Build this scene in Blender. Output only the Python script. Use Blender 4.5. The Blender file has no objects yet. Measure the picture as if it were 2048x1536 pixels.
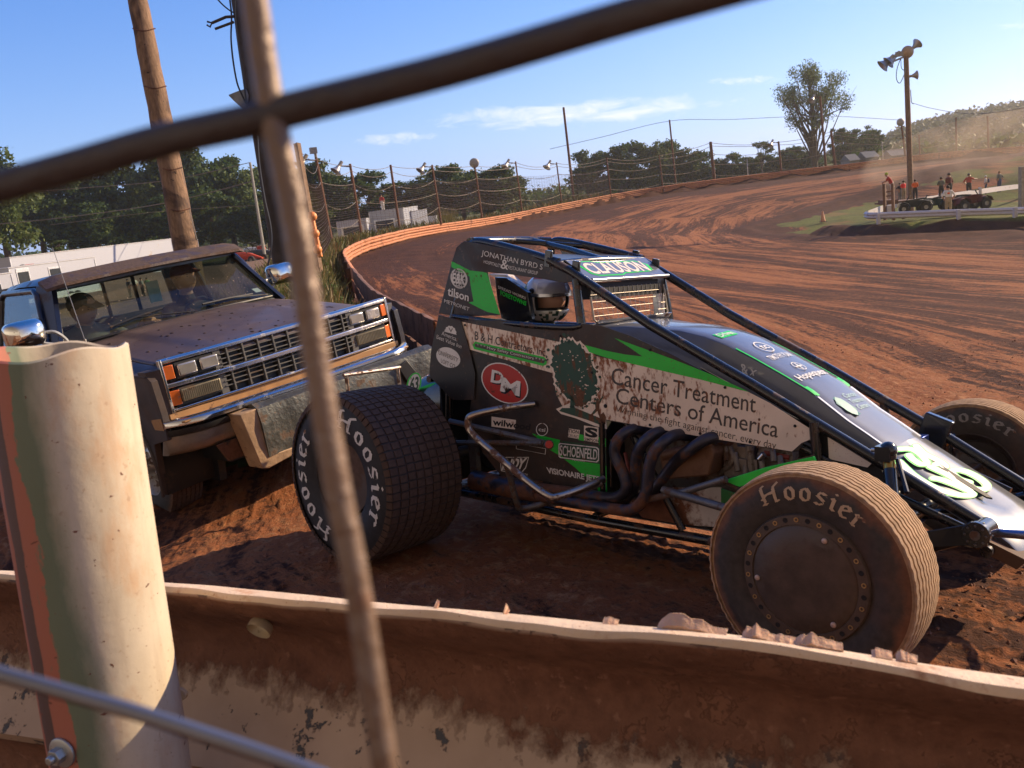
import bpy, bmesh, math, random
import numpy as np
from mathutils import Vector, Matrix, noise as mnoise
R=math.radians; PI=math.pi
random.seed(7); rng=np.random.default_rng(7)
scn=bpy.context.scene; COL=scn.collection
# ------------------------------------------------------------------ camera
FPX=1741.0; VPX,VPY=1005.6,8268.0; EYE=1.606
_L=math.hypot(VPX,VPY); PITCH=math.atan(FPX/_L); _s,_c=VPX/_L,VPY/_L
_R0=Vector((1,0,0)); _U0=Vector((0,math.sin(PITCH),math.cos(PITCH))); FW=Vector((0,math.cos(PITCH),-math.sin(PITCH)))
CR=_c*_R0-_s*_U0; CU=_s*_R0+_c*_U0; CO=Vector((0,0,EYE))
cd=bpy.data.cameras.new('camera'); cam=bpy.data.objects.new('camera',cd); COL.objects.link(cam)
cd.sensor_width=36; cd.lens=FPX/2048*36; cd.clip_start=0.02; cd.clip_end=6000
cam.matrix_world=Matrix(((CR.x,CU.x,-FW.x,CO.x),(CR.y,CU.y,-FW.y,CO.y),(CR.z,CU.z,-FW.z,CO.z),(0,0,0,1)))
cd.dof.use_dof=True; cd.dof.focus_distance=4.2; cd.dof.aperture_fstop=13.0
scn.camera=cam
# ------------------------------------------------------------------ light
SUN_EL=R(25); SUN_AZ=math.atan2(.915,.40)          # clockwise from +Y
SD=Vector((math.sin(SUN_AZ)*math.cos(SUN_EL),math.cos(SUN_AZ)*math.cos(SUN_EL),math.sin(SUN_EL)))
w=bpy.data.worlds.new('World'); scn.world=w; w.use_nodes=True
def ray(px,py): return CR*((px-1024)/FPX)-CU*((py-768)/FPX)+FW
def build_world():
    nt=w.node_tree; nt.nodes.clear(); L=nt.links.new
    def nd(t,**k):
        n=nt.nodes.new(t)
        for a,b in k.items(): setattr(n,a,b)
        return n
    out=nd('ShaderNodeOutputWorld'); bg=nd('ShaderNodeBackground'); sky=nd('ShaderNodeTexSky',sky_type='NISHITA')
    sky.sun_disc=False; sky.sun_elevation=SUN_EL; sky.sun_rotation=SUN_AZ; sky.altitude=50; sky.air_density=1.0; sky.dust_density=.25; sky.ozone_density=2.6
    tc=nd('ShaderNodeTexCoord'); bg.inputs[1].default_value=SKY_STR
    def math_(op,a,b=None,c=None):
        m=nd('ShaderNodeMath',operation=op)
        for i,v in enumerate((a,b,c)):
            if v is None: continue
            if isinstance(v,(int,float)): m.inputs[i].default_value=v
            else: L(v,m.inputs[i])
        return m.outputs[0]
    def dot(v):
        m=nd('ShaderNodeVectorMath',operation='DOT_PRODUCT'); L(tc.outputs['Generated'],m.inputs[0]); m.inputs[1].default_value=v; return m.outputs['Value']
    tot=None
    # thin cirrus streaks, fixed in the sky by direction
    for (x0,y0,x1,y1,b,st,sc) in ((870,246,1500,200,26,1.0,1.0),(890,236,1240,232,20,.8,1.3),(705,285,880,268,13,.75,1.6),(1400,166,1570,158,9,.6,1.5),(1980,55,2120,45,7,.35,1.5),(1060,390,1180,376,8,.3,1.5),(600,360,760,340,30,.16,1.2)):
        a=ray(x0,y0).normalized(); e=ray(x1,y1).normalized(); c=((a+e)/2).normalized(); t=(e-a); hl=t.length/2; t.normalize(); n=c.cross(t).normalized()
        hb=b/FPX
        u=math_('DIVIDE',dot(t),hl); u=math_('SUBTRACT',u,c.dot(t)/hl); v=math_('DIVIDE',dot(n),hb)
        cb=nd('ShaderNodeCombineXYZ'); L(math_('MULTIPLY',u,1.6*sc*hl/hb*.16),cb.inputs[0]); L(math_('MULTIPLY',v,.9),cb.inputs[1]); cb.inputs[2].default_value=x0*.013
        nz=nd('ShaderNodeTexNoise'); nz.inputs['Scale'].default_value=1.3; nz.inputs['Detail'].default_value=7; nz.inputs['Roughness'].default_value=.62; nz.inputs['Distortion'].default_value=.5
        L(cb.outputs[0],nz.inputs['Vector'])
        rr=math_('ADD',math_('MULTIPLY',u,u),math_('MULTIPLY',v,v))
        m=math_('SUBTRACT',1.0,rr)
        m=math_('ADD',m,math_('MULTIPLY',math_('SUBTRACT',nz.outputs[0],.56),3.4))
        m=math_('MULTIPLY',m,.62); m=math_('MAXIMUM',m,0.0); m=math_('MINIMUM',m,1.0); 
        f=math_('LESS_THAN',-0.0,dot(c)); m=math_('MULTIPLY',math_('MULTIPLY',m,st),f)
        # keep the streak within its own neighbourhood
        g=math_('SUBTRACT',2.2,rr); g=math_('MAXIMUM',math_('MINIMUM',g,1.0),0.0); m=math_('MULTIPLY',m,g)
        tot=m if tot is None else math_('MAXIMUM',tot,m)
    mx=nd('ShaderNodeMix',data_type='RGBA'); L(math_('MULTIPLY',tot,.8),mx.inputs['Factor'])
    hs=nd('ShaderNodeHueSaturation'); hs.inputs['Saturation'].default_value=SKY_SAT; L(sky.outputs[0],hs.inputs['Color'])
    # thin warm-season haze: the lowest sky is pale blue-white rather than yellow
    sp=nd('ShaderNodeSeparateXYZ'); L(tc.outputs['Generated'],sp.inputs[0]); bw=nd('ShaderNodeRGBToBW'); L(sky.outputs[0],bw.inputs[0])
    fz=math_('POWER',2.718,math_('MULTIPLY',math_('MAXIMUM',sp.outputs[2],0.0),-4.2)); vm=nd('ShaderNodeVectorMath',operation='SCALE'); vm.inputs[0].default_value=(.80,1.0,1.22); L(bw.outputs[0],vm.inputs['Scale'])
    m2=nd('ShaderNodeMix',data_type='RGBA'); L(math_('MULTIPLY',fz,.85),m2.inputs['Factor']); L(hs.outputs[0],m2.inputs['A']); L(vm.outputs[0],m2.inputs['B'])
    m3=nd('ShaderNodeMix',data_type='RGBA',blend_type='MULTIPLY'); m3.inputs['Factor'].default_value=1; L(m2.outputs['Result'],m3.inputs['A']); m3.inputs['B'].default_value=(.80,.93,1.33,1)
    # warm tint added to the unseen sky behind the camera, warming the fill in shade
    dy=nd('ShaderNodeVectorMath',operation='DOT_PRODUCT'); L(tc.outputs['Generated'],dy.inputs[0]); dy.inputs[1].default_value=(-.35,-.93,.05)
    bk=nd('ShaderNodeMapRange',interpolation_type='SMOOTHSTEP'); L(dy.outputs['Value'],bk.inputs[0]); bk.inputs[1].default_value=-.15; bk.inputs[2].default_value=.65; bk.inputs[4].default_value=.92
    v4=nd('ShaderNodeVectorMath',operation='SCALE'); v4.inputs[0].default_value=(1.30,1.02,.72); L(bw.outputs[0],v4.inputs['Scale']); m4=nd('ShaderNodeMix',data_type='RGBA'); L(bk.outputs[0],m4.inputs['Factor']); L(m3.outputs['Result'],m4.inputs['A']); L(v4.outputs[0],m4.inputs['B'])
    v5=nd('ShaderNodeVectorMath',operation='SCALE'); L(m4.outputs['Result'],v5.inputs[0]); L(math_('DIVIDE',1.28,math_('ADD',1.0,math_('MULTIPLY',bw.outputs[0],.075))),v5.inputs['Scale'])
    L(v5.outputs[0],mx.inputs['A']); mx.inputs['B'].default_value=(CLOUD,CLOUD*.97,CLOUD*.96,1)
    L(mx.outputs['Result'],bg.inputs[0]); L(bg.outputs[0],out.inputs[0])
SKY_STR=.098; SKY_SAT=1.33; CLOUD=8.5
build_world()
sl=bpy.data.lights.new('sun','SUN'); sl.energy=4.9; sl.angle=R(.55); sl.color=(1,.76,.48)
so=bpy.data.objects.new('sun',sl); COL.objects.link(so); so.rotation_euler=SD.to_track_quat('Z','Y').to_euler()
scn.view_settings.view_transform='Standard'; scn.view_settings.look='None'; scn.view_settings.exposure=0.72; scn.view_settings.gamma=1
scn.cycles.max_bounces=6; scn.cycles.transparent_max_bounces=12; scn.cycles.use_denoising=True
# ------------------------------------------------------------------ helpers
def at(px,py,d): return CO+ray(px,py)*d                 # d = depth along the optical axis
class Fr:                                               # a local frame: origin + rotation
    def __init__(s,o,A): s.o=Vector(o); s.A=A; s.Ai=A.transposed()
    def W(s,p): return s.A@Vector(p)+s.o
    def _r(s,px,py): return s.Ai@(CO-s.o), s.Ai@ray(px,py)
    def S(s,px,py,a,b=0.0):
        o,d=s._r(px,py); t=(a+b*o.x-o.y)/(d.y-b*d.x); return o+d*t
    def ax(s,px,py,k,v):
        o,d=s._r(px,py); t=(v-o[k])/d[k]; return o+d*t
    def mw(s): return Matrix.Translation(s.o)@s.A.to_4x4()
def rotm(yaw,pit,rol): return Matrix.Rotation(yaw,3,'Z')@Matrix.Rotation(-pit,3,'Y')@Matrix.Rotation(rol,3,'X')
_A=rotm(-.778,.022,-.106); CAR=Fr(Vector((-.185,4.601,0))+_A@Vector((0,0,-.081)),_A)
_A=rotm(-.77,.042,.055); TRK=Fr(Vector((-1.926,6.167,-.156))+_A@Vector((0,.08,0)),_A)
def catmull(P,n=6):
    P=[Vector(p) for p in P]; Q=[P[0]*2-P[1]]+P+[P[-1]*2-P[-2]]; o=[]
    for i in range(1,len(Q)-2):
        a,b,c,d=Q[i-1:i+3]
        for k in range(n):
            t=k/n; o.append(.5*((2*b)+(c-a)*t+(2*a-5*b+4*c-d)*t*t+(3*b-a-3*c+d)*t**3))
    o.append(P[-1]); return o
class MB:
    def __init__(s): s.v=[]; s.f=[]; s.m=[]; s.mi=0
    def add(s,V,F):
        k=len(s.v); s.v+= [tuple(x) for x in V]; s.f+= [tuple(i+k for i in f) for f in F]; s.m+=[s.mi]*len(F); return s
    def mat(s,i): s.mi=i; return s
    def box(s,c,d,rot=None,tap=(1,1)):
        V=[]
        for z in (-1,1):
            for y in (-1,1):
                for x in (-1,1):
                    k=tap if z>0 else (1,1)
                    p=Vector((x*d[0]/2*k[0],y*d[1]/2*k[1],z*d[2]/2))
                    if rot is not None: p=rot@p
                    V.append(p+Vector(c))
        return s.add(V,[(0,2,3,1),(4,5,7,6),(0,1,5,4),(2,6,7,3),(0,4,6,2),(1,3,7,5)])
    def tube(s,P,r,n=10,sm=0,cap=True):
        if sm: P=catmull(P,sm)
        P=[Vector(p) for p in P]; m=len(P); rs=r if isinstance(r,(list,tuple)) else [r]*m
        if len(rs)!=m: rs=[rs[0]+(rs[-1]-rs[0])*i/(m-1) for i in range(m)]
        V=[];u=None
        for i,p in enumerate(P):
            t=(P[min(i+1,m-1)]-P[max(i-1,0)]).normalized()
            if u is None:
                u=t.cross(Vector((0,0,1)));
                if u.length<.1: u=t.cross(Vector((1,0,0)))
            u=(u-t*u.dot(t)).normalized(); w_=t.cross(u)
            for k in range(n):
                a=2*PI*k/n; V.append(p+(u*math.cos(a)+w_*math.sin(a))*rs[i])
        F=[(i*n+k,i*n+(k+1)%n,(i+1)*n+(k+1)%n,(i+1)*n+k) for i in range(m-1) for k in range(n)]
        if cap: F+=[tuple(range(n-1,-1,-1)),tuple((m-1)*n+k for k in range(n))]
        return s.add(V,F)
    def loft(s,rings,close=True,cap=True):
        n=len(rings[0]); V=[p for r_ in rings for p in r_]; F=[]
        for i in range(len(rings)-1):
            for k in range(n if close else n-1):
                F.append((i*n+k,i*n+(k+1)%n,(i+1)*n+(k+1)%n,(i+1)*n+k))
        if cap and close: F+=[tuple(range(n-1,-1,-1)),tuple((len(rings)-1)*n+k for k in range(n))]
        return s.add(V,F)
    def slab(s,P,off):                                 # polygon P thickened by the vector off
        n=len(P); off=Vector(off); P=[Vector(p) for p in P]
        return s.add(P+[p+off for p in P],[tuple(range(n)),tuple(range(2*n-1,n-1,-1))]+[((k+1)%n,k,n+k,n+(k+1)%n) for k in range(n)])
    def lathe(s,prof,c=(0,0,0),ax='y',n=48,wob=None,closed=False):   # prof: (axial, radius)
        V=[]
        for i in range(n):
            a=2*PI*i/n
            for j,(h,r_) in enumerate(prof):
                if wob: h,r_=wob(i,j,h,r_,a)
                q=(r_*math.sin(a),h,r_*math.cos(a)) if ax=='y' else ((r_*math.cos(a),r_*math.sin(a),h) if ax=='z' else (h,r_*math.cos(a),r_*math.sin(a)))
                V.append(Vector(q)+Vector(c))
        m=len(prof); mm=m if closed else m-1
        return s.add(V,[(i*m+j,i*m+(j+1)%m,((i+1)%n)*m+(j+1)%m,((i+1)%n)*m+j) for i in range(n) for j in range(mm)])
    def sph(s,c,r,n=12,m=8,f=None):
        r=r if isinstance(r,(tuple,list)) else (r,r,r); V=[];c=Vector(c)
        for j in range(m+1):
            th=PI*j/m
            for i in range(n):
                a=2*PI*i/n; p=Vector((math.sin(th)*math.cos(a),math.sin(th)*math.sin(a),math.cos(th)))
                if f: p=f(p)
                V.append(c+Vector((p.x*r[0],p.y*r[1],p.z*r[2])))
        return s.add(V,[(j*n+i,(j+1)*n+i,(j+1)*n+(i+1)%n,j*n+(i+1)%n) for j in range(m) for i in range(n)])
def obj(name,mb,mats,parent=None,smooth=True,bevel=0,fix=True,ang=40):
    me=bpy.data.meshes.new(name); me.from_pydata(mb.v,[],mb.f)
    mats=mats if isinstance(mats,(list,tuple)) else [mats]
    for m in mats: me.materials.append(m)
    if len(mats)>1: me.polygons.foreach_set('material_index',mb.m)
    if fix:
        b=bmesh.new(); b.from_mesh(me); bmesh.ops.recalc_face_normals(b,faces=b.faces); b.to_mesh(me); b.free()
    if smooth:
        me.polygons.foreach_set('use_smooth',[True]*len(me.polygons)); me.set_sharp_from_angle(angle=R(ang))
    me.update(); o=bpy.data.objects.new(name,me); COL.objects.link(o)
    if parent: o.parent=parent
    if bevel:
        b=o.modifiers.new('b','BEVEL'); b.width=bevel; b.segments=2; b.limit_method='ANGLE'; b.angle_limit=R(35)
    return o
def tag(o,label=None,cat=None,group=None,kind=None):
    if label: o['label']=label
    if cat: o['category']=cat
    if group: o['group']=group
    if kind: o['kind']=kind
    return o
def thing(name,loc,label,cat,group=None,mw=None,rz=0):
    o=bpy.data.objects.new(name,None); COL.objects.link(o); o.empty_display_size=.2
    if mw is not None: o.matrix_world=mw
    else: o.location=loc; o.rotation_euler=(0,0,rz)
    return tag(o,label,cat,group)
def copytree(o,parent=None):
    c=o.copy(); COL.objects.link(c); c.parent=parent
    for ch in list(o.children): copytree(ch,c)
    return c
# ------------------------------------------------------------------ materials
def nodes(name):
    m=bpy.data.materials.new(name); m.use_nodes=True; nt=m.node_tree; b=nt.nodes['Principled BSDF']; return m,nt,b
class G:                                              # tiny node-graph helper
    def __init__(s,nt): s.nt=nt; s._c={}
    def n(s,t,**k):
        n=s.nt.nodes.new(t)
        for a,b in k.items(): setattr(n,a,b)
        return n
    def L(s,a,b): s.nt.links.new(a,b)
    def co(s,kind='Object',scale=(1,1,1),rot=(0,0,0)):
        if 'tc' not in s._c: s._c['tc']=s.n('ShaderNodeTexCoord')
        mp=s.n('ShaderNodeMapping'); s.L(s._c['tc'].outputs[kind],mp.inputs[0]); mp.inputs['Scale'].default_value=scale; mp.inputs['Rotation'].default_value=rot
        return mp.outputs[0]
    def noise(s,vec,sc,det=5,ro=.55,dis=0):
        n=s.n('ShaderNodeTexNoise'); s.L(vec,n.inputs['Vector']); n.inputs['Scale'].default_value=sc; n.inputs['Detail'].default_value=det; n.inputs['Roughness'].default_value=ro; n.inputs['Distortion'].default_value=dis
        return n.outputs[0]
    def ramp(s,v,a,b,lo=0,hi=1):
        n=s.n('ShaderNodeMapRange'); s.L(v,n.inputs[0]); n.inputs[1].default_value=a; n.inputs[2].default_value=b; n.inputs[3].default_value=lo; n.inputs[4].default_value=hi; return n.outputs[0]
    def math(s,op,a,b=None,c=None):
        m=s.n('ShaderNodeMath',operation=op)
        for i,v in enumerate((a,b,c)):
            if v is None: continue
            if isinstance(v,(int,float)): m.inputs[i].default_value=v
            else: s.L(v,m.inputs[i])
        return m.outputs[0]
    def mix(s,f,a,b):
        m=s.n('ShaderNodeMix',data_type='RGBA')
        for k,v in (('Factor',f),('A',a),('B',b)):
            if isinstance(v,(int,float)): m.inputs[k].default_value=v
            elif isinstance(v,tuple): m.inputs[k].default_value=v+(1,)
            else: s.L(v,m.inputs[k])
        return m.outputs['Result']
    def attr(s,name): 
        a=s.n('ShaderNodeAttribute'); a.attribute_name=name; return a
    def bump(s,h,st,d=.01,nrm=None):
        b=s.n('ShaderNodeBump'); b.inputs['Strength'].default_value=st; b.inputs['Distance'].default_value=d; s.L(h,b.inputs['Height'])
        if nrm: s.L(nrm,b.inputs['Normal'])
        return b.outputs[0]
def setc(g,b,col=None,rough=None,met=None,nrm=None,**k):
    for key,v in (('Base Color',col),('Roughness',rough),('Metallic',met),('Normal',nrm)):
        if v is None: continue
        if isinstance(v,(int,float)): b.inputs[key].default_value=v
        elif isinstance(v,tuple): b.inputs[key].default_value=v+(1,)
        else: g.L(v,b.inputs[key])
    for key,v in k.items(): b.inputs[key].default_value=v
MUD=(.13,.058,.032)
def mat(name,col,rough=.6,met=0,mud=0,msc=6,var=.15,bump=0,bsc=40,mudcol=MUD,streak=None,coat=0,spec=.5,fleck=0,kind='Object',grad=None,soft=.05):
    m,nt,b=nodes(name); g=G(nt); v=g.co(kind)
    c=col
    if var:
        nz=g.noise(v,9,4); dk=tuple(x*(1-var) for x in col); lt=tuple(min(1,x*(1+var)) for x in col); c=g.mix(g.ramp(nz,.3,.7),dk,lt)
    ro=rough; mt=met
    if mud:
        v2=v if streak is None else g.co(kind,scale=streak[0],rot=streak[1])
        n1=g.noise(v2,msc,8,.66); n2=g.noise(v,msc*.22,3)
        k=g.math('ADD',n1,g.math('MULTIPLY',g.math('SUBTRACT',n2,.5),.55)); th=1-mud
        if grad:
            sx=g.n('ShaderNodeSeparateXYZ'); g.L(v,sx.inputs[0]); k=g.math('SUBTRACT',k,g.ramp(sx.outputs[0],grad[0],grad[1],0,grad[2]))
        f=g.ramp(k,.30+.42*th-.02,.30+.42*th+soft)
        mc=g.mix(g.ramp(g.noise(v,msc*5,5),.3,.7),tuple(x*.75 for x in mudcol),tuple(x*1.35 for x in mudcol))
        c=g.mix(f,c,mc); ro=g.mix(f,(rough,)*3,(.93,)*3)
        if met: mt=g.math('MULTIPLY',g.math('SUBTRACT',1.0,f),met)
    if fleck:
        n3=g.noise(v,msc*9,2,.5); f3=g.ramp(n3,.74-.12*fleck,.76-.12*fleck); c=g.mix(f3,c,mudcol)
    nr=None
    if bump: nr=g.bump(g.noise(v,bsc,5,.6),bump,.01)
    setc(g,b,c,ro,mt,nr); b.inputs['Specular IOR Level'].default_value=spec
    if coat: b.inputs['Coat Weight'].default_value=coat; b.inputs['Coat Roughness'].default_value=.08
    return m
# ------------------------------------------------------------------ ground heights
def _w(fr,x,y): p=fr.W((x,y,0)); return (p.x,p.y,p.z)
CTL=[_w(CAR,0,-.8),_w(CAR,0,.8),_w(CAR,2.24,-.75),_w(CAR,2.24,.75),_w(TRK,0,-.8),_w(TRK,0,.8),_w(TRK,-3.34,-.8),_w(TRK,-3.34,.8)]
def _a(px,py,d): p=at(px,py,d); return (p.x,p.y,p.z)
RAILPX=[(870,640,7.6),(800,606,9.4),(742,576,12.5),(712,545,18),(694,520,27),(688,500,38),(715,484,43),(760,470,47),(850,452,58),(1000,431,74),(1140,404,84),(1280,379,90),(1425,359,92),(1560,343,93),(1700,327,93),(1880,305,90),(2060,291,84),(2400,268,70)]
RAILTOP=[Vector(_a(*p)) for p in RAILPX]
for i,p in enumerate(RAILTOP): CTL.append((p.x,p.y,p.z-(.72 if i<9 else .8)))
CTL+=[(-.55,1.2,.02),(.44,.73,.03),(2.5,-.3,.03),(-.3,-1.5,.0),(-3,2.6,-.05),(-8,2,-.3)]
INF=[(1732,474,41),(1900,463,38.6),(2048,460,36),(1560,470,52),(1500,452,60),(1645,443,56),(1800,420,60),(1895,421,56),(2048,408,60)]
CTL+=[_a(*p) for p in INF]
CTL+=[(4,8.5,-.45),(8,7,-.62),(9,15,-1.15),(16,12,-1.35),(14,24,-1.75),(24,24,-2.1),(5,20,-.95),(0,24,-.62),(1,40,-.9),(12,50,-1.7),(45,45,-2.2),(60,70,-2.0),(30,5,-1.6),(60,10,-2.2)]
CTL+=[_a(35,652,41),_a(545,528,90),_a(350,602,52),_a(200,560,66),(-30,20,-1.1),(-60,40,-1.6),(-60,100,-1.9),(-30,120,-1.9),(-8,14,-.75),(-12,25,-1.0),(0,150,-.6),(60,150,1.0),(120,140,2.0),(-100,160,-2),(0,260,-.5),(140,60,0),(250,200,3),(-250,200,-2),(0,600,0),(500,500,4),(-500,500,0),(400,-100,-2),(-400,-100,-2),(0,-300,-1)]
_C=np.array(CTL); _X=_C[:,:2]
def _phi(r2): return np.where(r2>1e-9,.5*r2*np.log(np.maximum(r2,1e-9)),0)
_n=len(_X); _K=_phi(((_X[:,None]-_X[None])**2).sum(-1))+np.eye(_n)*.05; _Pm=np.c_[np.ones(_n),_X]
_Am=np.block([[_K,_Pm],[_Pm.T,np.zeros((3,3))]]); _co=np.linalg.solve(_Am,np.r_[_C[:,2],0,0,0])
BANK=np.array([[p.x,p.y] for p in RAILTOP])
def _seg(pts,Q):                                       # nearest distance, arc length, side to polyline Q
    best=np.full(len(pts),1e9); arc=np.zeros(len(pts)); side=np.zeros(len(pts)); s0=0
    for i in range(len(Q)-1):
        a,b=Q[i],Q[i+1]; ab=b-a; l=np.hypot(*ab); t=((pts-a)@ab)/l**2; tc=np.clip(t,0 if i else -50,1 if i<len(Q)-2 else 50)
        d=np.hypot(*(pts-(a+tc[:,None]*ab)).T); k=d<best; best[k]=d[k]; arc[k]=s0+tc[k]*l
        cr=ab[0]*(pts[:,1]-a[1])-ab[1]*(pts[:,0]-a[0]); side[k]=np.sign(cr)[k]; s0+=l
    return best,arc,side
def gz_arr(P):
    P=np.asarray(P,float); z=np.zeros(len(P))
    for k in range(0,len(P),20000):
        q=P[k:k+20000]; z[k:k+20000]=_phi(((q[:,None]-_X[None])**2).sum(-1))@_co[:_n]+_co[_n]+q@_co[_n+1:]
    d,a,s=_seg(P,BANK)                                  # earth bank behind the outer rail
    bk=np.where(s>0,np.clip((d-.12)/.5,0,1)*np.exp(-np.maximum(d-1.2,0)**2/(2*2.2**2)),0)
    w_=np.clip((a+2.0)/3,0,1)
    h=np.where(a<75,.62,.72)
    return z+bk*w_*h
def gz(x,y): return float(gz_arr([[x,y]])[0])
def onground(px,py,it=40):                              # where the sight line through a pixel meets the ground
    d=ray(px,py); t=1.0; o=CO
    for k in range(4000):
        p=o+d*t
        if p.z<gz(p.x,p.y): break
        t+=max(.05,t*.01)
        if t>300: break
    return p
def vnoise(P,sc,seed=0):
    q=P*sc+seed*17.3; i=np.floor(q).astype(np.int64); f=q-i; f=f*f*(3-2*f)
    def h(a,b): 
        n=(a*374761393+b*668265263+seed*1013)&0x7fffffff; n=((n^(n>>13))*1274126177)&0x7fffffff; return ((n^(n>>16))&0xffff)/65535
    a,b=i[:,0],i[:,1]; return (h(a,b)*(1-f[:,0])+h(a+1,b)*f[:,0])*(1-f[:,1])+(h(a,b+1)*(1-f[:,0])+h(a+1,b+1)*f[:,0])*f[:,1]
TRACKC=np.array([[14,-5],[6,-2],[.5,.9],[-1.6,4.2],[-1.9,7.5]]+[[p.x,p.y] for p in RAILTOP[2:]])
INNER=[_a(2300,545,25),_a(2048,461,35.6),_a(1732,472,40),_a(1640,470,44),_a(1560,462,51),_a(1510,448,57),_a(1580,432,62),_a(1700,414,68),_a(1900,388,78),_a(2200,372,80)]
def inpoly(P,Q):
    c=np.zeros(len(P),bool); j=len(Q)-1
    for i in range(len(Q)):
        xi,yi=Q[i][:2]; xj,yj=Q[j][:2]; k=((yi>P[:,1])!=(yj>P[:,1]))&(P[:,0]<(xj-xi)*(P[:,1]-yi)/(yj-yi+1e-12)+xi); c^=k; j=i
    return c
def build_ground():
    rr=[.25]
    while rr[-1]<11: rr.append(rr[-1]*1.0105+.0012)
    while rr[-1]<130: rr.append(rr[-1]*1.017)
    while rr[-1]<3500: rr.append(rr[-1]*1.12)
    th=np.concatenate([np.linspace(-44,42,640),np.linspace(44,314,70)]); th=np.radians(th)   # clockwise from +Y
    rr=np.array(rr); nr,nt_=len(rr),len(th)
    RR,TT=np.meshgrid(rr,th,indexing='ij'); X=(RR*np.sin(TT)).ravel(); Y=(RR*np.cos(TT)).ravel(); P=np.c_[X,Y]
    z=gz_arr(P); d,s,side=_seg(P,TRACKC); d=np.where(side>0,-d,d)
    infl=inpoly(P,[(a,b) for a,b,_ in INNER]+[(200,60),(200,-20)])
    di,_,_=_seg(P,np.array([[a,b] for a,b,_ in INNER]))
    # small relief near the camera: clods, tyre ridges along the direction of travel
    near=np.clip((13-RR.ravel())/6,0,1)
    st=np.c_[s*.55,d*5.5]; rel=(vnoise(st,1,3)-.5)*.018+(vnoise(P,9,5)-.5)*.009+(vnoise(P,23,6)-.5)*.013+np.maximum(vnoise(P,34,8)-.62,0)*.038+(vnoise(P,47,12)-.5)*.007*(vnoise(P,3,2)>.42)
    tr=np.clip(d*1.5,0,1)
    z=z+rel*near+ (vnoise(np.c_[s*.12,d*1.3],1,11)-.5)*.05*tr*np.clip(RR.ravel()/12,0,1)*(RR.ravel()<130)
    z=z+np.where(infl,0,1)*np.exp(-((di-.9)/.7)**2)*.14*(RR.ravel()>25)*(RR.ravel()<120)    # berm at the inner edge
    nearin=infl&(P[:,1]<47)&(P[:,0]>9); z=z+np.where(nearin,.52*np.clip((di-.1)/.9,0,1)**1.0,0)
    grass=np.zeros(len(P)); pit=np.zeros(len(P))
    nz=(vnoise(P,.5,1)-.5)*2.2+(vnoise(P,1.7,2)-.5)*1.2
    grass=np.where(infl,np.clip((di+nz-1.0)/1.2,0,1)*np.clip((vnoise(P,.22,9)-.30)*4+.45*(P[:,1]<45),0,1),0)
    out=(d<0)|False; bd,ba,bs=_seg(P,BANK)
    outside=(bs>0)&(ba>-1.5)&(P[:,1]>6)&(bd>np.where(ba>30,1.3,.25))
    g2=np.clip((3.6+nz*1.2-bd)/1.2,0,1)
    leftpit=(P[:,0]<-.9)&(P[:,1]>5)&outside&(ba<60)
    grass=np.where(outside,np.where(leftpit,g2,1.0),grass)
    pit=np.where((outside&leftpit)|((P[:,0]<-4)&(P[:,1]>8)&(bs>0)),1-g2,0); pit=np.where((ba<-1.5)&(P[:,0]<-5),1,pit)
    grass=np.where(pit>.5,0,grass); grass=np.maximum(grass,np.where((RR.ravel()>125)&~infl,1,0)*(RR.ravel()>125))
    me=bpy.data.meshes.new('ground'); F=[]
    idx=np.arange(nr*nt_).reshape(nr,nt_); a=idx[:-1,:]; b=np.roll(idx,-1,1)[:-1,:]; c=np.roll(idx,-1,1)[1:,:]; e=idx[1:,:]
    F=np.stack([a,e,c,b],-1).reshape(-1,4); V=np.c_[X,Y,z]
    me.vertices.add(len(V)); me.vertices.foreach_set('co',V.ravel()); me.loops.add(F.size); me.loops.foreach_set('vertex_index',F.ravel().astype(np.int32))
    me.polygons.add(len(F)); me.polygons.foreach_set('loop_start',np.arange(0,F.size,4,dtype=np.int32)); me.polygons.foreach_set('loop_total',np.full(len(F),4,np.int32))
    me.update(calc_edges=True); me.polygons.foreach_set('use_smooth',[True]*len(F))
    ac=me.color_attributes.new('zone','FLOAT_COLOR','POINT'); berm=np.exp(-((di-.4-nz*.3)/1.7)**2)*(RR.ravel()>20)
    ac.data.foreach_set('color',np.c_[grass,pit,berm,np.ones(len(P))].ravel())
    sv=me.attributes.new('sd','FLOAT_VECTOR','POINT'); sv.data.foreach_set('vector',np.c_[s,d,RR.ravel()].ravel())
    m,nt,bs_=nodes('track_earth'); g=G(nt); zc=g.attr('zone'); sp=g.n('ShaderNodeSeparateColor'); g.L(zc.outputs['Color'],sp.inputs[0])
    sd=g.attr('sd').outputs['Vector']; ob=g.co('Object')
    def stm(sx,sy,sz=0):
        mp=g.n('ShaderNodeMapping'); g.L(sd,mp.inputs[0]); mp.inputs['Scale'].default_value=(sx,sy,sz); return mp.outputs[0]
    sx=g.n('ShaderNodeSeparateXYZ'); g.L(sd,sx.inputs[0]); dd=sx.outputs[1]
    s1=g.noise(stm(.10,1.9),1,8,.66,.7); s2=g.noise(stm(.05,.33),1,5,.6,.8); s3=g.noise(stm(.9,7),1,7,.66); fine=g.noise(ob,14,7,.68); mid=g.noise(ob,1.3,5,.6)
    # damp dark clay kept against the outer wall and thrown into loose ridges, dry packed clay in the groove
    cush=g.ramp(dd,9.5,1.5)
    far=g.ramp(sx.outputs[0],30,60); cush=g.math('MULTIPLY',cush,far)
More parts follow.
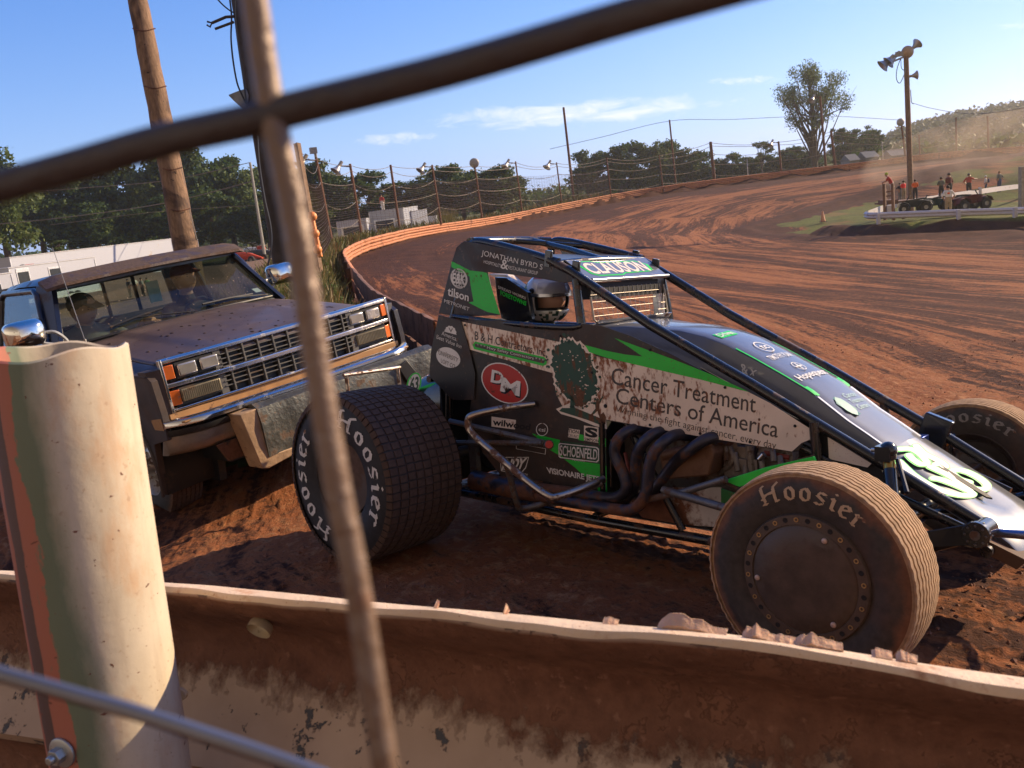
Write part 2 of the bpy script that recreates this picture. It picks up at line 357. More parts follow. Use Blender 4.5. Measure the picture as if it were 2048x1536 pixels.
    k=g.math('ADD',g.math('MULTIPLY',g.math('SUBTRACT',s1,.5),2.4),g.math('MULTIPLY',g.math('SUBTRACT',s2,.5),2.3)); k=g.math('ADD',k,g.math('MULTIPLY',g.math('SUBTRACT',s3,.5),1.5)); k=g.math('ADD',k,g.math('MULTIPLY',g.math('SUBTRACT',fine,.5),1.7))
    k=g.math('ADD',k,g.math('MULTIPLY',cush,.85)); k=g.math('ADD',k,g.math('MULTIPLY',sp.outputs[2],.75))
    dark=g.ramp(k,-.14,.16)
    dry=g.mix(g.ramp(g.noise(stm(.1,.8),1,6,.6),.35,.65),CLAY1,CLAY2); dry=g.mix(g.ramp(fine,.5,.72),dry,CLAY3)
    wet=g.mix(g.ramp(mid,.3,.7),(.042,.017,.011),(.092,.036,.020))
    clay=g.mix(dark,dry,wet)
    crumb=g.ramp(g.noise(ob,42,4,.6),.60,.66); clay=g.mix(g.math('MULTIPLY',crumb,.6),clay,(.06,.028,.018))
    gr=g.mix(g.ramp(g.noise(ob,.7,6,.65),.35,.65),(.15,.17,.035),(.10,.085,.035)); gr=g.mix(g.ramp(g.noise(ob,9,4,.6),.4,.7),gr,(.055,.075,.016)); gr=g.mix(g.ramp(g.noise(ob,.23,4),.55,.68),gr,(.26,.12,.06))
    pt=g.mix(g.ramp(g.noise(ob,.35,6,.65),.35,.65),(.19,.125,.088),(.26,.165,.115)); pt=g.mix(g.ramp(g.noise(ob,30,4),.55,.7),pt,(.14,.085,.05))
    c=g.mix(sp.outputs[1],clay,pt); c=g.mix(g.ramp(sp.outputs[0],.35,.6),c,gr)
    h=g.math('ADD',g.math('MULTIPLY',s3,.8),g.math('ADD',g.math('MULTIPLY',fine,.6),g.math('MULTIPLY',g.noise(ob,60,5,.7),.35)))
    nr=g.bump(h,.9,.05); setc(g,bs_,c,.95,0,nr); bs_.inputs['Specular IOR Level'].default_value=.15
    me.materials.append(m); o=bpy.data.objects.new('ground',me); COL.objects.link(o); tag(o,'red clay speedway ground with grassy infield and gravel pits','ground',kind='structure')
CLAY1=(.215,.072,.029); CLAY2=(.315,.120,.050); CLAY3=(.47,.245,.118)
build_ground()
# ------------------------------------------------------------------ near guardrail, pipe post, wire mesh
RZ=1.12; _k=(EYE-RZ)/(EYE-1.0)
def _rl(px,py): d=ray(px,py); t=(RZ-EYE)/d.z; return CO+d*t
ra=_rl(330,1180); rb=_rl(1348,1272); rdir=(rb-ra); rdir.z=0; rdir.normalize(); rn=Vector((rdir.y,-rdir.x,0)); 
if rn.y>0: rn=-rn                                       # rn points from the rail to the camera
def _frz(px,py):                                        # param along rail line
    d=ray(px,py); n=rn; t=((ra-CO).dot(n))/d.dot(n); return CO+d*t
def rail_mat():
    m,nt,b=nodes('weathered_rail_paint'); g=G(nt); v=g.co('Object'); zc=g.n('ShaderNodeSeparateXYZ'); g.L(v,zc.inputs[0]); z=zc.outputs[2]
    cream=g.mix(g.ramp(g.noise(v,7,5),.3,.7),(.40,.285,.21),(.50,.37,.28)); zinc=(.085,.085,.092)
    n1=g.noise(v,26,9,.68); n2=g.noise(v,6,5,.6); 
    chip=g.ramp(g.math('ADD',n1,g.math('MULTIPLY',n2,.7)),.92,.95); c=g.mix(chip,cream,zinc)
    vs=g.co('Object',(1,1,.6)); n3=g.noise(vs,34,9,.66); n4=g.noise(v,3.1,4)
    band=g.ramp(z,-.245,-.15)                            # caked clay thickest on the upper half of the beam
    low=g.ramp(z,-.325,-.36)
    md=g.math('ADD',g.math('ADD',g.math('MULTIPLY',n3,.8),g.math('MULTIPLY',n4,.55)),g.math('MULTIPLY',g.math('MAXIMUM',band,low),.62)); f=g.ramp(md,.84,1.04)
    top=g.ramp(z,-.013,-.006); f=g.math('MULTIPLY',f,g.math('SUBTRACT',1,g.math('MULTIPLY',top,.85)))
    c=g.mix(f,c,g.mix(g.ramp(n1,.3,.7),(.105,.045,.028),(.225,.105,.065)))
    f2=g.ramp(g.noise(v,55,4,.6),.62,.7); c=g.mix(g.math('MULTIPLY',f2,f),c,(.24,.12,.08))
    h=g.math('ADD',g.math('MULTIPLY',f,g.math('ADD',.5,g.math('MULTIPLY',n3,.9))),g.math('MULTIPLY',chip,-.3))
    setc(g,b,c,.78,0,g.bump(h,.8,.006)); b.inputs['Specular IOR Level'].default_value=.3; return m
RAILM=rail_mat(); LIPM=mat('sunlit_lip_paint',(.66,.50,.35),.6,0,mud=.30,msc=22,var=.12,mudcol=(.42,.22,.13),bump=.3,bsc=60,fleck=.4,soft=.12)  # cream lip paint, lightened so its colour carries the sunlight on top
def rail_bend(s):
    o=ra+rdir*-2.6; e=_frz(2048,1377); sE=(e-o).dot(rdir); sM=(_frz(1348,1272)-o).dot(rdir); return (e.z-RZ)*(max(0,s-sM)/(sE-sM))**1.5 if s<sE+.2 else (e.z-RZ)*1.4
def wbeam(length,lipw=.034,amp=0.006,seed=1,thick=.003):
    # profile in (n, z): n>0 is towards the spectators' side; top at z=0
    prof=[(-lipw,-.010),(-lipw*.5,-.002),(-.004,0),(.0,-.006),(-.002,-.014),(-.018,-.030),(-.052,-.050),(-.074,-.066),(-.080,-.082),(-.074,-.100),(-.050,-.122),(-.018,-.140),(0,-.156),(-.018,-.172),(-.050,-.190),(-.074,-.212),(-.080,-.230),(-.074,-.246),(-.052,-.262),(-.018,-.282),(-.002,-.298),(0,-.311)]
    prof=[(a,b) if i<5 else (a*1.35,-.014+(b+.014)*1.98) for i,(a,b) in enumerate(prof)]
    back=[(a-thick if i>2 else a,b-(thick if i<=2 else 0)) for i,(a,b) in enumerate(prof)]
    n=int(length/.02); rings=[]
    for i in range(n+1):
        s=i*length/n; dz=(mnoise.noise(Vector((s*2.1,seed,0)))*1.0+mnoise.noise(Vector((s*6,seed,3)))*.5)*amp
        dn=mnoise.noise(Vector((s*1.7,seed,9)))*amp*1.2
        lw=(mnoise.noise(Vector((s*4.5,seed,5)))+.5*mnoise.noise(Vector((s*11,seed,5))))*amp*1.6
        dz+=rail_bend(s)
        rings.append([Vector((s,a+dn+(lw if j in(2,3,4) else 0),b+dz+(-abs(lw)*.5 if j in (3,4) else 0))) for j,(a,b) in enumerate(prof)]+[Vector((s,a+dn+(lw if j in(2,3,4) else 0),b+dz+(-abs(lw)*.5 if j in (3,4) else 0))) for j,(a,b) in reversed(list(enumerate(back)))])
    return rings
def near_rail():
    root=thing('guardrail',(0,0,0),'muddy cream painted w-beam crash barrier running across the foreground','guardrail')
    x0=-2.6; st=ra+rdir*x0; st.z=RZ
    M=Matrix(((rdir.x,rn.x,0,st.x),(rdir.y,rn.y,0,st.y),(0,0,1,st.z),(0,0,0,1))); root.matrix_world=M
    for k,(dz,sd) in enumerate(((0,1),(-.64,4))):
        m=MB(); R_=wbeam(4.6,.036 if k==0 else .02,.007,sd); m.loft(R_); nn=len(R_[0])
        m.m=[1 if (i%nn)<3 and i<nn*(len(R_)-1) and k==0 else 0 for i in range(len(m.f))]; o=obj('rail_beam',m,[RAILM,LIPM],root,ang=50); o.location=(0,0,dz)
    # thin steel splice strip and round bolt heads
    def loc(px,py,n=0.0):
        p=_frz(px,py); q=p-st; return Vector((q.dot(rdir),n,q.z))
    m=MB(); q=loc(488,1277,-.038); m.lathe([(-.004,0),(.004,.008),(.004,.0155),(0,.018),(-.01,.018)],n=20); o=obj('bolt_head',m,mat('zinc_bolt',(.5,.42,.3),.5,.6,mud=.25,msc=60),root); o.location=q
    o.rotation_euler=(R(30),0,R(180))
    m=MB(); P=[(1.9,-.05,-.36),(1.9,-.05,-.39),(1.5,-.05,-.40),(1.5,-.05,-.37)]
    # slotted lug beside the post
    q=loc(368,1373,.012); m=MB(); m.slab([(0,0,0),(.018,0,0),(.024,0,-.004),(.026,0,-.009),(.024,0,-.014),(.018,0,-.018),(0,0,-.018)],(0,.006,0)); o=obj('slot_lug',m,mat('bare_steel_lug',(.62,.5,.36),.5,.2,var=.1),root,bevel=.001); o.location=q-Vector((.006,0,-.008))
    # posts of this barrier, out of the shot on the right but casting no invented light
    for s in (4.2,):
        m=MB(); m.lathe([(-1.3,.0),(-1.3,.084),(.35,.084),(.35,.078),(-1.3,.078)],c=(s,.0,0),ax='z',n=28); m2=obj('post',m,RAILM,root); m2.location=(0,.09,0)
    # flakes of peeled paint and dried clay stuck on the lip
    fl=mat('peeled_clay_flake',(.60,.36,.23),.8,0,var=.35,bump=.4,bsc=90); fl.node_tree.nodes['Principled BSDF'].inputs['Subsurface Weight'].default_value=.35; fl.node_tree.nodes['Principled BSDF'].inputs['Subsurface Radius'].default_value=(.01,.004,.002)
    def flake(px,py,L,H,sd):
        q=loc(px,py,-.03); q.z=rail_bend(q.x)-.002; q.y=-.020; r_=random.Random(sd); n=12; up=[];lo=[]
        for i in range(n+1):
            t=i/n; h=H*(math.sin(PI*min(1,t*1.15))**.7)*(1-.55*t)*(1+.35*r_.uniform(-1,1)); x=t*L; h*=1 if t<.45 else .75
            lo.append(Vector((x,0,-.006))); up.append(Vector((x+.002*r_.uniform(-1,1),-.010-.25*h,h)))
        m=MB(); m.slab(up+lo[::-1],(0,.0008,0)); mid=[(a+b)/2+Vector((0,.006,0)) for a,b in zip(up,lo)]
        m.loft([lo,mid,up],close=False); o=obj('paint_flake',m,fl,root); o.location=q
    flake(1301,1258,.078,.015,2); flake(1476,1270,.036,.010,3); flake(1538,1281,.026,.003,4); flake(1582,1288,.050,.008,5); flake(1190,1241,.018,.003,6); flake(850,1213,.004,.009,7); flake(990,1222,.004,.008,8); flake(1742,1309,.02,.003,9); flake(1790,1316,.020,.005,13)
    return root
near_rail()
def post():
    # big steel pipe bolted to the spectators' side of the rail
    r_=.084
    top=at(122,704,0); # direction only
    def axis(px,py,wpx): 
        d=ray(px,py); dep=2*r_*FPX/wpx; return CO+d*dep
    A=axis(111,703,270); B=axis(246,1536,251)
    ax_=(A-B).normalized(); Bt=B-ax_*1.2
    u=Vector((0,0,1)).cross(ax_).normalized(); toC=(CO-A); toC=(toC-ax_*toC.dot(ax_)).normalized(); u=ax_.cross(toC)
    M=Matrix(((toC.x,u.x,ax_.x,A.x),(toC.y,u.y,ax_.y,A.y),(toC.z,u.z,ax_.z,A.z),(0,0,0,1)))
    L=(A-Bt).length
    root=thing('pipe_post',(0,0,0),'thick cream painted steel pipe post with green and salmon paint stripes, standing at the rail','post',mw=M)
    m,nt,b=nodes('layered_post_paint'); g=G(nt); v=g.co('Object'); s=g.n('ShaderNodeSeparateXYZ'); g.L(v,s.inputs[0])
    # lateral position across the visible side (+Y is to the left in the picture)
    y=g.math('DIVIDE',s.outputs[1],-r_); ed=g.math('ADD',g.math('MULTIPLY',g.math('SUBTRACT',g.noise(g.co('Object',(1,1,.35)),22,8,.70),.5),.44),g.math('MULTIPLY',g.math('SUBTRACT',g.noise(g.co('Object',(1,1,.25)),9,3),.5),.9)); yy=g.math('ADD',y,ed)
    yy=g.math('ADD',yy,g.math('MULTIPLY',s.outputs[2],-.25))
    cream=g.mix(g.ramp(g.noise(v,11,5),.3,.7),(.50,.42,.31),(.62,.53,.40)); stain=g.ramp(g.noise(g.co('Object',(1,1,.5),(0,.5,0)),14,7,.66),.50,.68); cream=g.mix(g.math('MULTIPLY',stain,.62),cream,(.50,.27,.13)); cream=g.mix(g.math('MULTIPLY',g.ramp(g.noise(g.co('Object',(1,1,.12)),30,6,.6),.52,.72),.45),cream,(.36,.27,.19)); cream=g.mix(g.ramp(g.noise(v,120,3,.6),.62,.72,0,.5),cream,(.34,.22,.14))
    c=g.mix(g.ramp(yy,.16,.50,0,.92),cream,(.105,.150,.095)); c=g.mix(g.ramp(yy,.655,.675),c,(.38,.13,.085)); c=g.mix(g.ramp(g.math('ABSOLUTE',g.math('SUBTRACT',g.math('ADD',y,g.math('MULTIPLY',ed,.30)),.85)),.075,.065),c,(.10,.058,.052))
    sp=g.noise(v,75,3,.55); spk=g.ramp(sp,.71,.725); c=g.mix(spk,c,(.12,.04,.022)); sp2=g.noise(g.co('Object',(1,1,2.2),(0,.7,0)),36,3,.5); c=g.mix(g.ramp(sp2,.71,.72),c,(.16,.05,.03))
    ins=g.ramp(g.noise(v,8,5),.4,.6); 
    setc(g,b,c,.55,0,g.bump(g.math('ADD',g.math('MULTIPLY',g.noise(v,90,5),.4),g.math('MULTIPLY',spk,.6)),.35,.003)); 
    mb=MB(); n=72; V=[]
    def top_z(a): return .004*math.sin(a*2+.5)+.003*math.sin(a*5)- .003*math.cos(a-.3)
    rings=[]
    for (rr_,z) in ((r_,-L),(r_,-.6),(r_,-.3),(r_,-.02),(r_,0),(r_-.0035,.0022),(r_-.007,0),(r_-.0075,-.03),(r_-.0075,-.3),(r_-.0075,-L)):
        rings.append([Vector((rr_*math.cos(2*PI*i/n),rr_*math.sin(2*PI*i/n),z+(top_z(2*PI*i/n) if z>-.025 else 0))) for i in range(n)])
    mb.loft(rings,cap=False); obj('pipe',mb,m,root)
    # bolt with washer, low on the left
    p=CAMRAY_HIT(root,126,1504,r_); mz=mat('galvanised_bolt',(.42,.43,.42),.42,.75,mud=.12,msc=50)
    a=math.atan2(p.y,p.x); w_=MB(); w_.lathe([(0,.006),(0,.0195),(.003,.0195),(.0045,.016),(.0045,.006)],ax='x',n=28)
    w_.add([(.0045+ (h),.0105*math.cos(k*PI/3),.0105*math.sin(k*PI/3)) for h in (0,.011) for k in range(6)],[(k,(k+1)%6,6+(k+1)%6,6+k) for k in range(6)]+[(6,7,8,9,10,11)])
    w_.lathe([(.0155,0),(.0155,.0055),(.021,.0055),(.0225,.0045),(.0225,0)],ax='x',n=16)
    o=obj('bolt',w_,mz,root,bevel=.0006); o.location=p; o.rotation_euler=(0,0,a)
def CAMRAY_HIT(root,px,py,r_):
    Mi=root.matrix_world.inverted(); o=Mi@CO; d=(Mi.to_3x3()@ray(px,py)); A=d.x**2+d.y**2; B=o.x*d.x+o.y*d.y; C=o.x**2+o.y**2-r_*r_; D=B*B-A*C
    t=(-B-math.sqrt(max(D,0)))/A; return o+d*t
post()
def mesh_fence():
    root=thing('wire_fence',(0,0,0),'out of focus rusty welded wire fence panel right in front of the viewer','fence')
    m=mat('rusty_fence_wire',(.075,.066,.066),.5,.3,mud=.15,msc=30,mudcol=(.12,.06,.035),bump=.3,bsc=120)
    def wire(P,d,wpx,name='wire',mm=None):
        pts=[at(x,y,dd) for (x,y),dd in zip(P,d)]; 
        e0=pts[0]*2-pts[1]; e1=pts[-1]*2-pts[-2]; pts=[e0+(e0-pts[0])*.5]+pts+[e1+(e1-pts[-1])*.5]
        k=MB(); k.tube(pts,wpx,14,sm=5); return obj(name,k,mm or m,root)
    r=.0037; mv=mat('sunlit_rusty_wire',(.22,.150,.105),.42,.2,mud=.2,msc=30,mudcol=(.2,.11,.07),bump=.3,bsc=120); mg=mat('galvanised_fence_wire',(.22,.22,.24),.32,.8,mud=.12,msc=30,mudcol=(.25,.18,.12))
    wire([(500,-60),(541,210),(590,440),(629,700),(676,980),(710,1150),(771,1536)],[.186,.187,.188,.19,.192,.193,.195],r*.82,'wire',mv)
    wire([(-60,390),(140,335),(330,280),(510,240),(594,216),(900,139),(1240,38),(1440,-18)],[.196,.194,.191,.188,.187,.184,.18,.175],r)
    wire([(-80,1325),(150,1390),(320,1440),(600,1535),(800,1620)],[.235,.232,.23,.227,.225],.0021,'wire',mg)
    return root
mesh_fence()
# ------------------------------------------------------------------ lettering helpers
_tc={}
def text_geo(s,bold=0.0):
    k=(s,bold)
    if k in _tc: return _tc[k]
    cu=bpy.data.curves.new('t','FONT'); cu.body=s; cu.size=1; cu.offset=bold; cu.resolution_u=3
    o=bpy.data.objects.new('t',cu); COL.objects.link(o); dg=bpy.context.evaluated_depsgraph_get(); dg.update(); me=bpy.data.meshes.new_from_object(o.evaluated_get(dg))
    V=[v.co.copy() for v in me.vertices]; F=[tuple(p.vertices) for p in me.polygons]; bpy.data.objects.remove(o); bpy.data.curves.remove(cu); bpy.data.meshes.remove(me)
    x0=min(v.x for v in V);x1=max(v.x for v in V);y0=min(v.y for v in V);y1=max(v.y for v in V)
    _tc[k]=([((v.x-x0)/(x1-x0),(v.y-y0)/(y1-y0)) for v in V],F); return _tc[k]
def quad(q,u,v):                                        # q = TL,TR,BR,BL; u right, v up
    a=[q[3][i]*(1-u)*(1-v)+q[2][i]*u*(1-v)+q[1][i]*u*v+q[0][i]*(1-u)*v for i in range(len(q[0]))]; return a
class Surf:                                             # a real surface that decals are laid on, a few tenths of a mm apart
    def __init__(s,fr,a,b=0.0,side=-1): s.fr=fr;s.a=a;s.b=b;s.side=side
    def p(s,px,py,lift): return s.fr.S(px,py,s.a+s.side*lift,s.b)
def decal_text(mb,sf,txt,q,lift,bold=0.0):
    U,F=text_geo(txt,bold); mb.add([sf.p(*quad(q,u,v),lift) for u,v in U],F)
def decal_poly(mb,sf,P,lift): mb.add([sf.p(x,y,lift) for x,y in P],[tuple(range(len(P)))])
def ell(cx,cy,rx,ry,sh=0,n=40): return [(cx+rx*math.cos(2*PI*i/n),cy+ry*math.sin(2*PI*i/n)+sh*math.cos(2*PI*i/n)) for i in range(n)]
def ring(mb,sf,cx,cy,rx,ry,wd,lift,sh=0,n=32):
    a=ell(cx,cy,rx,ry,sh,n); b=ell(cx,cy,rx-wd,ry-wd,sh*(rx-wd)/rx,n); V=[sf.p(x,y,lift) for x,y in a+b]; mb.add(V,[(i,(i+1)%n,n+(i+1)%n,n+i) for i in range(n)])
def frame_poly(mb,sf,P,wd,lift):
    c=(sum(p[0] for p in P)/len(P),sum(p[1] for p in P)/len(P)); n=len(P)
    Q=[]
    for p in P:
        l=math.hypot(p[0]-c[0],p[1]-c[1]); Q.append((p[0]-(p[0]-c[0])/abs(p[0]-c[0]+1e-6)*wd,p[1]-(p[1]-c[1])/abs(p[1]-c[1]+1e-6)*wd))
    mb.add([sf.p(x,y,lift) for x,y in P+Q],[(i,(i+1)%n,n+(i+1)%n,n+i) for i in range(n)])
# pen-stroke blackletter for the tyre walls: strokes in a unit em box
GL={'H':(1.15,[((.18,.10),(.18,.92)),((.18,.92),(.34,1.0)),((.04,.30),(.42,.52)),((.42,.52),(.80,.60)),((.74,.0),(.74,.78)),((.74,.78),(.98,1.02)),((.0,.06),(.26,.0)),((.74,.0),(.92,.08)),((.18,.5),(.74,.5))]),
 'o':(.72,[((.14,.20),(.14,.56)),((.50,.14),(.50,.50)),((.14,.56),(.34,.70)),((.34,.70),(.50,.50)),((.14,.20),(.30,.02)),((.30,.02),(.50,.14))]),
 's':(.66,[((.48,.62),(.28,.70)),((.28,.70),(.14,.50)),((.14,.50),(.46,.28)),((.46,.28),(.46,.14)),((.46,.14),(.24,.0)),((.24,.0),(.08,.10)),((.48,.62),(.54,.54))]),
 'i':(.46,[((.20,.10),(.20,.60)),((.08,.56),(.20,.66)),((.20,.10),(.34,.02)),((.18,.86),(.24,.92))]),
 'e':(.66,[((.14,.18),(.14,.56)),((.14,.56),(.34,.70)),((.34,.70),(.50,.54)),((.50,.54),(.16,.34)),((.14,.18),(.30,.0)),((.30,.0),(.50,.12))]),
 'r':(.60,[((.18,.06),(.18,.62)),((.06,.56),(.18,.68)),((.18,.56),(.38,.70)),((.38,.70),(.50,.58)),((.06,.06),(.18,.0)),((.18,.0),(.32,.08))])}
def tyre_text(y,r0,h,th0,th1,wob=None,lift=.0012):
    # letters stand on radius r0 with their tops outward, running clockwise as seen from the -y side
    m=MB(); word='Hoosier'; W_=sum(GL[c][0] for c in word); x=0
    for c in word:
        w_,S_=GL[c]
        for a,b in S_:
            n=(.078,.044); Q=[(a[0]-n[0],a[1]-n[1]),(a[0]+n[0],a[1]+n[1]),(b[0]+n[0],b[1]+n[1]),(b[0]-n[0],b[1]-n[1])]
            if abs((b[0]-a[0])*n[1]-(b[1]-a[1])*n[0])<.012: n=(.02,.05); Q=[(a[0]-.05,a[1]+.03),(a[0]+.02,a[1]-.04),(b[0]+.05,b[1]-.03),(b[0]-.02,b[1]+.04)]
            V=[]
            for i in range(4):
                A_,B_=Q[i],Q[(i+1)%4]
                for k in range(3):
                    u=A_[0]+(B_[0]-A_[0])*k/3; v=A_[1]+(B_[1]-A_[1])*k/3
                    th=th0+(th1-th0)*(x+u)/W_; rr=r0+v*h; V.append((rr*math.sin(th),wob(rr)-lift if wob else y,rr*math.cos(th)))
            m.add(V,[tuple(range(12))])
        x+=w_
    return m
# ------------------------------------------------------------------ tyre builders (wheel axis along y, outer face towards -y)
def tyre_prof(Rt,W_,rim,bulge=.03,crown=.012):
    # returns outer-wall profile function y(r) on the -y side; centre plane y=0
    hw=W_/2
    def yw(r):
        t=(r-rim)/(Rt-rim); return -(hw-.03+bulge*math.sin(PI*min(1,max(0,t*.9+.08)))**1.0)
    return yw
def tyre_mesh(Rt,W_,rim,blocks=None,ribs=None,bulge=.03,seg=96):
    yw=tyre_prof(Rt,W_,rim,bulge); side=[]
    for k in range(12):
        r=rim+(Rt-.012-rim)*k/11; side.append((yw(r),r))
    sh=W_/2-.012
    m=MB(); prof=[(side[0][0]+.03,rim-.004)]+side
    if ribs:                                            # wavy circumferential ribs
        nr=ribs; tw=2*sh
        pr=[]
        for k in range(nr):
            a=-sh+tw*k/nr; b=a+tw/nr; gsz=.0028; cz=lambda y:-.008*(y/sh)**2
            pr+=[(a+gsz,Rt-.006,1),(a+gsz*1.3,Rt,1),(b-gsz*1.3,Rt,1),(b-gsz,Rt-.006,1)]
        full=[(p[0],p[1],0) for p in prof]+[(a,r+(-.010*(a/sh)**2),1) for a,r,_ in pr]+[(-p[0],p[1],0) for p in reversed(prof)]
        N=240; V=[]
        for i in range(N):
            th=2*PI*i/N; zig=.0022*(1 if (i//2)%2 else -1)*(1 if i%2 else .6)
            for a,r,k in full: V.append((r*math.sin(th),a+(zig if k else 0),r*math.cos(th)))
        M_=len(full); fs=[];ms=[]
        for i in range(N):
            for j in range(M_-1):
                fs.append((i*M_+j,i*M_+j+1,((i+1)%N)*M_+j+1,((i+1)%N)*M_+j)); ms.append(1 if len(prof)-2<=j<M_-len(prof) else 0)
        m.add(V,fs); m.m=ms
    else:
        base=Rt-.010; full=prof+[(-sh,base-.002),(-sh*.5,base+.003),(0,base+.004),(sh*.5,base+.003),(sh,base-.002)]+[(-p[0],p[1]) for p in reversed(prof)]
        m.lathe(full,n=seg); m.m=[0]*len(m.f)
        nb,na=blocks; m.mat(1); tw=2*sh+.004
        for i in range(na):
            off=0
            for k in range(nb):
                y0=-sh-.002+tw*k/nb+.0035; y1=y0+tw/nb-.007; a0=2*PI*(i+.075+ .06*math.sin(k*2.1))/na; a1=a0+2*PI*.85/na
                cr=lambda y:-.007*(y/sh)**2
                V=[]
                for rr_,ins in ((base-.004,0),(Rt,.0015)):
                    for y_ in (y0+ins,y1-ins):
                        for a in (a0+ins/Rt,a1-ins/Rt): V.append(((rr_+cr(y_))*math.sin(a),y_,(rr_+cr(y_))*math.cos(a)))
                m.add(V,[(0,1,5,4),(1,3,7,5),(3,2,6,7),(2,0,4,6),(4,5,7,6)])
            # shoulder lugs running down onto the wall
            for sg in (-1,1):
                a0=2*PI*(i+.1)/na; a1=a0+2*PI*.8/na; V=[]
                for rr_,yy,t in ((Rt-.007,sh+.002,0),(Rt-.034,sh+.013,0),(Rt-.036,sh+.007,0),(Rt-.012,sh-.006,0)):
                    for a in (a0,a1): V.append((rr_*math.sin(a),sg*yy,rr_*math.cos(a)))
                m.add(V,[(0,1,3,2),(2,3,5,4),(0,2,4,6),(1,3,5,7)])
    return m,yw
def rubber(name,base,dust,dk,axis_r=None,Rt=.33,amt=.5,dustcol=(.17,.085,.05)):
    m,nt,b=nodes(name); g=G(nt); v=g.co('Object'); s=g.n('ShaderNodeSeparateXYZ'); g.L(v,s.inputs[0])
    r=g.math('SQRT',g.math('ADD',g.math('POWER',s.outputs[0],2.0),g.math('POWER',s.outputs[2],2.0)))
    n1=g.noise(v,9,6,.62); n2=g.noise(v,40,5,.6)
    c=g.mix(g.ramp(n2,.35,.65),base,tuple(min(1,x*1.5) for x in base))
    band=g.ramp(r,Rt*dust[0],Rt*dust[1]); f=g.math('ADD',g.math('MULTIPLY',band,1.0),g.math('MULTIPLY',g.math('SUBTRACT',n1,.5),1.3)); f=g.math('MULTIPLY',g.ramp(f,.35,.75),amt)
    c=g.mix(f,c,g.mix(g.ramp(n2,.3,.7),tuple(x*.7 for x in dustcol),tuple(x*1.25 for x in dustcol)))
    f2=g.math('MULTIPLY',g.ramp(g.noise(v,5,5,.6),.48,.7),dk); c=g.mix(f2,c,tuple(x*.6 for x in dustcol))
    setc(g,b,c,g.mix(f,(.62,)*3,(.95,)*3),0,g.bump(n2,.25,.004)); b.inputs['Specular IOR Level'].default_value=.35; return m
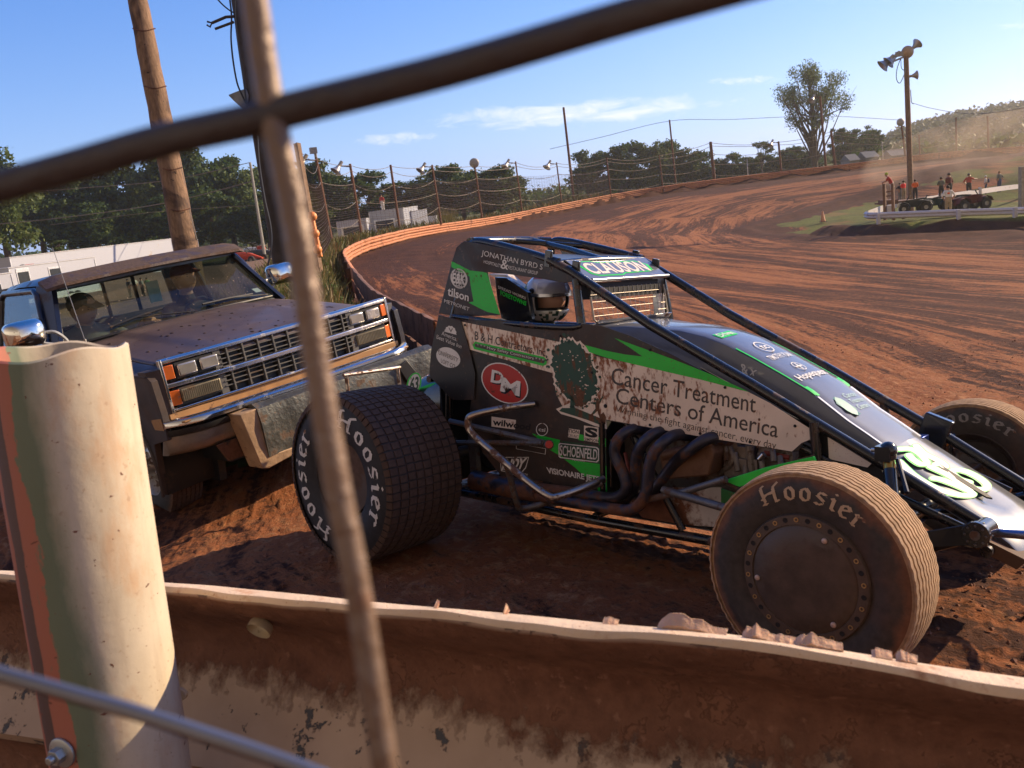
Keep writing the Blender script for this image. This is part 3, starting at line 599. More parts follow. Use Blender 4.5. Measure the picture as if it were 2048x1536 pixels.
# ------------------------------------------------------------------ sprint car
def sprint_car():
    car=thing('sprint_car',(0,0,0),'black, green and white open wheel race car splattered with clay, in front of the pickup','race car',mw=CAR.mw())
    BLK=mat('black_wrap',(.014,.012,.013),.40,0,mud=.62,msc=4.5,var=.2,coat=.08,mudcol=(.062,.035,.025),soft=.25,fleck=.8)
    BLKC=mat('black_gloss_panel',(.135,.142,.168),.28,.1,mud=.05,msc=7,var=.1,coat=.6,mudcol=(.07,.04,.028))
    TUBE=mat('black_tube_paint',(.010,.011,.014),.25,0,mud=.34,msc=12,var=.1,coat=.5,mudcol=(.075,.042,.028))
    CLEANT=mat('clean_black_tube_paint',(.012,.014,.020),.22,0,mud=.08,msc=12,var=.1,coat=.6,mudcol=(.07,.04,.03))
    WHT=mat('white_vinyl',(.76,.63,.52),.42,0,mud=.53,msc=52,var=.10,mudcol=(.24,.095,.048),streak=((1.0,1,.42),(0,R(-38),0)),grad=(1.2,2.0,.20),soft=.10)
    WHTC=mat('white_vinyl_clean',(.76,.66,.57),.42,0,mud=.17,msc=18,var=.05,mudcol=(.25,.10,.05),fleck=.5)
    WL=mat('white_lettering',(.72,.70,.68),.45,0,mud=.16,msc=30,var=.05,mudcol=(.12,.06,.04))
    GRN=mat('bright_green_vinyl',(.012,.52,.040),.38,0,mud=.14,msc=22,var=.06,mudcol=(.10,.07,.03),fleck=.6)
    GRNC=mat('fluorescent_green_vinyl',(.02,.66,.06),.32,0,mud=0,var=.05)
    RED=mat('red_vinyl',(.42,.022,.016),.4,0,mud=.2,msc=20,var=.08,mudcol=(.16,.05,.03))
    DKT=mat('dark_grey_lettering',(.055,.048,.046),.5,0,mud=.34,msc=52,var=.1,mudcol=(.19,.075,.038),streak=((1.0,1,.30),(0,R(-32),0)))
    TEAL=mat('dark_green_print',(.012,.062,.042),.5,0,mud=.40,msc=30,var=.1,mudcol=(.13,.06,.033),streak=((1.0,1,.30),(0,R(-32),0)))
    DG=mat('deep_green_vinyl',(.010,.060,.028),.4,0,mud=.2,msc=20,var=.1)
    CHR=mat('polished_tube',(.42,.36,.31),.28,1,mud=.42,msc=20,var=.1,mudcol=(.13,.065,.04))
    ALU=mat('brushed_aluminium',(.60,.60,.62),.3,1,mud=.05,msc=10,var=.08)
    STL=mat('dirty_steel',(.16,.15,.145),.5,.6,mud=.45,msc=16,var=.2,mudcol=(.10,.055,.036),bump=.3)
    HDR=mat('heat_blued_header',(.060,.060,.085),.42,.7,mud=.46,msc=9,var=.4,mudcol=(.12,.05,.028))
    GOLD=mat('gold_shock_body',(.55,.30,.06),.3,.9,var=.1)
    DARK=mat('dark_cockpit_black',(.008,.008,.010),.7,0,mud=.2,msc=8,mudcol=(.035,.020,.015))
    ENG=mat('dirty_cast_aluminium',(.20,.17,.15),.55,.45,mud=.5,msc=14,var=.3,mudcol=(.10,.058,.038),bump=.5)
    TEN=mat('blue_anodised',(.02,.05,.25),.3,.8,var=.1)
    SB=Surf(CAR,-.42,.045)                              # right side panel plane: y=-.42+.045 x
    UP=Surf(CAR,-.335,0)                                # cage side panel plane
    def panel(name,sf,P,mt,th=.006,bevel=.0015,parent=car):
        m=MB(); m.slab([sf.p(x,y,0) for x,y in P],(0,th,0)); return obj(name,m,mt,parent,bevel=bevel,smooth=False)
    def T(name,items,mt,parent): 
        m=MB()
        for sf,txt,q,lift,bold in items: decal_text(m,sf,txt,q,lift,bold)
        return obj(name,m,mt,parent,fix=False,smooth=False)
    def D(name,items,mt,parent):
        m=MB()
        for sf,P,lift in items: decal_poly(m,sf,P,lift)
        return obj(name,m,mt,parent,fix=False,smooth=False)
    # ---- upper cage panel
    up=panel('cage_panel',UP,[(928,482),(955,486),(1010,497),(1060,508),(1098,518),(1133,535),(1152,562),(1128,566),(1087,558),(1030,550),(975,544),(983,580),(999,630),(960,632),(921,633),(877,627),(890,577),(903,525),(913,494)],BLK)
    D('green_stripe',[(UP,[(903,522),(940,541),(966,544),(974,546),(1000,629),(975,624),(958,616),(937,605),(947,603),(942,575),(939,553),(903,534)],.0010)],GRN,up)
    T('lettering',[(UP,'JONATHAN BYRD S',[(964,500),(1086,529),(1084,543),(962,514)],.0018,.0),(UP,'HOSPITALITY',[(968,520),(1004,529),(1003,536),(967,526)],.0018,.0),(UP,'RESTAURANT GROUP',[(1017,531),(1076,543),(1075,550),(1016,538)],.0018,.0),(UP,'&',[(1003,518),(1018,521),(1016,540),(1001,537)],.0018,.01),
        (UP,'tilson',[(896,573),(938,587),(937,603),(895,591)],.0018,.02),(UP,'METRONET',[(889,598),(939,615),(938,622),(888,605)],.0018,0)],WL,up)
    gl=MB(); ring(gl,UP,918,557,17,20,2.5,.0018,3)
    for k in range(-2,3):
        ring(gl,UP,918,557,max(1.5,abs(k)*6.5+1.2),19.6,1.1,.0020,2)
        decal_poly(gl,UP,[(902+abs(k)*2.4,557+k*7-2),(934-abs(k)*2.4,559+k*7+1),(934-abs(k)*2.4,560.2+k*7+1),(902+abs(k)*2.4,558.2+k*7-2)],.0019)
    decal_text(gl,UP,'E&K',[(906,545),(932,549),(930,571),(904,566)],.0022,.03); obj('globe_logo',gl,WL,up,fix=False,smooth=False)
    # ---- tail lower panel
    tl=Surf(CAR,-.43,.045); tp=panel('tail_panel',tl,[(877,630),(921,641),(938,698),(950,748),(948,800),(905,800),(858,752),(862,700)],BLK)
    T('lettering',[(tl,'Americas',[(884,662),(917,675),(915,683),(883,670)],.0018,.0),(tl,'Best Value Inn',[(874,669),(924,690),(922,697),(873,677)],.0018,.0)],WL,tp)
    D('sun_logo',[(tl,[(888,663)]+[(901+12.5*math.cos(PI+i*PI/12)*(1 if i%2 else .9),666+15*math.sin(PI+i*PI/12)*(1 if i%2 else .9)+(i-6)*.35) for i in range(13)]+[(914,670)],.0014),(tl,ell(896.5,715,24,20,5),.0014)],WL,tp)
    T('dark_lettering',[(tl,'UNIVERSITY',[(878,700),(917,716),(915,724),(877,709)],.0022,.0),(tl,'LOFT CO.',[(882,717),(912,730),(910,738),(882,725)],.0022,.0),(tl,'V',[(897,655),(906,657),(905,665),(898,663)],.0022,.01)],DKT,tp)
    # ---- big side panel
    sp=panel('side_panel',SB,[(921,641),(1000,640),(1060,646),(1131,651),(1165,648),(1200,651),(1262,672),(1335,705),(1450,765),(1560,828),(1600,845),(1621,858),(1622,880),(1606,886),(1598,902),(1585,905),(1212,841),(1214,985),(1105,975),(1010,962),(965,905),(938,830),(950,745),(938,698)],BLK,th=.005)
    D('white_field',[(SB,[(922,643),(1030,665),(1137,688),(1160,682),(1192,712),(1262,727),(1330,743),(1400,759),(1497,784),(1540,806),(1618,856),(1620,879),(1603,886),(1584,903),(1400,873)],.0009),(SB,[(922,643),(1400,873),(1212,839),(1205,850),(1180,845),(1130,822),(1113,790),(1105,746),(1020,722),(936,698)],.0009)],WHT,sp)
    rr_=random.Random(5)
    cr=[(1148+44*math.cos(t)*(1+.10*rr_.uniform(-1,1))+8*math.sin(t),745+64*math.sin(t)*(1+.08*rr_.uniform(-1,1))+9*math.cos(t)) for t in [2*PI*i/70 for i in range(70)]]
    cr0=[(1147+(x-1147)*1.10,745+(y-745)*1.08) for x,y in cr]
    D('tree_halo',[(SB,cr0,.0013),(SB,[(1112,818),(1140,806),(1140,798),(1150,798),(1152,808),(1180,820),(1212,838),(1214,858),(1190,852),(1150,836),(1122,828)],.0013)],WHTC,sp)
    tr=[(SB,cr,.0017),(SB,[(1141,790),(1147,792),(1149,815),(1200,836),(1211,846),(1208,853),(1175,840),(1118,822),(1124,816),(1140,816)],.0017),
        (SB,[(1192,799),(1195,796),(1198,799),(1197,803),(1206,791),(1207,793),(1199,808),(1199,820),(1205,845),(1202,845),(1195,822),(1181,834),(1180,831),(1191,817),(1190,808),(1181,807),(1181,805),(1192,804)],.0017),(SB,[(1200,830),(1207,824),(1212,834),(1211,848),(1202,844)],.0017)]
    for k in range(60):
        a=rr_.uniform(0,2*PI); q=rr_.uniform(.9,1.2); x=1148+46*q*math.cos(a)+8*math.sin(a); y=745+64*q*math.sin(a)+9*math.cos(a); s_=rr_.uniform(1.5,4); tr.append((SB,[(x+s_*math.cos(b)*rr_.uniform(.6,1.2),y+s_*math.sin(b)*rr_.uniform(.6,1.2)) for b in [i*PI/3 for i in range(6)]],.0017))
    D('tree_logo',tr,TEAL,sp)
    gap=[]
    for k in range(46):
        a=rr_.uniform(0,2*PI); q=math.sqrt(rr_.uniform(0.02,.8)); x=1148+44*q*math.cos(a); y=745+60*q*math.sin(a); s_=rr_.uniform(.8,2.4); gap.append((SB,[(x+s_*math.cos(b)*rr_.uniform(.5,1.3),y+s_*.7*math.sin(b)*rr_.uniform(.5,1.3)) for b in [i*PI/3 for i in range(6)]],.0021))
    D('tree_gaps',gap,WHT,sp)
    D('green_stripe',[(SB,[(1170,690),(1215,702),(1250,709),(1285,713),(1262,697),(1229,676),(1290,698),(1350,720),(1420,748),(1499,784),(1400,759),(1300,736),(1215,716),(1178,704)],.0014),(SB,[(1064,867),(1120,880),(1116,900),(1128,916),(1100,900)],.0010),(SB,[(1158,868),(1167,870),(1168,882),(1157,880)],.0010),(SB,[(1197,874),(1212,877),(1212,894),(1198,890)],.0010),(SB,[(1128,918),(1198,928),(1213,932),(1214,984),(1196,981),(1192,957),(1168,952),(1150,935)],.0010),(SB,[(996,811),(1012,815),(1012,818),(1000,815)],.0010)],GRN,sp)
    D('deep_green_field',[(SB,[(1120,881),(1166,887),(1212,896),(1213,931),(1130,916)],.0008)],DG,sp)
    T('lettering',[(SB,'Cancer Treatment',[(1224,734),(1513,791),(1511,826),(1222,768)],.0018,.004),(SB,'Centers of America',[(1233,774),(1558,842),(1555,876),(1231,806)],.0018,.004),(SB,'Winning the fight against cancer, every day.',[(1232,811),(1556,884),(1554,905),(1230,827)],.0018,-.004),(SB,'B & H Contractors, Inc.',[(950,662),(1094,698),(1093,716),(949,682)],.0018,.01)],DKT,sp)
    D('green_pill',[(SB,[(950,683),(1088,714),(1094,720),(1093,729),(1086,732),(948,698),(945,690)],.0014)],GRN,sp)
    D('pill_core',[(SB,[(951,687),(1088,718),(1090,723),(1087,727),(951,694),(949,690)],.0018)],DKT,sp)
    T('small_lettering',[(SB,'* * * Hwy Safety Contractors * * *',[(954,687),(1088,718),(1087,726),(953,694)],.0022,0)],WL,sp)
    D('red_oval',[(SB,ell(1009.5,766.5,45,37.5,12),.0014)],RED,sp)
    m=MB(); ring(m,SB,1009.5,766.5,47,39.5,2.2,.0018,12.4); obj('oval_rim',m,WL,sp,fix=False,smooth=False)
    T('oval_shadow',[(SB,'D',[(987,742),(1010,748),(1008,773),(984,767)],.0018,.03),(SB,'M',[(1007,757),(1043,767),(1041,797),(1002,786)],.0018,.03)],DARK,sp)
    T('oval_letters',[(SB,'D',[(984,739),(1008,745),(1006,770),(981,764)],.0022,.03),(SB,'M',[(1004,754),(1041,763),(1039,793),(1000,782)],.0022,.03)],WL,sp)
    D('white_stickers',[(SB,[(983,833),(1032,840),(1030,859),(983,853)],.0012),(SB,[(1138,857),(1160,860),(1157,878),(1136,874)],.0012),(SB,[(1168,851),(1197,855),(1197,886),(1168,881)],.0012)],WHTC,sp)
    T('sticker_lettering',[(SB,'wilwood',[(986,837),(1062,848),(1060,861),(985,850)],.0018,.03),(SB,'TION',[(1137,858),(1158,861),(1157,868),(1136,865)],.0018,.02),(SB,'ON INC',[(1137,867),(1157,871),(1156,877),(1136,873)],.0018,.0),(SB,'S',[(1170,853),(1196,857),(1195,877),(1170,873)],.0018,.05),(SB,'SIMPSON',[(1169,875),(1197,879),(1197,885),(1169,881)],.0018,.01)],DARK,sp)
    m=MB(); frame_poly(m,SB,[(1117,888),(1120,886),(1194,894),(1198,898),(1198,921),(1194,925),(1120,916),(1117,913)],2,.0018); frame_poly(m,SB,[(1032,886),(1092,898),(1091,909),(1032,897)],1.2,.0016); ring(m,SB,1084,859,12,13,1.4,.0016)
    frame_poly(m,SB,[(1000,922),(1012,914),(1058,914),(1052,936),(1040,950),(1002,942)],1.3,.0016)
    for it in (('SCHOENFELD',[(1120,890),(1195,899),(1194,920),(1119,911)],.015),('HEADERS',[(1146,917),(1170,920),(1169,924),(1145,921)],0),('VISIONAIRE JETS',[(1092,934),(1199,953),(1198,968),(1096,950)],.03),('INDY',[(1008,918),(1055,916),(1046,938),(1003,940)],.05),('RACE PARTS',[(1012,941),(1056,948),(1055,955),(1012,947)],.0),('csi',[(1078,855),(1091,857),(1090,864),(1077,862)],.01),('KSE',[(1073,884),(1090,884),(1088,892),(1072,891)],.03)): decal_text(m,SB,it[0],it[1],.0020,it[2])
    obj('sponsor_lettering',m,WL,sp,fix=False,smooth=False)
    m=MB(); p=SB.p(1211,812,.002); m.lathe([(-.003,0),(-.003,.008),(.0,.009)],c=p,n=14)
    for q in ((1604,893),(1040,806),(1184,745),(930,650),(1120,672),(1300,700),(1450,775),(1590,852),(1300,850),(1400,867),(1500,884),(952,760),(1000,950),(1100,966),(1205,975),(1206,870)): m.lathe([(-.003,0),(-.003,.005),(.0,.006)],c=SB.p(*q,.002),n=10)
    obj('rivets',m,DARK,sp)
    # ---- cockpit rim tube along the top of the side panel
    m=MB(); m.tube([UP.p(905,633,.03),UP.p(960,640,.04),UP.p(1050,650,.05),UP.p(1135,655,.04),UP.p(1165,652,.03)],.014,10,sm=5); obj('cockpit_rim',m,TUBE,car)
    # ---- hood and nose
    HP=[(.92,1.045,.30),(1.00,1.062,.27),(1.10,1.056,.20),(1.22,1.042,.165),(1.36,1.030,.16),(1.48,1.004,.16),(1.58,.972,.16),(1.70,.915,.16),(1.82,.853,.16),(1.93,.793,.16),(2.07,.690,.16),(2.15,.640,.16),(2.225,.590,.162)]
    NP=[(2.225,.590,.165),(2.32,.528,.18),(2.41,.469,.19),(2.50,.410,.20),(2.56,.373,.205),(2.62,.330,.205),(2.655,.290,.20)]
    def hz(x,y,tab):
        for i in range(len(tab)-1):
            if x<=tab[i+1][0] or i==len(tab)-2:
                t=(x-tab[i][0])/(tab[i+1][0]-tab[i][0]); z=tab[i][1]*(1-t)+tab[i+1][1]*t; w_=tab[i][2]*(1-t)+tab[i+1][2]*t
                return z+.012*(1-min(1,abs(y)/w_)**2)
    hood=MB(); rings=[]
    for x,z,w_ in HP:
        dep=.16 if x<1.5 else .20; 
        if x<1.15: dep=.05
        ys=[-w_,-w_*.96,-w_*.6,0,w_*.6,w_*.96,w_]
        top=[Vector((x,y,hz(x,y,HP)-(.004 if abs(y)>=w_*.99 else 0))) for y in ys]
        low=[Vector((x,w_+.05,z-dep)),Vector((x,w_+.044,z-dep)),Vector((x,w_-.006,z-.012)),Vector((x,0,z-.004)),Vector((x,-w_+.006,z-.012)),Vector((x,-w_-.044,z-dep)),Vector((x,-w_-.05,z-dep))]
        rings.append(top+low)
    hood.loft(rings); ho=obj('hood',hood,BLKC,car,ang=35)
    def hs(u0,v0,u1,v1,tab,lift=.0022):                 # decal strip on the hood: u along x, v along y
        n=14; V=[];F=[]
        for i in range(n+1):
            for v in (v0,v1): x=u0+(u1-u0)*i/n; V.append((x,v,hz(x,v,tab)+lift))
        return V,[(2*i,2*i+1,2*i+3,2*i+2) for i in range(n)]
    m=MB()
    for s in (-1,1): m.add(*hs(1.62,s*.158,1.95,s*.150,HP))
    m.add(*hs(1.905,-.15,1.955,.15,HP)); m.add(*hs(1.49,-.115,1.535,.02,HP)); obj('green_border',m,GRNC,ho,fix=False,smooth=False)
    m=MB(); m.add(*hs(1.957,-.158,2.224,.158,HP,.0018)); obj('white_glare_field',m,mat('white_wrap_with_glare',(.70,.70,.72),.30,.0,coat=.8,var=.04),ho,fix=False)  # white nose area, brightened so its colour carries the sun's reflection on gloss
    def htext(mb,s,x0,x1,y0,y1,tab,bold=0,lift=.003,rot=0):   # text top towards the cockpit, reading from near side to far side
        U,F=text_geo(s,bold); mb.add([(x1+(x0-x1)*v,y0+(y1-y0)*u,hz(x1+(x0-x1)*v,y0+(y1-y0)*u,tab)+lift) for u,v in U],F)
    m=MB(); htext(m,'Driven',1.495,1.53,-.105,.01,HP,.02,.0034); htext(m,'TIMOTHY PLAN',1.715,1.745,-.09,.09,HP,.01); htext(m,'Hopequest',1.845,1.890,-.12,.12,HP,.02); htext(m,'tc',1.645,1.675,-.025,.03,HP,.02); htext(m,'+',1.79,1.83,-.025,.025,HP,.0)
    for cx,cy,r0 in ((1.66,.0,.042),(1.81,0,.03)):
        n=24; V=[(cx+r0*math.cos(2*PI*i/n)*k,cy+r0*math.sin(2*PI*i/n)*k*1.1,hz(cx,cy,HP)+.003-(r0*math.cos(2*PI*i/n)*k)*.45) for k in (1,.86) for i in range(n)]; m.add(V,[(i,(i+1)%n,n+(i+1)%n,n+i) for i in range(n)])
    obj('hood_lettering',m,WL,ho,fix=False,smooth=False)
    m=MB(); htext(m,'Cancer',1.985,2.005,-.01,.10,HP,.0); htext(m,'Treatment',2.012,2.032,-.01,.11,HP,.0); htext(m,'Centers',2.040,2.060,-.01,.09,HP,.0)
    n=16; m.add([(2.03+.045*math.cos(2*PI*i/n)*(1+.2*(i%2)),-.07+.035*math.sin(2*PI*i/n)*(1+.2*(i%2)),hz(2.03,-.07,HP)+.003-.045*math.cos(2*PI*i/n)*.72) for i in range(n)],[tuple(range(n))]); obj('small_tree_logo',m,mat('faded_teal_print',(.22,.42,.36),.4,0),ho,fix=False,smooth=False)
    m=MB(); q0=[CAR.S(1475,742,-.195),CAR.S(1500,712,-.2)]
    decal_text(m,Surf(CAR,-.2045),'& x',[(1478,726),(1518,736),(1508,752),(1486,748)],.001,.02); obj('flag_logo',m,WL,ho,fix=False,smooth=False)
    nose=MB(); rings=[]
    for x,z,w_ in NP:
        ys=[-w_,-w_*.97,-w_*.5,-.012,.012,w_*.5,w_*.97,w_]; k=(x-2.225)/.43
        groove=.022 if .05<k<.68 else .0
        top=[Vector((x,y,hz(x,y,NP)-(groove if abs(y)<.02 else 0)-(.004 if abs(y)==w_ else 0))) for y in ys]
        low=[Vector((x,w_-.01,z-.03-.05*(1-k))),Vector((x,-w_+.01,z-.03-.05*(1-k)))]
        rings.append(top+low)
    nose.loft(rings); no=obj('nose_cone',nose,BLKC,car,ang=35)
    # the slot: a dark recess along the middle of the nose
    m=MB(); P=[(2.245,-.055),(2.26,-.10),(2.50,-.035),(2.512,-.012),(2.49,-.006),(2.36,-.03),(2.27,-.03)]
    m.slab([(x,y+.02,hz(x,y,NP)+.0045) for x,y in P],(0,0,-.006)); obj('nose_slot',m,DARK,no)
    # traced race number laid on the sloping nose
    ND=Vector((.562,0,.827)); NP0=Vector((2.225,0,.606))
    def ns(px,py,l):
        o,d=CAR._r(px,py); t=(NP0-o).dot(ND)/d.dot(ND); return o+d*t+ND*l
    def cv(x,y): return 1740+x/4.987,780+y/4.987
    paths=[[(285,715),(430,850),(600,955),(760,1022),(900,1052),(1000,1055),(1015,1030),(930,985),(800,930),(690,893),(630,885)],[(290,592),(400,592),(490,640),(550,705),(560,738),(500,742),(430,700),(385,655)],[(455,560),(540,640),(640,690),(720,735),(750,770),(690,742),(650,745)],[(600,770),(760,845),(900,930),(1040,988),(1140,992),(1160,950),(1080,880),(960,820),(845,800),(810,828),(880,890),(985,925)]]
    for nm,mt,wd,lf in (('number_border',GRNC,50,.0010),('number',mat('cream_number',(.80,.80,.66),.35,0,var=.03),34,.0022)):
        m=MB(); q=0
        for P in paths:
            P=[(a.x,a.y) for a in catmull([(x,y,0) for x,y in P],4)]
            for i,(x,y) in enumerate(P):
                q+=1; l=lf+q*.000004; m.add([ns(*cv(x+wd*math.cos(a)*1.0,y+wd*.55*math.sin(a)),l) for a in [2*PI*k/12 for k in range(12)]],[tuple(range(12))])
                if i:
                    x0,y0=P[i-1]; dx,dy=x-x0,y-y0; L_=math.hypot(dx,dy*1.8)+1e-6; nx_,ny_=-dy*1.8/L_*wd,dx/L_*wd*.55; m.add([ns(*cv(a,b),l+.000002) for a,b in ((x0-nx_,y0-ny_),(x0+nx_,y0+ny_),(x+nx_,y+ny_),(x-nx_,y-ny_))],[(0,1,2,3)])
        obj(nm,m,mt,no,fix=False,smooth=False)
    # ---- side white fin below the hood near the front, dark lower cowl
    m=MB(); m.slab([CAR.S(x,y,-.30) for x,y in ((1400,735),(1560,820),(1700,890),(1760,930),(1775,975),(1640,990),(1640,900),(1560,850),(1420,760))],(0,.004,0)); obj('front_side_panel',m,DARK,car)
    m=MB(); m.slab([CAR.S(x,y,-.31) for x,y in ((1655,868),(1700,900),(1745,925),(1735,935),(1690,925),(1658,918))],(0,.003,0)); obj('white_side_fin',m,WHTC,car)
    m=MB(); m.slab([CAR.S(x,y,-.30) for x,y in ((1240,985),(1330,975),(1442,975),(1442,1055),(1370,1050),(1285,1036))],(0,.004,0)); obj('belly_panel',m,mat('white_belly_panel',(.55,.50,.45),.5,0,mud=.48,msc=5,mudcol=(.16,.065,.035)),car,bevel=.001)
    m=MB(); m.slab([CAR.S(x,y,-.43) for x,y in ((1447,961),(1530,935),(1627,913),(1634,930),(1560,952),(1478,974))],(0,.012,0)); fw=obj('front_wing_panel',m,GRNC,car,bevel=.002)
    m=MB(); m.slab([CAR.S(x,y,-.425) for x,y in ((1442,962),(1450,958),(1627,909),(1627,913),(1450,963),(1478,976),(1560,954),(1560,959),(1477,982))],(0,.010,0)); obj('wing_edge',m,TUBE,fw)
    m=MB(); m.slab([CAR.S(x,y,-.40) for x,y in ((1442,977),(1480,990),(1478,998),(1450,1040),(1442,1042))],(0,.006,0)); obj('foot_guard',m,mat('green_foot_guard',(.03,.20,.04),.5,0,mud=.3,msc=10),car)
    # ---- roll cage and frame
    c=MB(); tb=lambda P,r=.0205,sm=0: c.tube(P,r,14,sm=sm)
    for s in (-1,1):
        tb([(.80,s*.325,1.365),(.92,s*.32,1.306),(1.325,s*.32,1.067),(1.77,s*.315,.838),(2.25,s*.305,.578),(2.56,s*.28,.402)],.0205)
        tb([(.95,s*.325,1.27),(.965,s*.335,1.17),(.98,s*.34,1.06),(.98,s*.35,.8),(.95,s*.34,.26)],.0205)
        tb([(.10,s*.32,1.05),(.25,s*.31,1.38),(.28,s*.30,1.470),(.36,s*.30,1.478),(.60,s*.31,1.42),(.85,s*.32,1.35)],.021,4)
        tb([(.10,s*.32,1.05),(.06,s*.33,.6),(.03,s*.34,.28),(.1,s*.34,.22),(1.0,s*.34,.20),(1.9,s*.33,.20),(2.3,s*.30,.26),(2.58,s*.28,.38)],.021)
        tb([(.10,s*.33,1.04),(.98,s*.34,1.0),(1.6,s*.32,.78),(2.2,s*.30,.50),(2.5,s*.28,.38)],.016)
        tb([(2.02,s*.325,.71),(2.05,s*.33,.22)],.019); tb([(1.0,s*.34,.98),(1.45,s*.33,.22)],.016)
    tb([(.27,-.30,1.485),(.22,-.2,1.492),(.20,0,1.495),(.22,.2,1.492),(.27,.30,1.485)],.021,4)
    tb([(.85,-.32,1.345),(.87,-.1,1.352),(.87,.1,1.352),(.85,.32,1.345)],.019,3); tb([(.24,-.13,1.488),(.42,-.29,1.455)],.014); tb([(.24,.06,1.488),(.50,.30,1.44)],.014); tb([(.24,.2,1.488),(.56,.12,1.42),(.86,.0,1.35)],.016)
    for z in (.22,): 
        for x in (.1,1.0,1.9): tb([(x,-.34,z),(x,.34,z)],.016)
    tb([(2.28,-.30,.46),(2.28,.30,.46)],.018); tb([(2.57,-.28,.31),(2.57,.28,.31)],.020); tb([(-.07,-.34,.8),(-.07,.34,.8)],.018)
    obj('roll_cage',c,TUBE,car)
    m=MB()
    for q in ((946,484),(925,494),(1096,489),(1255,518)):
        p=CAR.S(*q,-.31 if q[0]<1000 else (.30 if q[0]<1200 else .27)); m.tube([p-Vector((0,0,.02)),p+Vector((0,0,.022))],.007,8)
    for p in ((.80,-.33,1.37),(.93,-.30,1.315),(.93,.31,1.31),(.80,.33,1.36)): m.box(p,(.035,.018,.075),Matrix.Rotation(R(12),3,'Y')); m.tube([(p[0]+.02,p[1]-.0,p[2]-.05),(p[0]+.02,p[1],p[2]+.03)],.006,8)
    obj('wing_mount_brackets',m,CLEANT,car,bevel=.002)
    # far cage panel
    m=MB(); m.slab([(.30,.335,1.455),(.60,.335,1.40),(.90,.335,1.30),(.95,.335,1.22),(.62,.335,1.26),(.38,.335,1.28)],(0,-.005,0)); obj('far_cage_panel',m,CLEANT,car)
    # visor
    VQ=[(.875,-.30,1.358),(.875,.30,1.358),(1.012,.295,1.262),(1.012,-.295,1.262)]
    m=MB(); nrm=Vector((.57,0,.82)); m.slab([Vector(VQ[0]),Vector(VQ[3])+Vector((.0,0,0)),Vector(VQ[2]),Vector(VQ[1])],-nrm*.006); m.tube([VQ[3],VQ[2]],.010,10); m.slab([(.62,-.29,1.40),(.875,-.30,1.359),(.875,.30,1.359),(.62,.29,1.395)],(0,0,-.005)); vi=obj('visor',m,BLKC,car)
    def vq(u,v,l): return Vector([quad(VQ,u,v)[i] for i in range(3)])+nrm*l
    def VP(name,P,mt,l): 
        m=MB(); m.add([vq(u,v,l) for u,v in P],[tuple(range(len(P)))]); return obj(name,m,mt,vi,fix=False,smooth=False)
    VP('green_outline',[(.05,.90),(.25,.92),(.32,.84),(.80,.84),(.92,.62),(.90,.34),(.84,.26),(.5,.24),(.45,.16),(.16,.18),(.09,.30)],GRNC,.0012)
    VP('name_back',[(.08,.86),(.25,.88),(.32,.80),(.79,.80),(.89,.62),(.87,.38),(.82,.30),(.5,.28),(.45,.21),(.17,.22),(.11,.32)],BLKC,.0018)
    U,F=text_geo('CLAUSON',.025); m=MB(); m.add([vq(.10+.76*u+.03*(1-v)*0,.27+.54*v,.0024) for u,v in U],F); obj('name_lettering',m,WHTC,vi,fix=False,smooth=False)
    m=MB(); m.slab([(.90,-.29,1.25),(1.0,-.29,1.25),(1.0,.29,1.25),(.90,.29,1.25)],(0,0,-.07)); obj('visor_underside',m,DARK,vi)
    # rock screen
    m=MB(); a,b_=-.30,.27
    def rp(u,v): return (1.02-.02*v,a+(b_-a)*u,1.075+.155*v)
    m.tube([rp(0,.75),rp(.0,.1),rp(.04,0),rp(.96,0),rp(1,.1),rp(1,.95)],.0045,8)
    for i in range(1,16): m.tube([rp(i/16,0),rp(i/16,1.0)],.0011,5)
    for j in range(1,5): m.tube([rp(0,j/5),rp(1,j/5)],.0010,5)
    obj('rock_screen',m,mat('dull_screen_wire',(.34,.30,.26),.45,.7),car)
    m=MB(); m.slab([(1.0,-.29,1.058),(1.02,.27,1.058),(1.05,.26,1.085),(1.03,-.28,1.085)],(-.006,0,.002)); m.tube([(.99,-.31,1.06),(.99,.29,1.062)],.012,10); m.box((.985,.25,1.17),(.03,.05,.20)); obj('cowl_lip',m,ALU,car)
    # seat, headrest wing, far interior
    m=MB(); m.slab([CAR.S(x,y,-.19) for x,y in ((989,554),(1012,556),(1055,585),(1063,640),(1030,648),(1002,636),(994,600))],(0,.03,0)); hd=obj('headrest_wing',m,CLEANT,car,bevel=.004)
    m=MB(); decal_text(m,Surf(CAR,-.191),'SPREAD WORKS',[(996,571),(1052,594),(1051,599),(996,577)],.001,.02); obj('lettering',m,WL,hd,fix=False,smooth=False)
    m=MB(); decal_text(m,Surf(CAR,-.191),'FORETOWNS',[(1000,580),(1053,603),(1052,612),(1001,590)],.001,.04); obj('green_lettering',m,GRNC,hd,fix=False,smooth=False)
    m=MB(); m.slab([CAR.S(x,y,-.05) for x,y in ((975,548),(1010,549),(1062,590),(1050,600),(1012,568))],(0,.06,0)); obj('white_headrest',m,WHTC,car,bevel=.004)
    m=MB(); m.box((.22,0,.72),(.10,.40,.75),Matrix.Rotation(R(-14),3,'Y')); m.box((.45,0,.42),(.5,.40,.10)); obj('seat',m,DARK,car,bevel=.02)
    m=MB(); m.slab([(.0,.34,1.04),(.98,.34,1.03),(1.6,.32,.8),(2.2,.3,.52),(2.2,.3,.3),(1.6,.33,.3),(.0,.34,.3)],(0,.006,0)); obj('left_side_panel',m,BLKC,car)
    m=MB(); m.slab([(-.05,-.33,.23),(2.2,-.28,.23),(2.2,.28,.23),(-.05,.33,.23)],(0,0,-.004)); obj('floor_pan',m,STL,car)
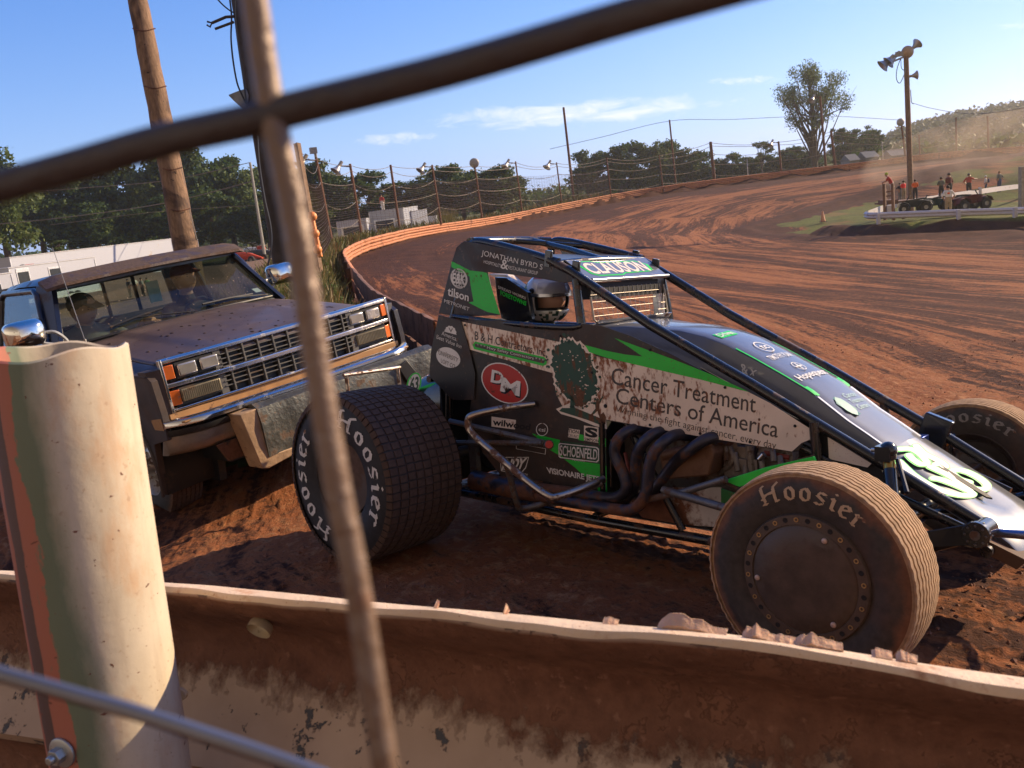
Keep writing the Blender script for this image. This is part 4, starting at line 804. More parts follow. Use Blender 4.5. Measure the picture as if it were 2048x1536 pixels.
    m=MB(); m.slab([(.0,-.33,.25),(.0,-.33,1.02),(.0,.33,1.02),(.0,.33,.25)],(.01,0,0)); m.slab([(.98,-.31,.25),(.98,-.31,.98),(.98,.31,.98),(.98,.31,.25)],(.01,0,0)); obj('firewall',m,DARK,car)
    # tail tank with white number oval
    m=MB(); rings=[]
    for x,hw,z0,z1 in ((-.04,.30,.45,.86),(-.22,.30,.44,.83),(-.40,.26,.46,.76),(-.50,.18,.50,.70),(-.56,.08,.54,.64)):
        rings.append([Vector((x,hw*math.copysign(abs(math.cos(t))**.6,math.cos(t)),(z0+z1)/2+(z1-z0)/2*math.copysign(abs(math.sin(t))**.6,math.sin(t)))) for t in [2*PI*i/20 for i in range(20)]])
    m.loft(rings); tt=obj('tail_tank',m,CLEANT,car)
    to=Surf(CAR,-.306); D('number_oval',[(to,ell(828,768,15,22,-6),.001)],GRNC,tt); D('number_field',[(to,ell(828,768,12,19,-6),.0016)],WL,tt); m=MB(); decal_text(m,to,'63',[(822,754),(838,752),(836,780),(818,784)],.0022,.03); obj('number',m,DG,tt,fix=False,smooth=False)
    # ---- running gear
    m=MB(); m.tube([(0,-.62,.405),(0,.60,.39)],.032,14); m.sph((0,.02,.40),(.13,.12,.14),16,12); obj('rear_axle',m,STL,car)
    m=MB(); m.tube([(2.24,-.72,.32),(2.24,.62,.32)],.029,14); m.tube([(2.24,-.72,.32),(2.24,-.74,.40)],.02,8); obj('front_axle',m,TUBE,car)
    tas=[]
    for s in (-1,1):
        m=MB(); m.tube([(2.58,s*.30,.40),(2.58,s*.40,.405)],.034,16); m.slab([(2.60,s*.40,.445),(2.545,s*.40,.43),(2.27,s*.40,.335),(2.27,s*.40,.30),(2.56,s*.40,.365),(2.61,s*.40,.37)],(0,s*.012,0))
        m.tube([(2.58,s*.405,.405),(2.58,s*.425,.405)],.042,16)
        tas.append(obj('torsion_arm',m,CLEANT,car,bevel=.002))
    for s in (-1,1):
        m=MB()
        for k in range(8): m.sph((2.58+.03*math.cos(k*PI/4),s*.427,.405+.03*math.sin(k*PI/4)),.0045,6,4)
        m.tube([(2.58,s*.424,.405),(2.58,s*.432,.405)],.016,10); obj('bearing_cap',m,STL,tas[0 if s<0 else 1])
    m=MB(); 
    for s in (-1,1): m.tube([(2.36,s*.50,.44),(2.27,s*.62,.36)],.012,8); m.tube([(1.75,s*.62,.30),(2.22,s*.56,.30)],.016,10); m.tube([(1.45,s*.46,.42),(2.20,s*.56,.36)],.016,10); 0
    obj('radius_rod',m,STL,car)
    m=MB(); m.tube([CAR.S(1452,958,-.46),CAR.S(1370,983,-.46),CAR.S(1290,1000,-.44)],.014,10); m.tube([CAR.S(1205,966,-.44),CAR.S(1150,985,-.5)],.013,8); obj('brake_rod',m,STL,car)
    m=MB(); m.tube([(2.60,-.30,.385),(2.74,-.31,.40),(2.86,-.26,.42),(2.90,0,.42),(2.86,.26,.42),(2.74,.31,.40),(2.60,.30,.385)],.014,10,sm=5); obj('front_bumper',m,mat('blued_steel_tube',(.22,.26,.42),.25,.9,mud=.1,msc=20),car)
    m=MB(); m.slab([(2.50,-.26,.37),(2.68,-.24,.29),(2.66,.24,.27),(2.50,.26,.35)],(-.03,0,-.035)); obj('nose_underpan',m,mat('brown_underpan',(.10,.055,.035),.8,0,mud=.6,msc=10),car)
    def shock(p,q,cap):
        k=MB(); p=Vector(p);q=Vector(q); k.tube([p,p.lerp(q,.28)],.019,12); o=obj('shock_absorber',k,GOLD,car); k=MB(); k.tube([p.lerp(q,.27),q],.021,12); k.tube([p+Vector((.03,.0,.0)),q+Vector((.045,0,.03))],.008,8); k.tube([p+Vector((0,0,.035)),p],.026,12); k.sph(p+Vector((0,0,.03)),.03,10,8); k.box(p+Vector((-.01,0,.02)),(.05,.06,.05)); obj('shock_body',k,CLEANT,o); k=MB(); k.tube([p+Vector((-.05,-.02,.03)),p+Vector((.03,0,.03))],.007,8); k.tube([p+Vector((.02,.02,.0)),p+Vector((.03,.02,-.06))],.006,6); obj('shock_fitting',k,ALU,o)
    shock(CAR.S(1777,918,-.37),CAR.S(1786,1000,-.45),1); shock(CAR.S(1890,868,.33),CAR.S(1885,935,.42),1)
    m=MB(); m.box(CAR.S(1868,868,.30),(.11,.035,.15),Matrix.Rotation(R(20),3,'Y')); obj('shock_mount',m,CLEANT,car,bevel=.006)
    m=MB(); m.box(CAR.S(1833,883,.17)+Vector((0,0,.01)),(.07,.07,.03)); obj('hood_pin_block',m,TEN,car,bevel=.003)
    # ---- engine
    m=MB(); m.box((1.47,0,.45),(.78,.42,.36)); m.box((1.50,-.10,.64),(.62,.20,.12),Matrix.Rotation(R(-35),3,'X')); m.box((1.50,.10,.64),(.62,.20,.12),Matrix.Rotation(R(35),3,'X')); m.tube([(1.1,0,.50),(1.86,0,.50)],.15,20)
    for k in range(4): m.tube([(1.22+.17*k,-.12,.66),(1.20+.17*k,-.14,.86)],.028,12); m.tube([(1.22+.17*k,.12,.66),(1.20+.17*k,.14,.86)],.028,12)
    obj('engine_block',m,ENG,car,bevel=.006)
    m=MB(); q=[CAR.S(x,y,-.36) for x,y in ((1318,915),(1345,903),(1422,893),(1428,905),(1418,952),(1328,960))]; m.slab(q,(0,.16,0)); m.tube([CAR.S(1325,912,-.35),CAR.S(1370,900,-.36),CAR.S(1425,886,-.34)],.022,12); obj('valve_cover',m,mat('brown_valve_cover',(.15,.075,.040),.5,.2,mud=.5,msc=9,mudcol=(.13,.065,.04)),car,bevel=.008)
    m=MB()
    for (x,y,l) in ((1300,848,.05),(1375,868,.05),(1450,888,.06),(1470,905,.07),(1490,930,.05),(1520,905,.08),(1545,895,.05),(1560,912,.04)):
        p=CAR.S(x,y,-.27); m.tube([p,p+Vector((l*.3,-.02,-l))],.012,10); m.box(p+Vector((.02,.03,0)),(.06,.05,.05))
    m.tube([CAR.S(1455,880,-.25),CAR.S(1465,920,-.28),CAR.S(1440,950,-.26)],.014,8,sm=4); m.tube([CAR.S(1500,890,-.25),CAR.S(1505,960,-.26)],.02,10); m.box(CAR.S(1480,935,-.24),(.10,.08,.09)); m.tube([CAR.S(1430,960,-.3),CAR.S(1465,962,-.3)],.015,10)
    obj('engine_fittings',m,ENG,car,bevel=.002)
    m=MB(); m.tube([CAR.S(1519,918,-.30),CAR.S(1528,908,-.30)],.012,12); obj('bright_fitting',m,ALU,car)
    m=MB(); m.tube([CAR.S(1530,905,-.26),CAR.S(1580,915,-.26)],.012,8); m.tube([CAR.S(1250,905,-.33),CAR.S(1262,960,-.35),CAR.S(1275,990,-.33)],.008,6); obj('red_hose',m,mat('red_braided_hose',(.22,.03,.02),.5,0,mud=.3,msc=20),car)
    HL=[[(1300,866,-.26),(1270,858,-.36),(1240,874,-.42),(1229,905,-.43),(1246,945,-.43),(1252,975,-.43),(1238,992,-.43),(1205,994,-.43),(1140,984,-.43),(1080,976,-.42),(1040,968,-.40)],
        [(1352,872,-.26),(1320,864,-.36),(1292,880,-.42),(1274,910,-.42),(1270,950,-.40),(1262,985,-.38),(1230,1003,-.38),(1150,996,-.38)],
        [(1390,872,-.26),(1352,870,-.38),(1325,886,-.45),(1304,915,-.46),(1296,955,-.46),(1292,985,-.46),(1278,1010,-.46),(1250,1020,-.46),(1190,1012,-.46),(1120,1000,-.44),(1060,990,-.42),(1020,980,-.40)],
        [(1460,880,-.26),(1420,876,-.36),(1380,900,-.40),(1350,925,-.36),(1310,975,-.36),(1270,1005,-.38)]]
    for P in HL:
        m=MB(); m.tube([CAR.S(x,y,a) for x,y,a in P],.0240,16,sm=6); obj('exhaust_header',m,HDR,car)
    m=MB(); m.tube([CAR.S(x,y,a) for x,y,a in ((1080,983,-.41),(1020,975,-.40),(950,960,-.38))],.05,18); obj('exhaust_collector',m,HDR,car)
    m=MB(); m.tube([CAR.S(1204,845,-.40),CAR.S(1206,985,-.40)],.012,8); m.tube([CAR.S(1222,880,-.38),CAR.S(1222,975,-.38)],.006,8); obj('panel_edge_tube',m,TUBE,car)
    # ---- nerf bar
    m=MB(); N=lambda x,y,a:CAR.S(x,y,a)
    m.tube([N(1068,808,-.40),N(1010,816,-.52),N(950,829,-.64),N(936,842,-.66),N(945,868,-.66),N(1000,916,-.66),N(1060,966,-.66),N(1098,992,-.66),N(1115,993,-.64),N(1160,978,-.54),N(1208,958,-.42)],.0165,12,sm=6); nb=obj('nerf_bar',m,CHR,car)
    m=MB(); m.tube([N(1012,926,-.66),N(1024,968,-.60),N(1034,1006,-.56),N(1044,1017,-.52),N(1085,1008,-.44),N(1105,1003,-.38)],.0145,10,sm=5); obj('lower_brace',m,STL,nb)
    m=MB(); m.tube([N(900,842,-.40),N(1090,886,-.43)],.014,8); m.tube([N(908,885,-.40),N(1085,886,-.44)],.013,8); m.sph(N(1098,889,-.45),.022,10,8); m.box(N(950,920,-.36),(.05,.03,.25)); obj('suspension_link',m,STL,car)
    m=MB(); m.tube([N(1098,889,-.47),N(1098,889,-.445)],.017,14); obj('red_rod_end',m,RED,car)
    m=MB(); m.tube([(-.78,-.28,.62),(-.98,-.26,.60),(-1.02,0,.60),(-.98,.26,.60),(-.78,.28,.62)],.016,10,sm=4); m.tube([(-.99,-.2,.60),(-1.0,-.2,.78)],.012,8); m.tube([(-.99,.2,.60),(-1.0,.2,.78)],.012,8); m.tube([(-1.0,-.22,.78),(-1.0,.22,.78)],.012,8); obj('rear_bumper',m,CHR,car)
    # ---- wheels
    RT=.406; W0,RIM=.44,.2
    RB=rubber('rear_tyre_rubber',(.018,.018,.022),(.9,1.05),.10,Rt=RT,amt=.55,dustcol=(.07,.040,.030)); RBT=rubber('rear_tread_rubber',(.030,.026,.025),(.5,.6),.3,Rt=RT,amt=.85,dustcol=(.095,.058,.044))
    FB=rubber('front_tyre_rubber',(.040,.036,.034),(.78,.97),.45,Rt=.335,amt=.95,dustcol=(.20,.095,.055)); FBT=rubber('front_tread_rubber',(.13,.085,.06),(.5,.6),.2,Rt=.335,amt=.95,dustcol=(.42,.28,.175))
    TW=mat('white_tyre_paint',(.66,.64,.62),.6,0,mud=.12,msc=30,var=.05,mudcol=(.2,.1,.05)); TWF=mat('tan_tyre_paint',(.52,.38,.24),.7,0,mud=.30,msc=20,var=.15,mudcol=(.16,.08,.05))
    RIMM=mat('grey_wheel_rim',(.10,.085,.085),.5,.5,mud=.35,msc=8,mudcol=(.09,.052,.04))
    def wheel(c,Rt,W_,rim,front,near,ang=0):
        # wheel root mesh = rim; centre plane at c; faces -y
        yw=tyre_prof(Rt,W_,rim,.03 if not front else .022)
        m=MB(); hw=W_/2; m.lathe([(-hw+.035,rim+.004),(-hw+.03,rim-.006),(-hw+.05,rim-.012),(-hw+.12,rim-.05),(-hw+.13,.03),(-hw+.10,0)],n=48); m.lathe([(hw-.035,rim+.004),(hw-.05,rim-.012),(0,rim-.05),(-hw+.12,rim-.05)],n=48); m.lathe([(-hw+.05,0),(-hw+.05,.05),(-hw+.13,.055)],n=20)
        wh=obj('wheel',m,RIMM,car); wh.location=c; 
        t,yw=tyre_mesh(Rt,W_,rim,None if front else (9,66),10 if front else None,.03 if not front else .022)
        ty=obj('tyre',t,[FB,FBT] if front else [RB,RBT],wh,ang=30)
        return wh,yw
    wh,yw=wheel((0,-.785,.406),RT,W0,RIM,False,True)
    for a0,a1 in ((R(8),R(126)),(R(200),R(316))):
        m=tyre_text(0,.262,.088,a0,a1,wob=yw,lift=.0022); obj('lettering',m,TW,wh,fix=False,smooth=False)
    m=MB(); m.lathe([(-.165,.17),(-.168,.10),(-.172,0)],n=36); obj('mud_cover',m,mat('dusty_wheel_cover',(.09,.065,.06),.6,0,mud=.5,msc=6,mudcol=(.10,.06,.045)),wh)
    wheel((0,.76,.385),.385,.38,.19,False,False)
    # front right
    RF=.335; c=Vector((2.24,-.80,RF)); wh,yw=wheel(c,RF,.21,.188,True,True)
    m=tyre_text(0,.243,.056,R(-30),R(44),wob=yw,lift=.002); obj('lettering',m,TWF,wh,fix=False,smooth=False)
    CV=mat('dusty_bead_cover',(.10,.075,.058),.5,.2,mud=.5,msc=3,mudcol=(.085,.058,.043),bump=.15,bsc=150)
    m=MB(); m.lathe([(-.070,.198),(-.088,.200),(-.096,.196),(-.098,.168),(-.094,.166),(-.095,.163),(-.098,.160),(-.103,.10),(-.105,0)],n=90); obj('bead_cover',m,CV,wh,ang=50)
    BR=mat('brass_bolt',(.50,.38,.20),.35,.8,mud=.2,msc=50); 
    for k in range(32):
        a=2*PI*(k+.5)/32; q=(.183*math.sin(a),-.0975,.183*math.cos(a)); m=MB()
        if k%2: m.lathe([(.002,.0075),(-.0015,.0075),(-.0015,.0045),(.001,.004),(.001,0)],n=12); o=obj('bolt',m,BR,wh)
        else: m.lathe([(-.0006,.0082),(-.0010,.0065),(-.0004,.005),(-.0004,0)],n=12); o=obj('bolt_hole',m,DARK,wh)
        o.location=q
    for a,rr_ in ((R(28),.150),(R(262),.150),(R(142),.150)):
        m=MB(); m.lathe([(0,.009),(-.004,.008),(-.006,.004),(-.006,0)],n=14); o=obj('cover_fastener',m,mat('pale_fastener',(.55,.42,.36),.4,.3),wh); o.location=(rr_*math.sin(a),-.1015,rr_*math.cos(a))
    # front left, its inner wall towards us
    wh,yw=wheel(Vector((2.24,.78,.325)),.325,.20,.188,True,False)
    m=tyre_text(0,.238,.052,R(-42),R(42),wob=yw,lift=.002); obj('lettering',m,mat('grey_tyre_paint',(.26,.24,.22),.8,0,mud=.3,msc=20,var=.2),wh,fix=False,smooth=False)
    m=MB(); m.lathe([(-.03,.11),(-.03,.03),(-.05,.03)],n=24); obj('brake_disc',m,STL,wh)
    return car
sprint_car()
# ------------------------------------------------------------------ pickup truck
def glass_mat(name,tint,dirt=.3,rough=.03):
    m=bpy.data.materials.new(name); m.use_nodes=True; nt=m.node_tree; g=G(nt); nt.nodes.clear(); out=g.n('ShaderNodeOutputMaterial'); tr=g.n('ShaderNodeBsdfTransparent'); gl=g.n('ShaderNodeBsdfGlossy'); df=g.n('ShaderNodeBsdfDiffuse'); ge=g.n('ShaderNodeNewGeometry'); dt=g.n('ShaderNodeVectorMath',operation='DOT_PRODUCT'); g.L(ge.outputs['Normal'],dt.inputs[0]); g.L(ge.outputs['Incoming'],dt.inputs[1]); fr_=g.math('ADD',.04,g.math('MULTIPLY',.9,g.math('POWER',g.math('SUBTRACT',1.0,g.math('ABSOLUTE',dt.outputs['Value'])),5.0)))
    tr.inputs[0].default_value=tint+(1,); gl.inputs['Roughness'].default_value=rough; gl.inputs[0].default_value=(.9,.95,1,1); df.inputs[0].default_value=(.42,.33,.25,1)
    mx=g.n('ShaderNodeMixShader'); g.L(fr_,mx.inputs[0]); g.L(tr.outputs[0],mx.inputs[1]); g.L(gl.outputs[0],mx.inputs[2])
    v=g.co('Object'); d=g.math('ADD',g.ramp(g.noise(v,62,3,.5),.70,.73),g.math('MULTIPLY',g.ramp(g.noise(v,3,5),.35,.8),.12)); mx2=g.n('ShaderNodeMixShader'); g.L(g.math('MINIMUM',g.math('MULTIPLY',d,dirt*2),.8),mx2.inputs[0]); g.L(mx.outputs[0],mx2.inputs[1]); g.L(df.outputs[0],mx2.inputs[2]); g.L(mx2.outputs[0],out.inputs[0]); return m
def truck():
    T=thing('pickup_truck',(0,0,0),'dusty dark pickup truck with chrome grille and steel push bumper behind the race car','pickup truck',mw=TRK.mw())
    PNT=mat('dusty_navy_paint',(.022,.020,.026),.40,0,mud=.72,msc=2.2,var=.15,coat=.12,mudcol=(.070,.046,.036),fleck=.35,soft=.3)
    HOOD=mat('dusty_hood_paint',(.085,.055,.047),.46,0,mud=.55,msc=1.6,var=.15,coat=.08,mudcol=(.105,.066,.050),fleck=.4,soft=.3)
    NAVY=mat('navy_cab_paint',(.008,.011,.024),.30,0,mud=.42,msc=4,var=.15,coat=.4,mudcol=(.05,.035,.035),fleck=.3)
    GOLD=mat('gold_lower_paint',(.36,.20,.085),.45,0,mud=.25,msc=10,var=.15,mudcol=(.13,.07,.04))
    CHR=mat('chrome_trim',(.66,.64,.61),.20,1,mud=.34,msc=7,soft=.3,var=.06,mudcol=(.16,.10,.065))
    CHB=mat('muddy_chrome_bumper',(.30,.26,.22),.3,.7,mud=.62,msc=3,var=.1,mudcol=(.13,.085,.058),soft=.3)
    BLK=mat('black_trim',(.010,.010,.011),.5,0,mud=.25,msc=10,mudcol=(.06,.04,.03))
    GRY=mat('grey_grille_plastic',(.085,.082,.080),.5,0,mud=.3,msc=20,mudcol=(.09,.06,.045))
    AMB=mat('amber_lens',(.62,.13,.018),.22,0,mud=.14,msc=20,var=.12,mudcol=(.2,.1,.05),coat=.5)
    LENS=mat('headlamp_glass',(.50,.47,.43),.14,.6,mud=.42,msc=6,var=.2,mudcol=(.24,.17,.12),coat=.5,soft=.3)
    FOG=mat('ribbed_lens',(.20,.17,.11),.3,.2,mud=.25,msc=10,var=.25,mudcol=(.13,.09,.055))
    STL=mat('scarred_push_plate',(.088,.090,.084),.45,.55,mud=.30,msc=9,var=.4,mudcol=(.10,.062,.042),bump=.6,bsc=30,fleck=.8)
    WOOD=mat('worn_plywood',(.34,.22,.13),.8,0,mud=.22,msc=14,var=.25,mudcol=(.12,.06,.035),bump=.5,bsc=25,streak=((1,1,5),(0,0,0)))
    INT=mat('grey_interior',(.035,.042,.038),.75,0,var=.2)
    RUB=rubber('truck_tyre_rubber',(.030,.028,.028),(.80,.97),.35,Rt=.375,amt=.9,dustcol=(.13,.066,.04))
    # hood
    def hz(x,y):
        t=(x+.60)/1.30; zc=1.235-.105*t-.035*t*t; zc-=.055*max(0,(x-.62)/.10)**2
        z=zc-.040*(abs(y)/.82)**2.2
        e=.50-.06*t; k=min(1,max(0,(abs(y)-e)/.05)); z-=.016*k*(1-max(0,(x-.35)/.35)**1.0)
        return z
    m=MB(); nx,ny=26,45; V=[(-.60+1.31*i/nx-(.16*(abs(-.82+1.64*j/ny)/.82)**2 if True else 0)*(1-i/nx)*.8-(.05*(abs(-.82+1.64*j/ny)/.82)**2)*(i/nx),-.82+1.64*j/ny,0) for i in range(nx+1) for j in range(ny+1)]
    V=[(x,y,hz(x,y)) for x,y,_ in V]; m.add(V,[(i*(ny+1)+j,i*(ny+1)+j+1,(i+1)*(ny+1)+j+1,(i+1)*(ny+1)+j) for i in range(nx) for j in range(ny)])
    h=obj('hood',m,HOOD,T,ang=25); so_=h.modifiers.new('s','SOLIDIFY'); so_.thickness=.012; so_.offset=-1
    m=MB(); r_=random.Random(3)
    for k in range(90):
        x=r_.uniform(-.5,.65); y=r_.uniform(-.75,.75); s_=r_.choice((.004,.006,.009,.012)); m.sph((x,y,hz(x,y)),(s_*r_.uniform(1,2.2),s_,s_*.4),6,4)
    obj('mud_clumps',m,mat('dried_mud_clump',(.045,.025,.018),.9,0,bump=.4),h)
    # fenders, with wheel arch
    def arch(cx,r0,z0,n=16,a0=-22): return [(cx+r0*math.cos(R(a0+(180-2*a0)*i/n)),z0+r0*math.sin(R(a0+(180-2*a0)*i/n))) for i in range(n+1)]
    for s in (-1,1):
        P=[(-.74,1.10),(.66,1.03),(.705,1.0),(.72,.80),(.71,.64),(.50,.60)]+arch(0,.45,.42)+[(-.60,.46),(-.74,.46)]
        m=MB(); n=len(P); 
        m.slab([(x,s*.955,z) for x,z in P],(0,-s*.04,0))
        rings=[]                                        # shoulder from hood edge over to the side
        for i in range(14):
            x=-.74+1.41*i/13; zt=hz(min(x,.66),.82)-.004; dx=0 if x<.6 else -.02
            rings.append([Vector((x,s*.83,zt)),Vector((x,s*.875,zt-.012)),Vector((x,s*.92,zt-.035)),Vector((x+dx,s*.948,zt-.07)),Vector((x+dx,s*.957,1.03)),Vector((x+dx,s*.93,1.0)),Vector((x,s*.83,zt-.10))])
        m.loft(rings); f=obj('fender',m,PNT,T,bevel=.004)
        m=MB(); m.loft([[Vector((.695,s*.862,z)),Vector((.68,s*.92,z)),Vector((.655,s*.953,z)),Vector((.55,s*.953,z)),Vector((.55,s*.862,z))] for z in (.76,.90,1.0,1.055)]); obj('fender_corner',m,PNT,f)
        m=MB(); q=arch(0,.45,.42,24); m.tube([(x,s*.957,z) for x,z in q],.012,8); obj('arch_lip',m,PNT,f)
        m=MB(); m.slab([(x,s*.60,z) for x,z in arch(0,.52,.42)],(0,-s*.05,0)); m.loft([[Vector((x,s*.93,z)) for x,z in arch(0,.455,.42)],[Vector((x,s*.60,z)) for x,z in arch(0,.455,.42)]],close=False); m2=obj('wheel_well',m,BLK,f)
        m=MB(); m.slab([(.70,s*.958,.70),(.70,s*.958,.775),(.56,s*.958,.76),(.58,s*.958,.70)],(0,-s*.03,0)); obj('gold_lower_trim',m,GOLD,f)
        # door and cab side
        m=MB(); m.slab([(-.75,s*.955,1.19),(-.75,s*.955,.46),(-1.95,s*.955,.46),(-1.95,s*.955,1.20)],(0,-s*.06,0)); m.slab([(-.80,s*.958,1.205),(-.80,s*.90,1.205),(-1.95,s*.90,1.215),(-1.95,s*.958,1.215)],(0,0,-.02))
        fr=[(-.84,.925,1.20),(-1.12,.80,1.585),(-1.20,.785,1.625),(-1.86,.785,1.64),(-1.92,.80,1.60),(-1.93,.92,1.20)]
        m.tube([(x,s*(y+.012),z) for x,y,z in fr],.026,8); d=obj('door',m,NAVY,T,bevel=.006)
        m=MB(); m.slab([(x,s*(y+.015),z) for x,y,z in fr],(0,-s*.004,0)); obj('side_window',m,glass_mat('side_glass',(.55,.60,.60),.3),d)
        m=MB(); m.tube([(-1.72,s*.965,1.10),(-1.86,s*.965,1.10)],.012,8); obj('door_handle',m,BLK,d)
        m=MB(); m.slab([(-.80,s*.975,.86),(-1.95,s*.975,.86),(-1.95,s*.975,.92),(-.80,s*.975,.92)],(0,-s*.02,0)); obj('side_moulding',m,BLK,d)
    m=MB()                                              # cab shell: pillars, roof, rear wall
    for s in (-1,1):
        m.slab([(-.68,s*.925,1.17),(-.82,s*.945,1.17),(-1.13,s*.815,1.60),(-1.16,s*.79,1.655),(-1.04,s*.725,1.655)],(0,-s*.035,.0)); m.slab([(-1.93,s*.945,.46),(-2.10,s*.945,.46),(-2.10,s*.94,1.20),(-2.03,s*.79,1.64),(-1.90,s*.79,1.64),(-1.93,s*.935,1.20)],(0,-s*.04,0))
    rings=[]
    for x,z,w_ in ((-.99,1.655,.70),(-1.05,1.685,.745),(-1.25,1.71,.76),(-1.6,1.72,.765),(-1.95,1.705,.76),(-2.05,1.66,.74)):
        rings.append([Vector((x,y*w_,z-(.05 if abs(y)>.99 else .022*abs(y)**3))) for y in (-1,-.94,-.6,0,.6,.94,1)]+[Vector((x,y*w_,z-.055)) for y in (1,.5,-.5,-1)])
    m.loft(rings)
    m.slab([(-2.06,-.90,.5),(-2.06,.90,.5),(-2.06,.90,1.24),(-2.06,-.90,1.24)],(-.03,0,0)); m.slab([(-2.05,-.78,1.24),(-2.05,-.62,1.24),(-2.03,-.58,1.58),(-2.03,-.74,1.66)],(-.03,0,0)); m.slab([(-2.05,.62,1.24),(-2.05,.78,1.24),(-2.03,.74,1.66),(-2.03,.58,1.58)],(-.03,0,0)); m.slab([(-2.03,-.72,1.575),(-2.03,.72,1.575),(-2.03,.72,1.66),(-2.03,-.72,1.66)],(-.03,0,0))
    cab=obj('cab_shell',m,NAVY,T,bevel=.006)
    m=MB(); m.slab([(-.60,-.30,1.225),(-.60,.30,1.225),(-.74,.86,1.19),(-.83,.90,1.19),(-.80,0,1.22),(-.83,-.90,1.19),(-.74,-.86,1.19)],(0,0,-.03)); obj('cowl_panel',m,BLK,cab)
    # windscreen
    def ws(u,v): 
        b=Vector((-.625-.125*(2*u-1)**2,(2*u-1)*.86,1.228-.022*(2*u-1)**2)); t=Vector((-1.03-.055*(2*u-1)**2,(2*u-1)*.715,1.652-.012*(2*u-1)**2)); return b.lerp(t,v)
    m=MB(); nu=16; m.add([ws(i/nu,j/4) for i in range(nu+1) for j in range(5)],[(i*5+j,i*5+j+1,(i+1)*5+j+1,(i+1)*5+j) for i in range(nu) for j in range(4)]); wsn=obj('windshield',m,glass_mat('windscreen_glass',(.60,.70,.64),.5),T,fix=False)
    m=MB(); m.tube([ws(i/nu,0) for i in range(nu+1)],.012,8); m.tube([ws(0,j/8) for j in range(9)],.012,8); m.tube([ws(1,j/8) for j in range(9)],.012,8); m.tube([ws(i/nu,1) for i in range(nu+1)],.012,8); obj('window_seal',m,BLK,wsn)
    def wp(P,r_=.006): return [ws(u,v)+Vector((.022,0,.012)) for u,v in P]
    m=MB(); m.tube(wp([(.545,.015),(.42,.085),(.30,.15)]),.006,6); m.tube(wp([(.18,.10),(.30,.155),(.42,.19)]),.010,6); o=obj('wiper',m,BLK,wsn)
    m=MB(); m.tube(wp([(.96,.02),(.86,.06),(.78,.09)]),.006,6); m.tube(wp([(.60,.10),(.74,.10),(.88,.085)]),.010,6); o=obj('wiper',m,BLK,wsn)
    m=MB(); m.add([ws(u,v)+Vector((-.004,0,-.002)) for u,v in ((.925,.13),(.965,.13),(.96,.21),(.92,.21))],[(0,1,2,3)]); obj('inspection_sticker',m,mat('pale_sticker',(.5,.5,.55),.5),wsn,fix=False)
    # sun visor along the roof edge
    m=MB(); N=16; rings=[]
    for i in range(N+1):
        y=-.80+1.60*i/N; c=.03*(y/.8)**2; z0=-.018*(y/.8)**2; e=max(0,(abs(y)-.70)/.10)
        rings.append([Vector((-.80-c-.10*e,y,1.635+z0-.015*e)),Vector((-.81-c-.10*e,y,1.655+z0-.012*e)),Vector((-1.06,y,1.722+z0-.02*e)),Vector((-1.07,y,1.70+z0-.02*e)),Vector((-.84-c-.08*e,y,1.625+z0))])
    m.loft(rings); obj('sun_visor',m,mat('mud_caked_visor',(.060,.036,.030),.6,0,mud=.6,msc=8,mudcol=(.075,.045,.034),bump=.7,bsc=60,fleck=.8),T,ang=30)
    # rear window and interior
    m=MB(); m.slab([(-2.055,-.64,1.24),(-2.055,.64,1.24),(-2.04,.59,1.58),(-2.04,-.59,1.58)],(.003,0,0)); obj('rear_window',m,glass_mat('rear_glass',(.80,.86,.84),.12),T)
    m=MB(); m.slab([(-.70,-.84,1.20),(-.70,.84,1.20),(-.98,.84,1.165),(-.98,-.84,1.165)],(0,0,-.16)); m.box((-.98,0,1.02),(.10,1.6,.22)); obj('dashboard',m,INT,T,bevel=.02)
    m=MB(); m.tube([Vector((-1.12,.42,1.12))+Vector((-.07*math.sin(a),.19*math.cos(a),.18*math.sin(a))) for a in [2*PI*i/24 for i in range(25)]],.013,8,cap=False); m.tube([(-1.0,.42,1.08),(-1.12,.42,1.12)],.02,8); m.box((-1.12,.42,1.12),(.02,.36,.03)); obj('steering_wheel',m,BLK,T)
    m=MB(); m.box((-1.84,0,1.0),(.16,1.66,.56),Matrix.Rotation(R(-10),3,'Y')); m.box((-1.60,0,.78),(.52,1.66,.16)); obj('bench_seat',m,mat('grey_bench_cloth',(.05,.05,.055),.9,0,bump=.3),T,bevel=.03)
    m=MB(); p0,p1=TRK.ax(200,552,0,-2.13),TRK.ax(225,641,0,-2.13); q0,q1=TRK.ax(259,538,0,-2.13),TRK.ax(284,624,0,-2.13)
    for a,b in ((p0,p1),(q0,q1)): m.tube([(-2.13,(a.y+b.y)/2,.9),(-2.13,(a.y+b.y)/2,1.66)],.017,8)
    m.tube([(-2.13,-.76,1.66),(-2.13,.76,1.66)],.02,8); m.tube([(-2.13,-.76,.9),(-2.13,-.76,1.66)],.02,8); m.tube([(-2.13,.76,.9),(-2.13,.76,1.66)],.02,8); obj('cab_rack',m,BLK,T)
    # bed
    m=MB()
    for s in (-1,1): m.slab([(-2.13,s*.95,1.17)]+[(-2.13,s*.95,.48),(-2.85,s*.95,.48)]+[(x,s*.95,z) for x,z in arch(-3.34,.45,.42)][::1]+[(-3.9,s*.95,.48),(-4.45,s*.95,.50),(-4.45,s*.95,1.17)],(0,-s*.08,0))
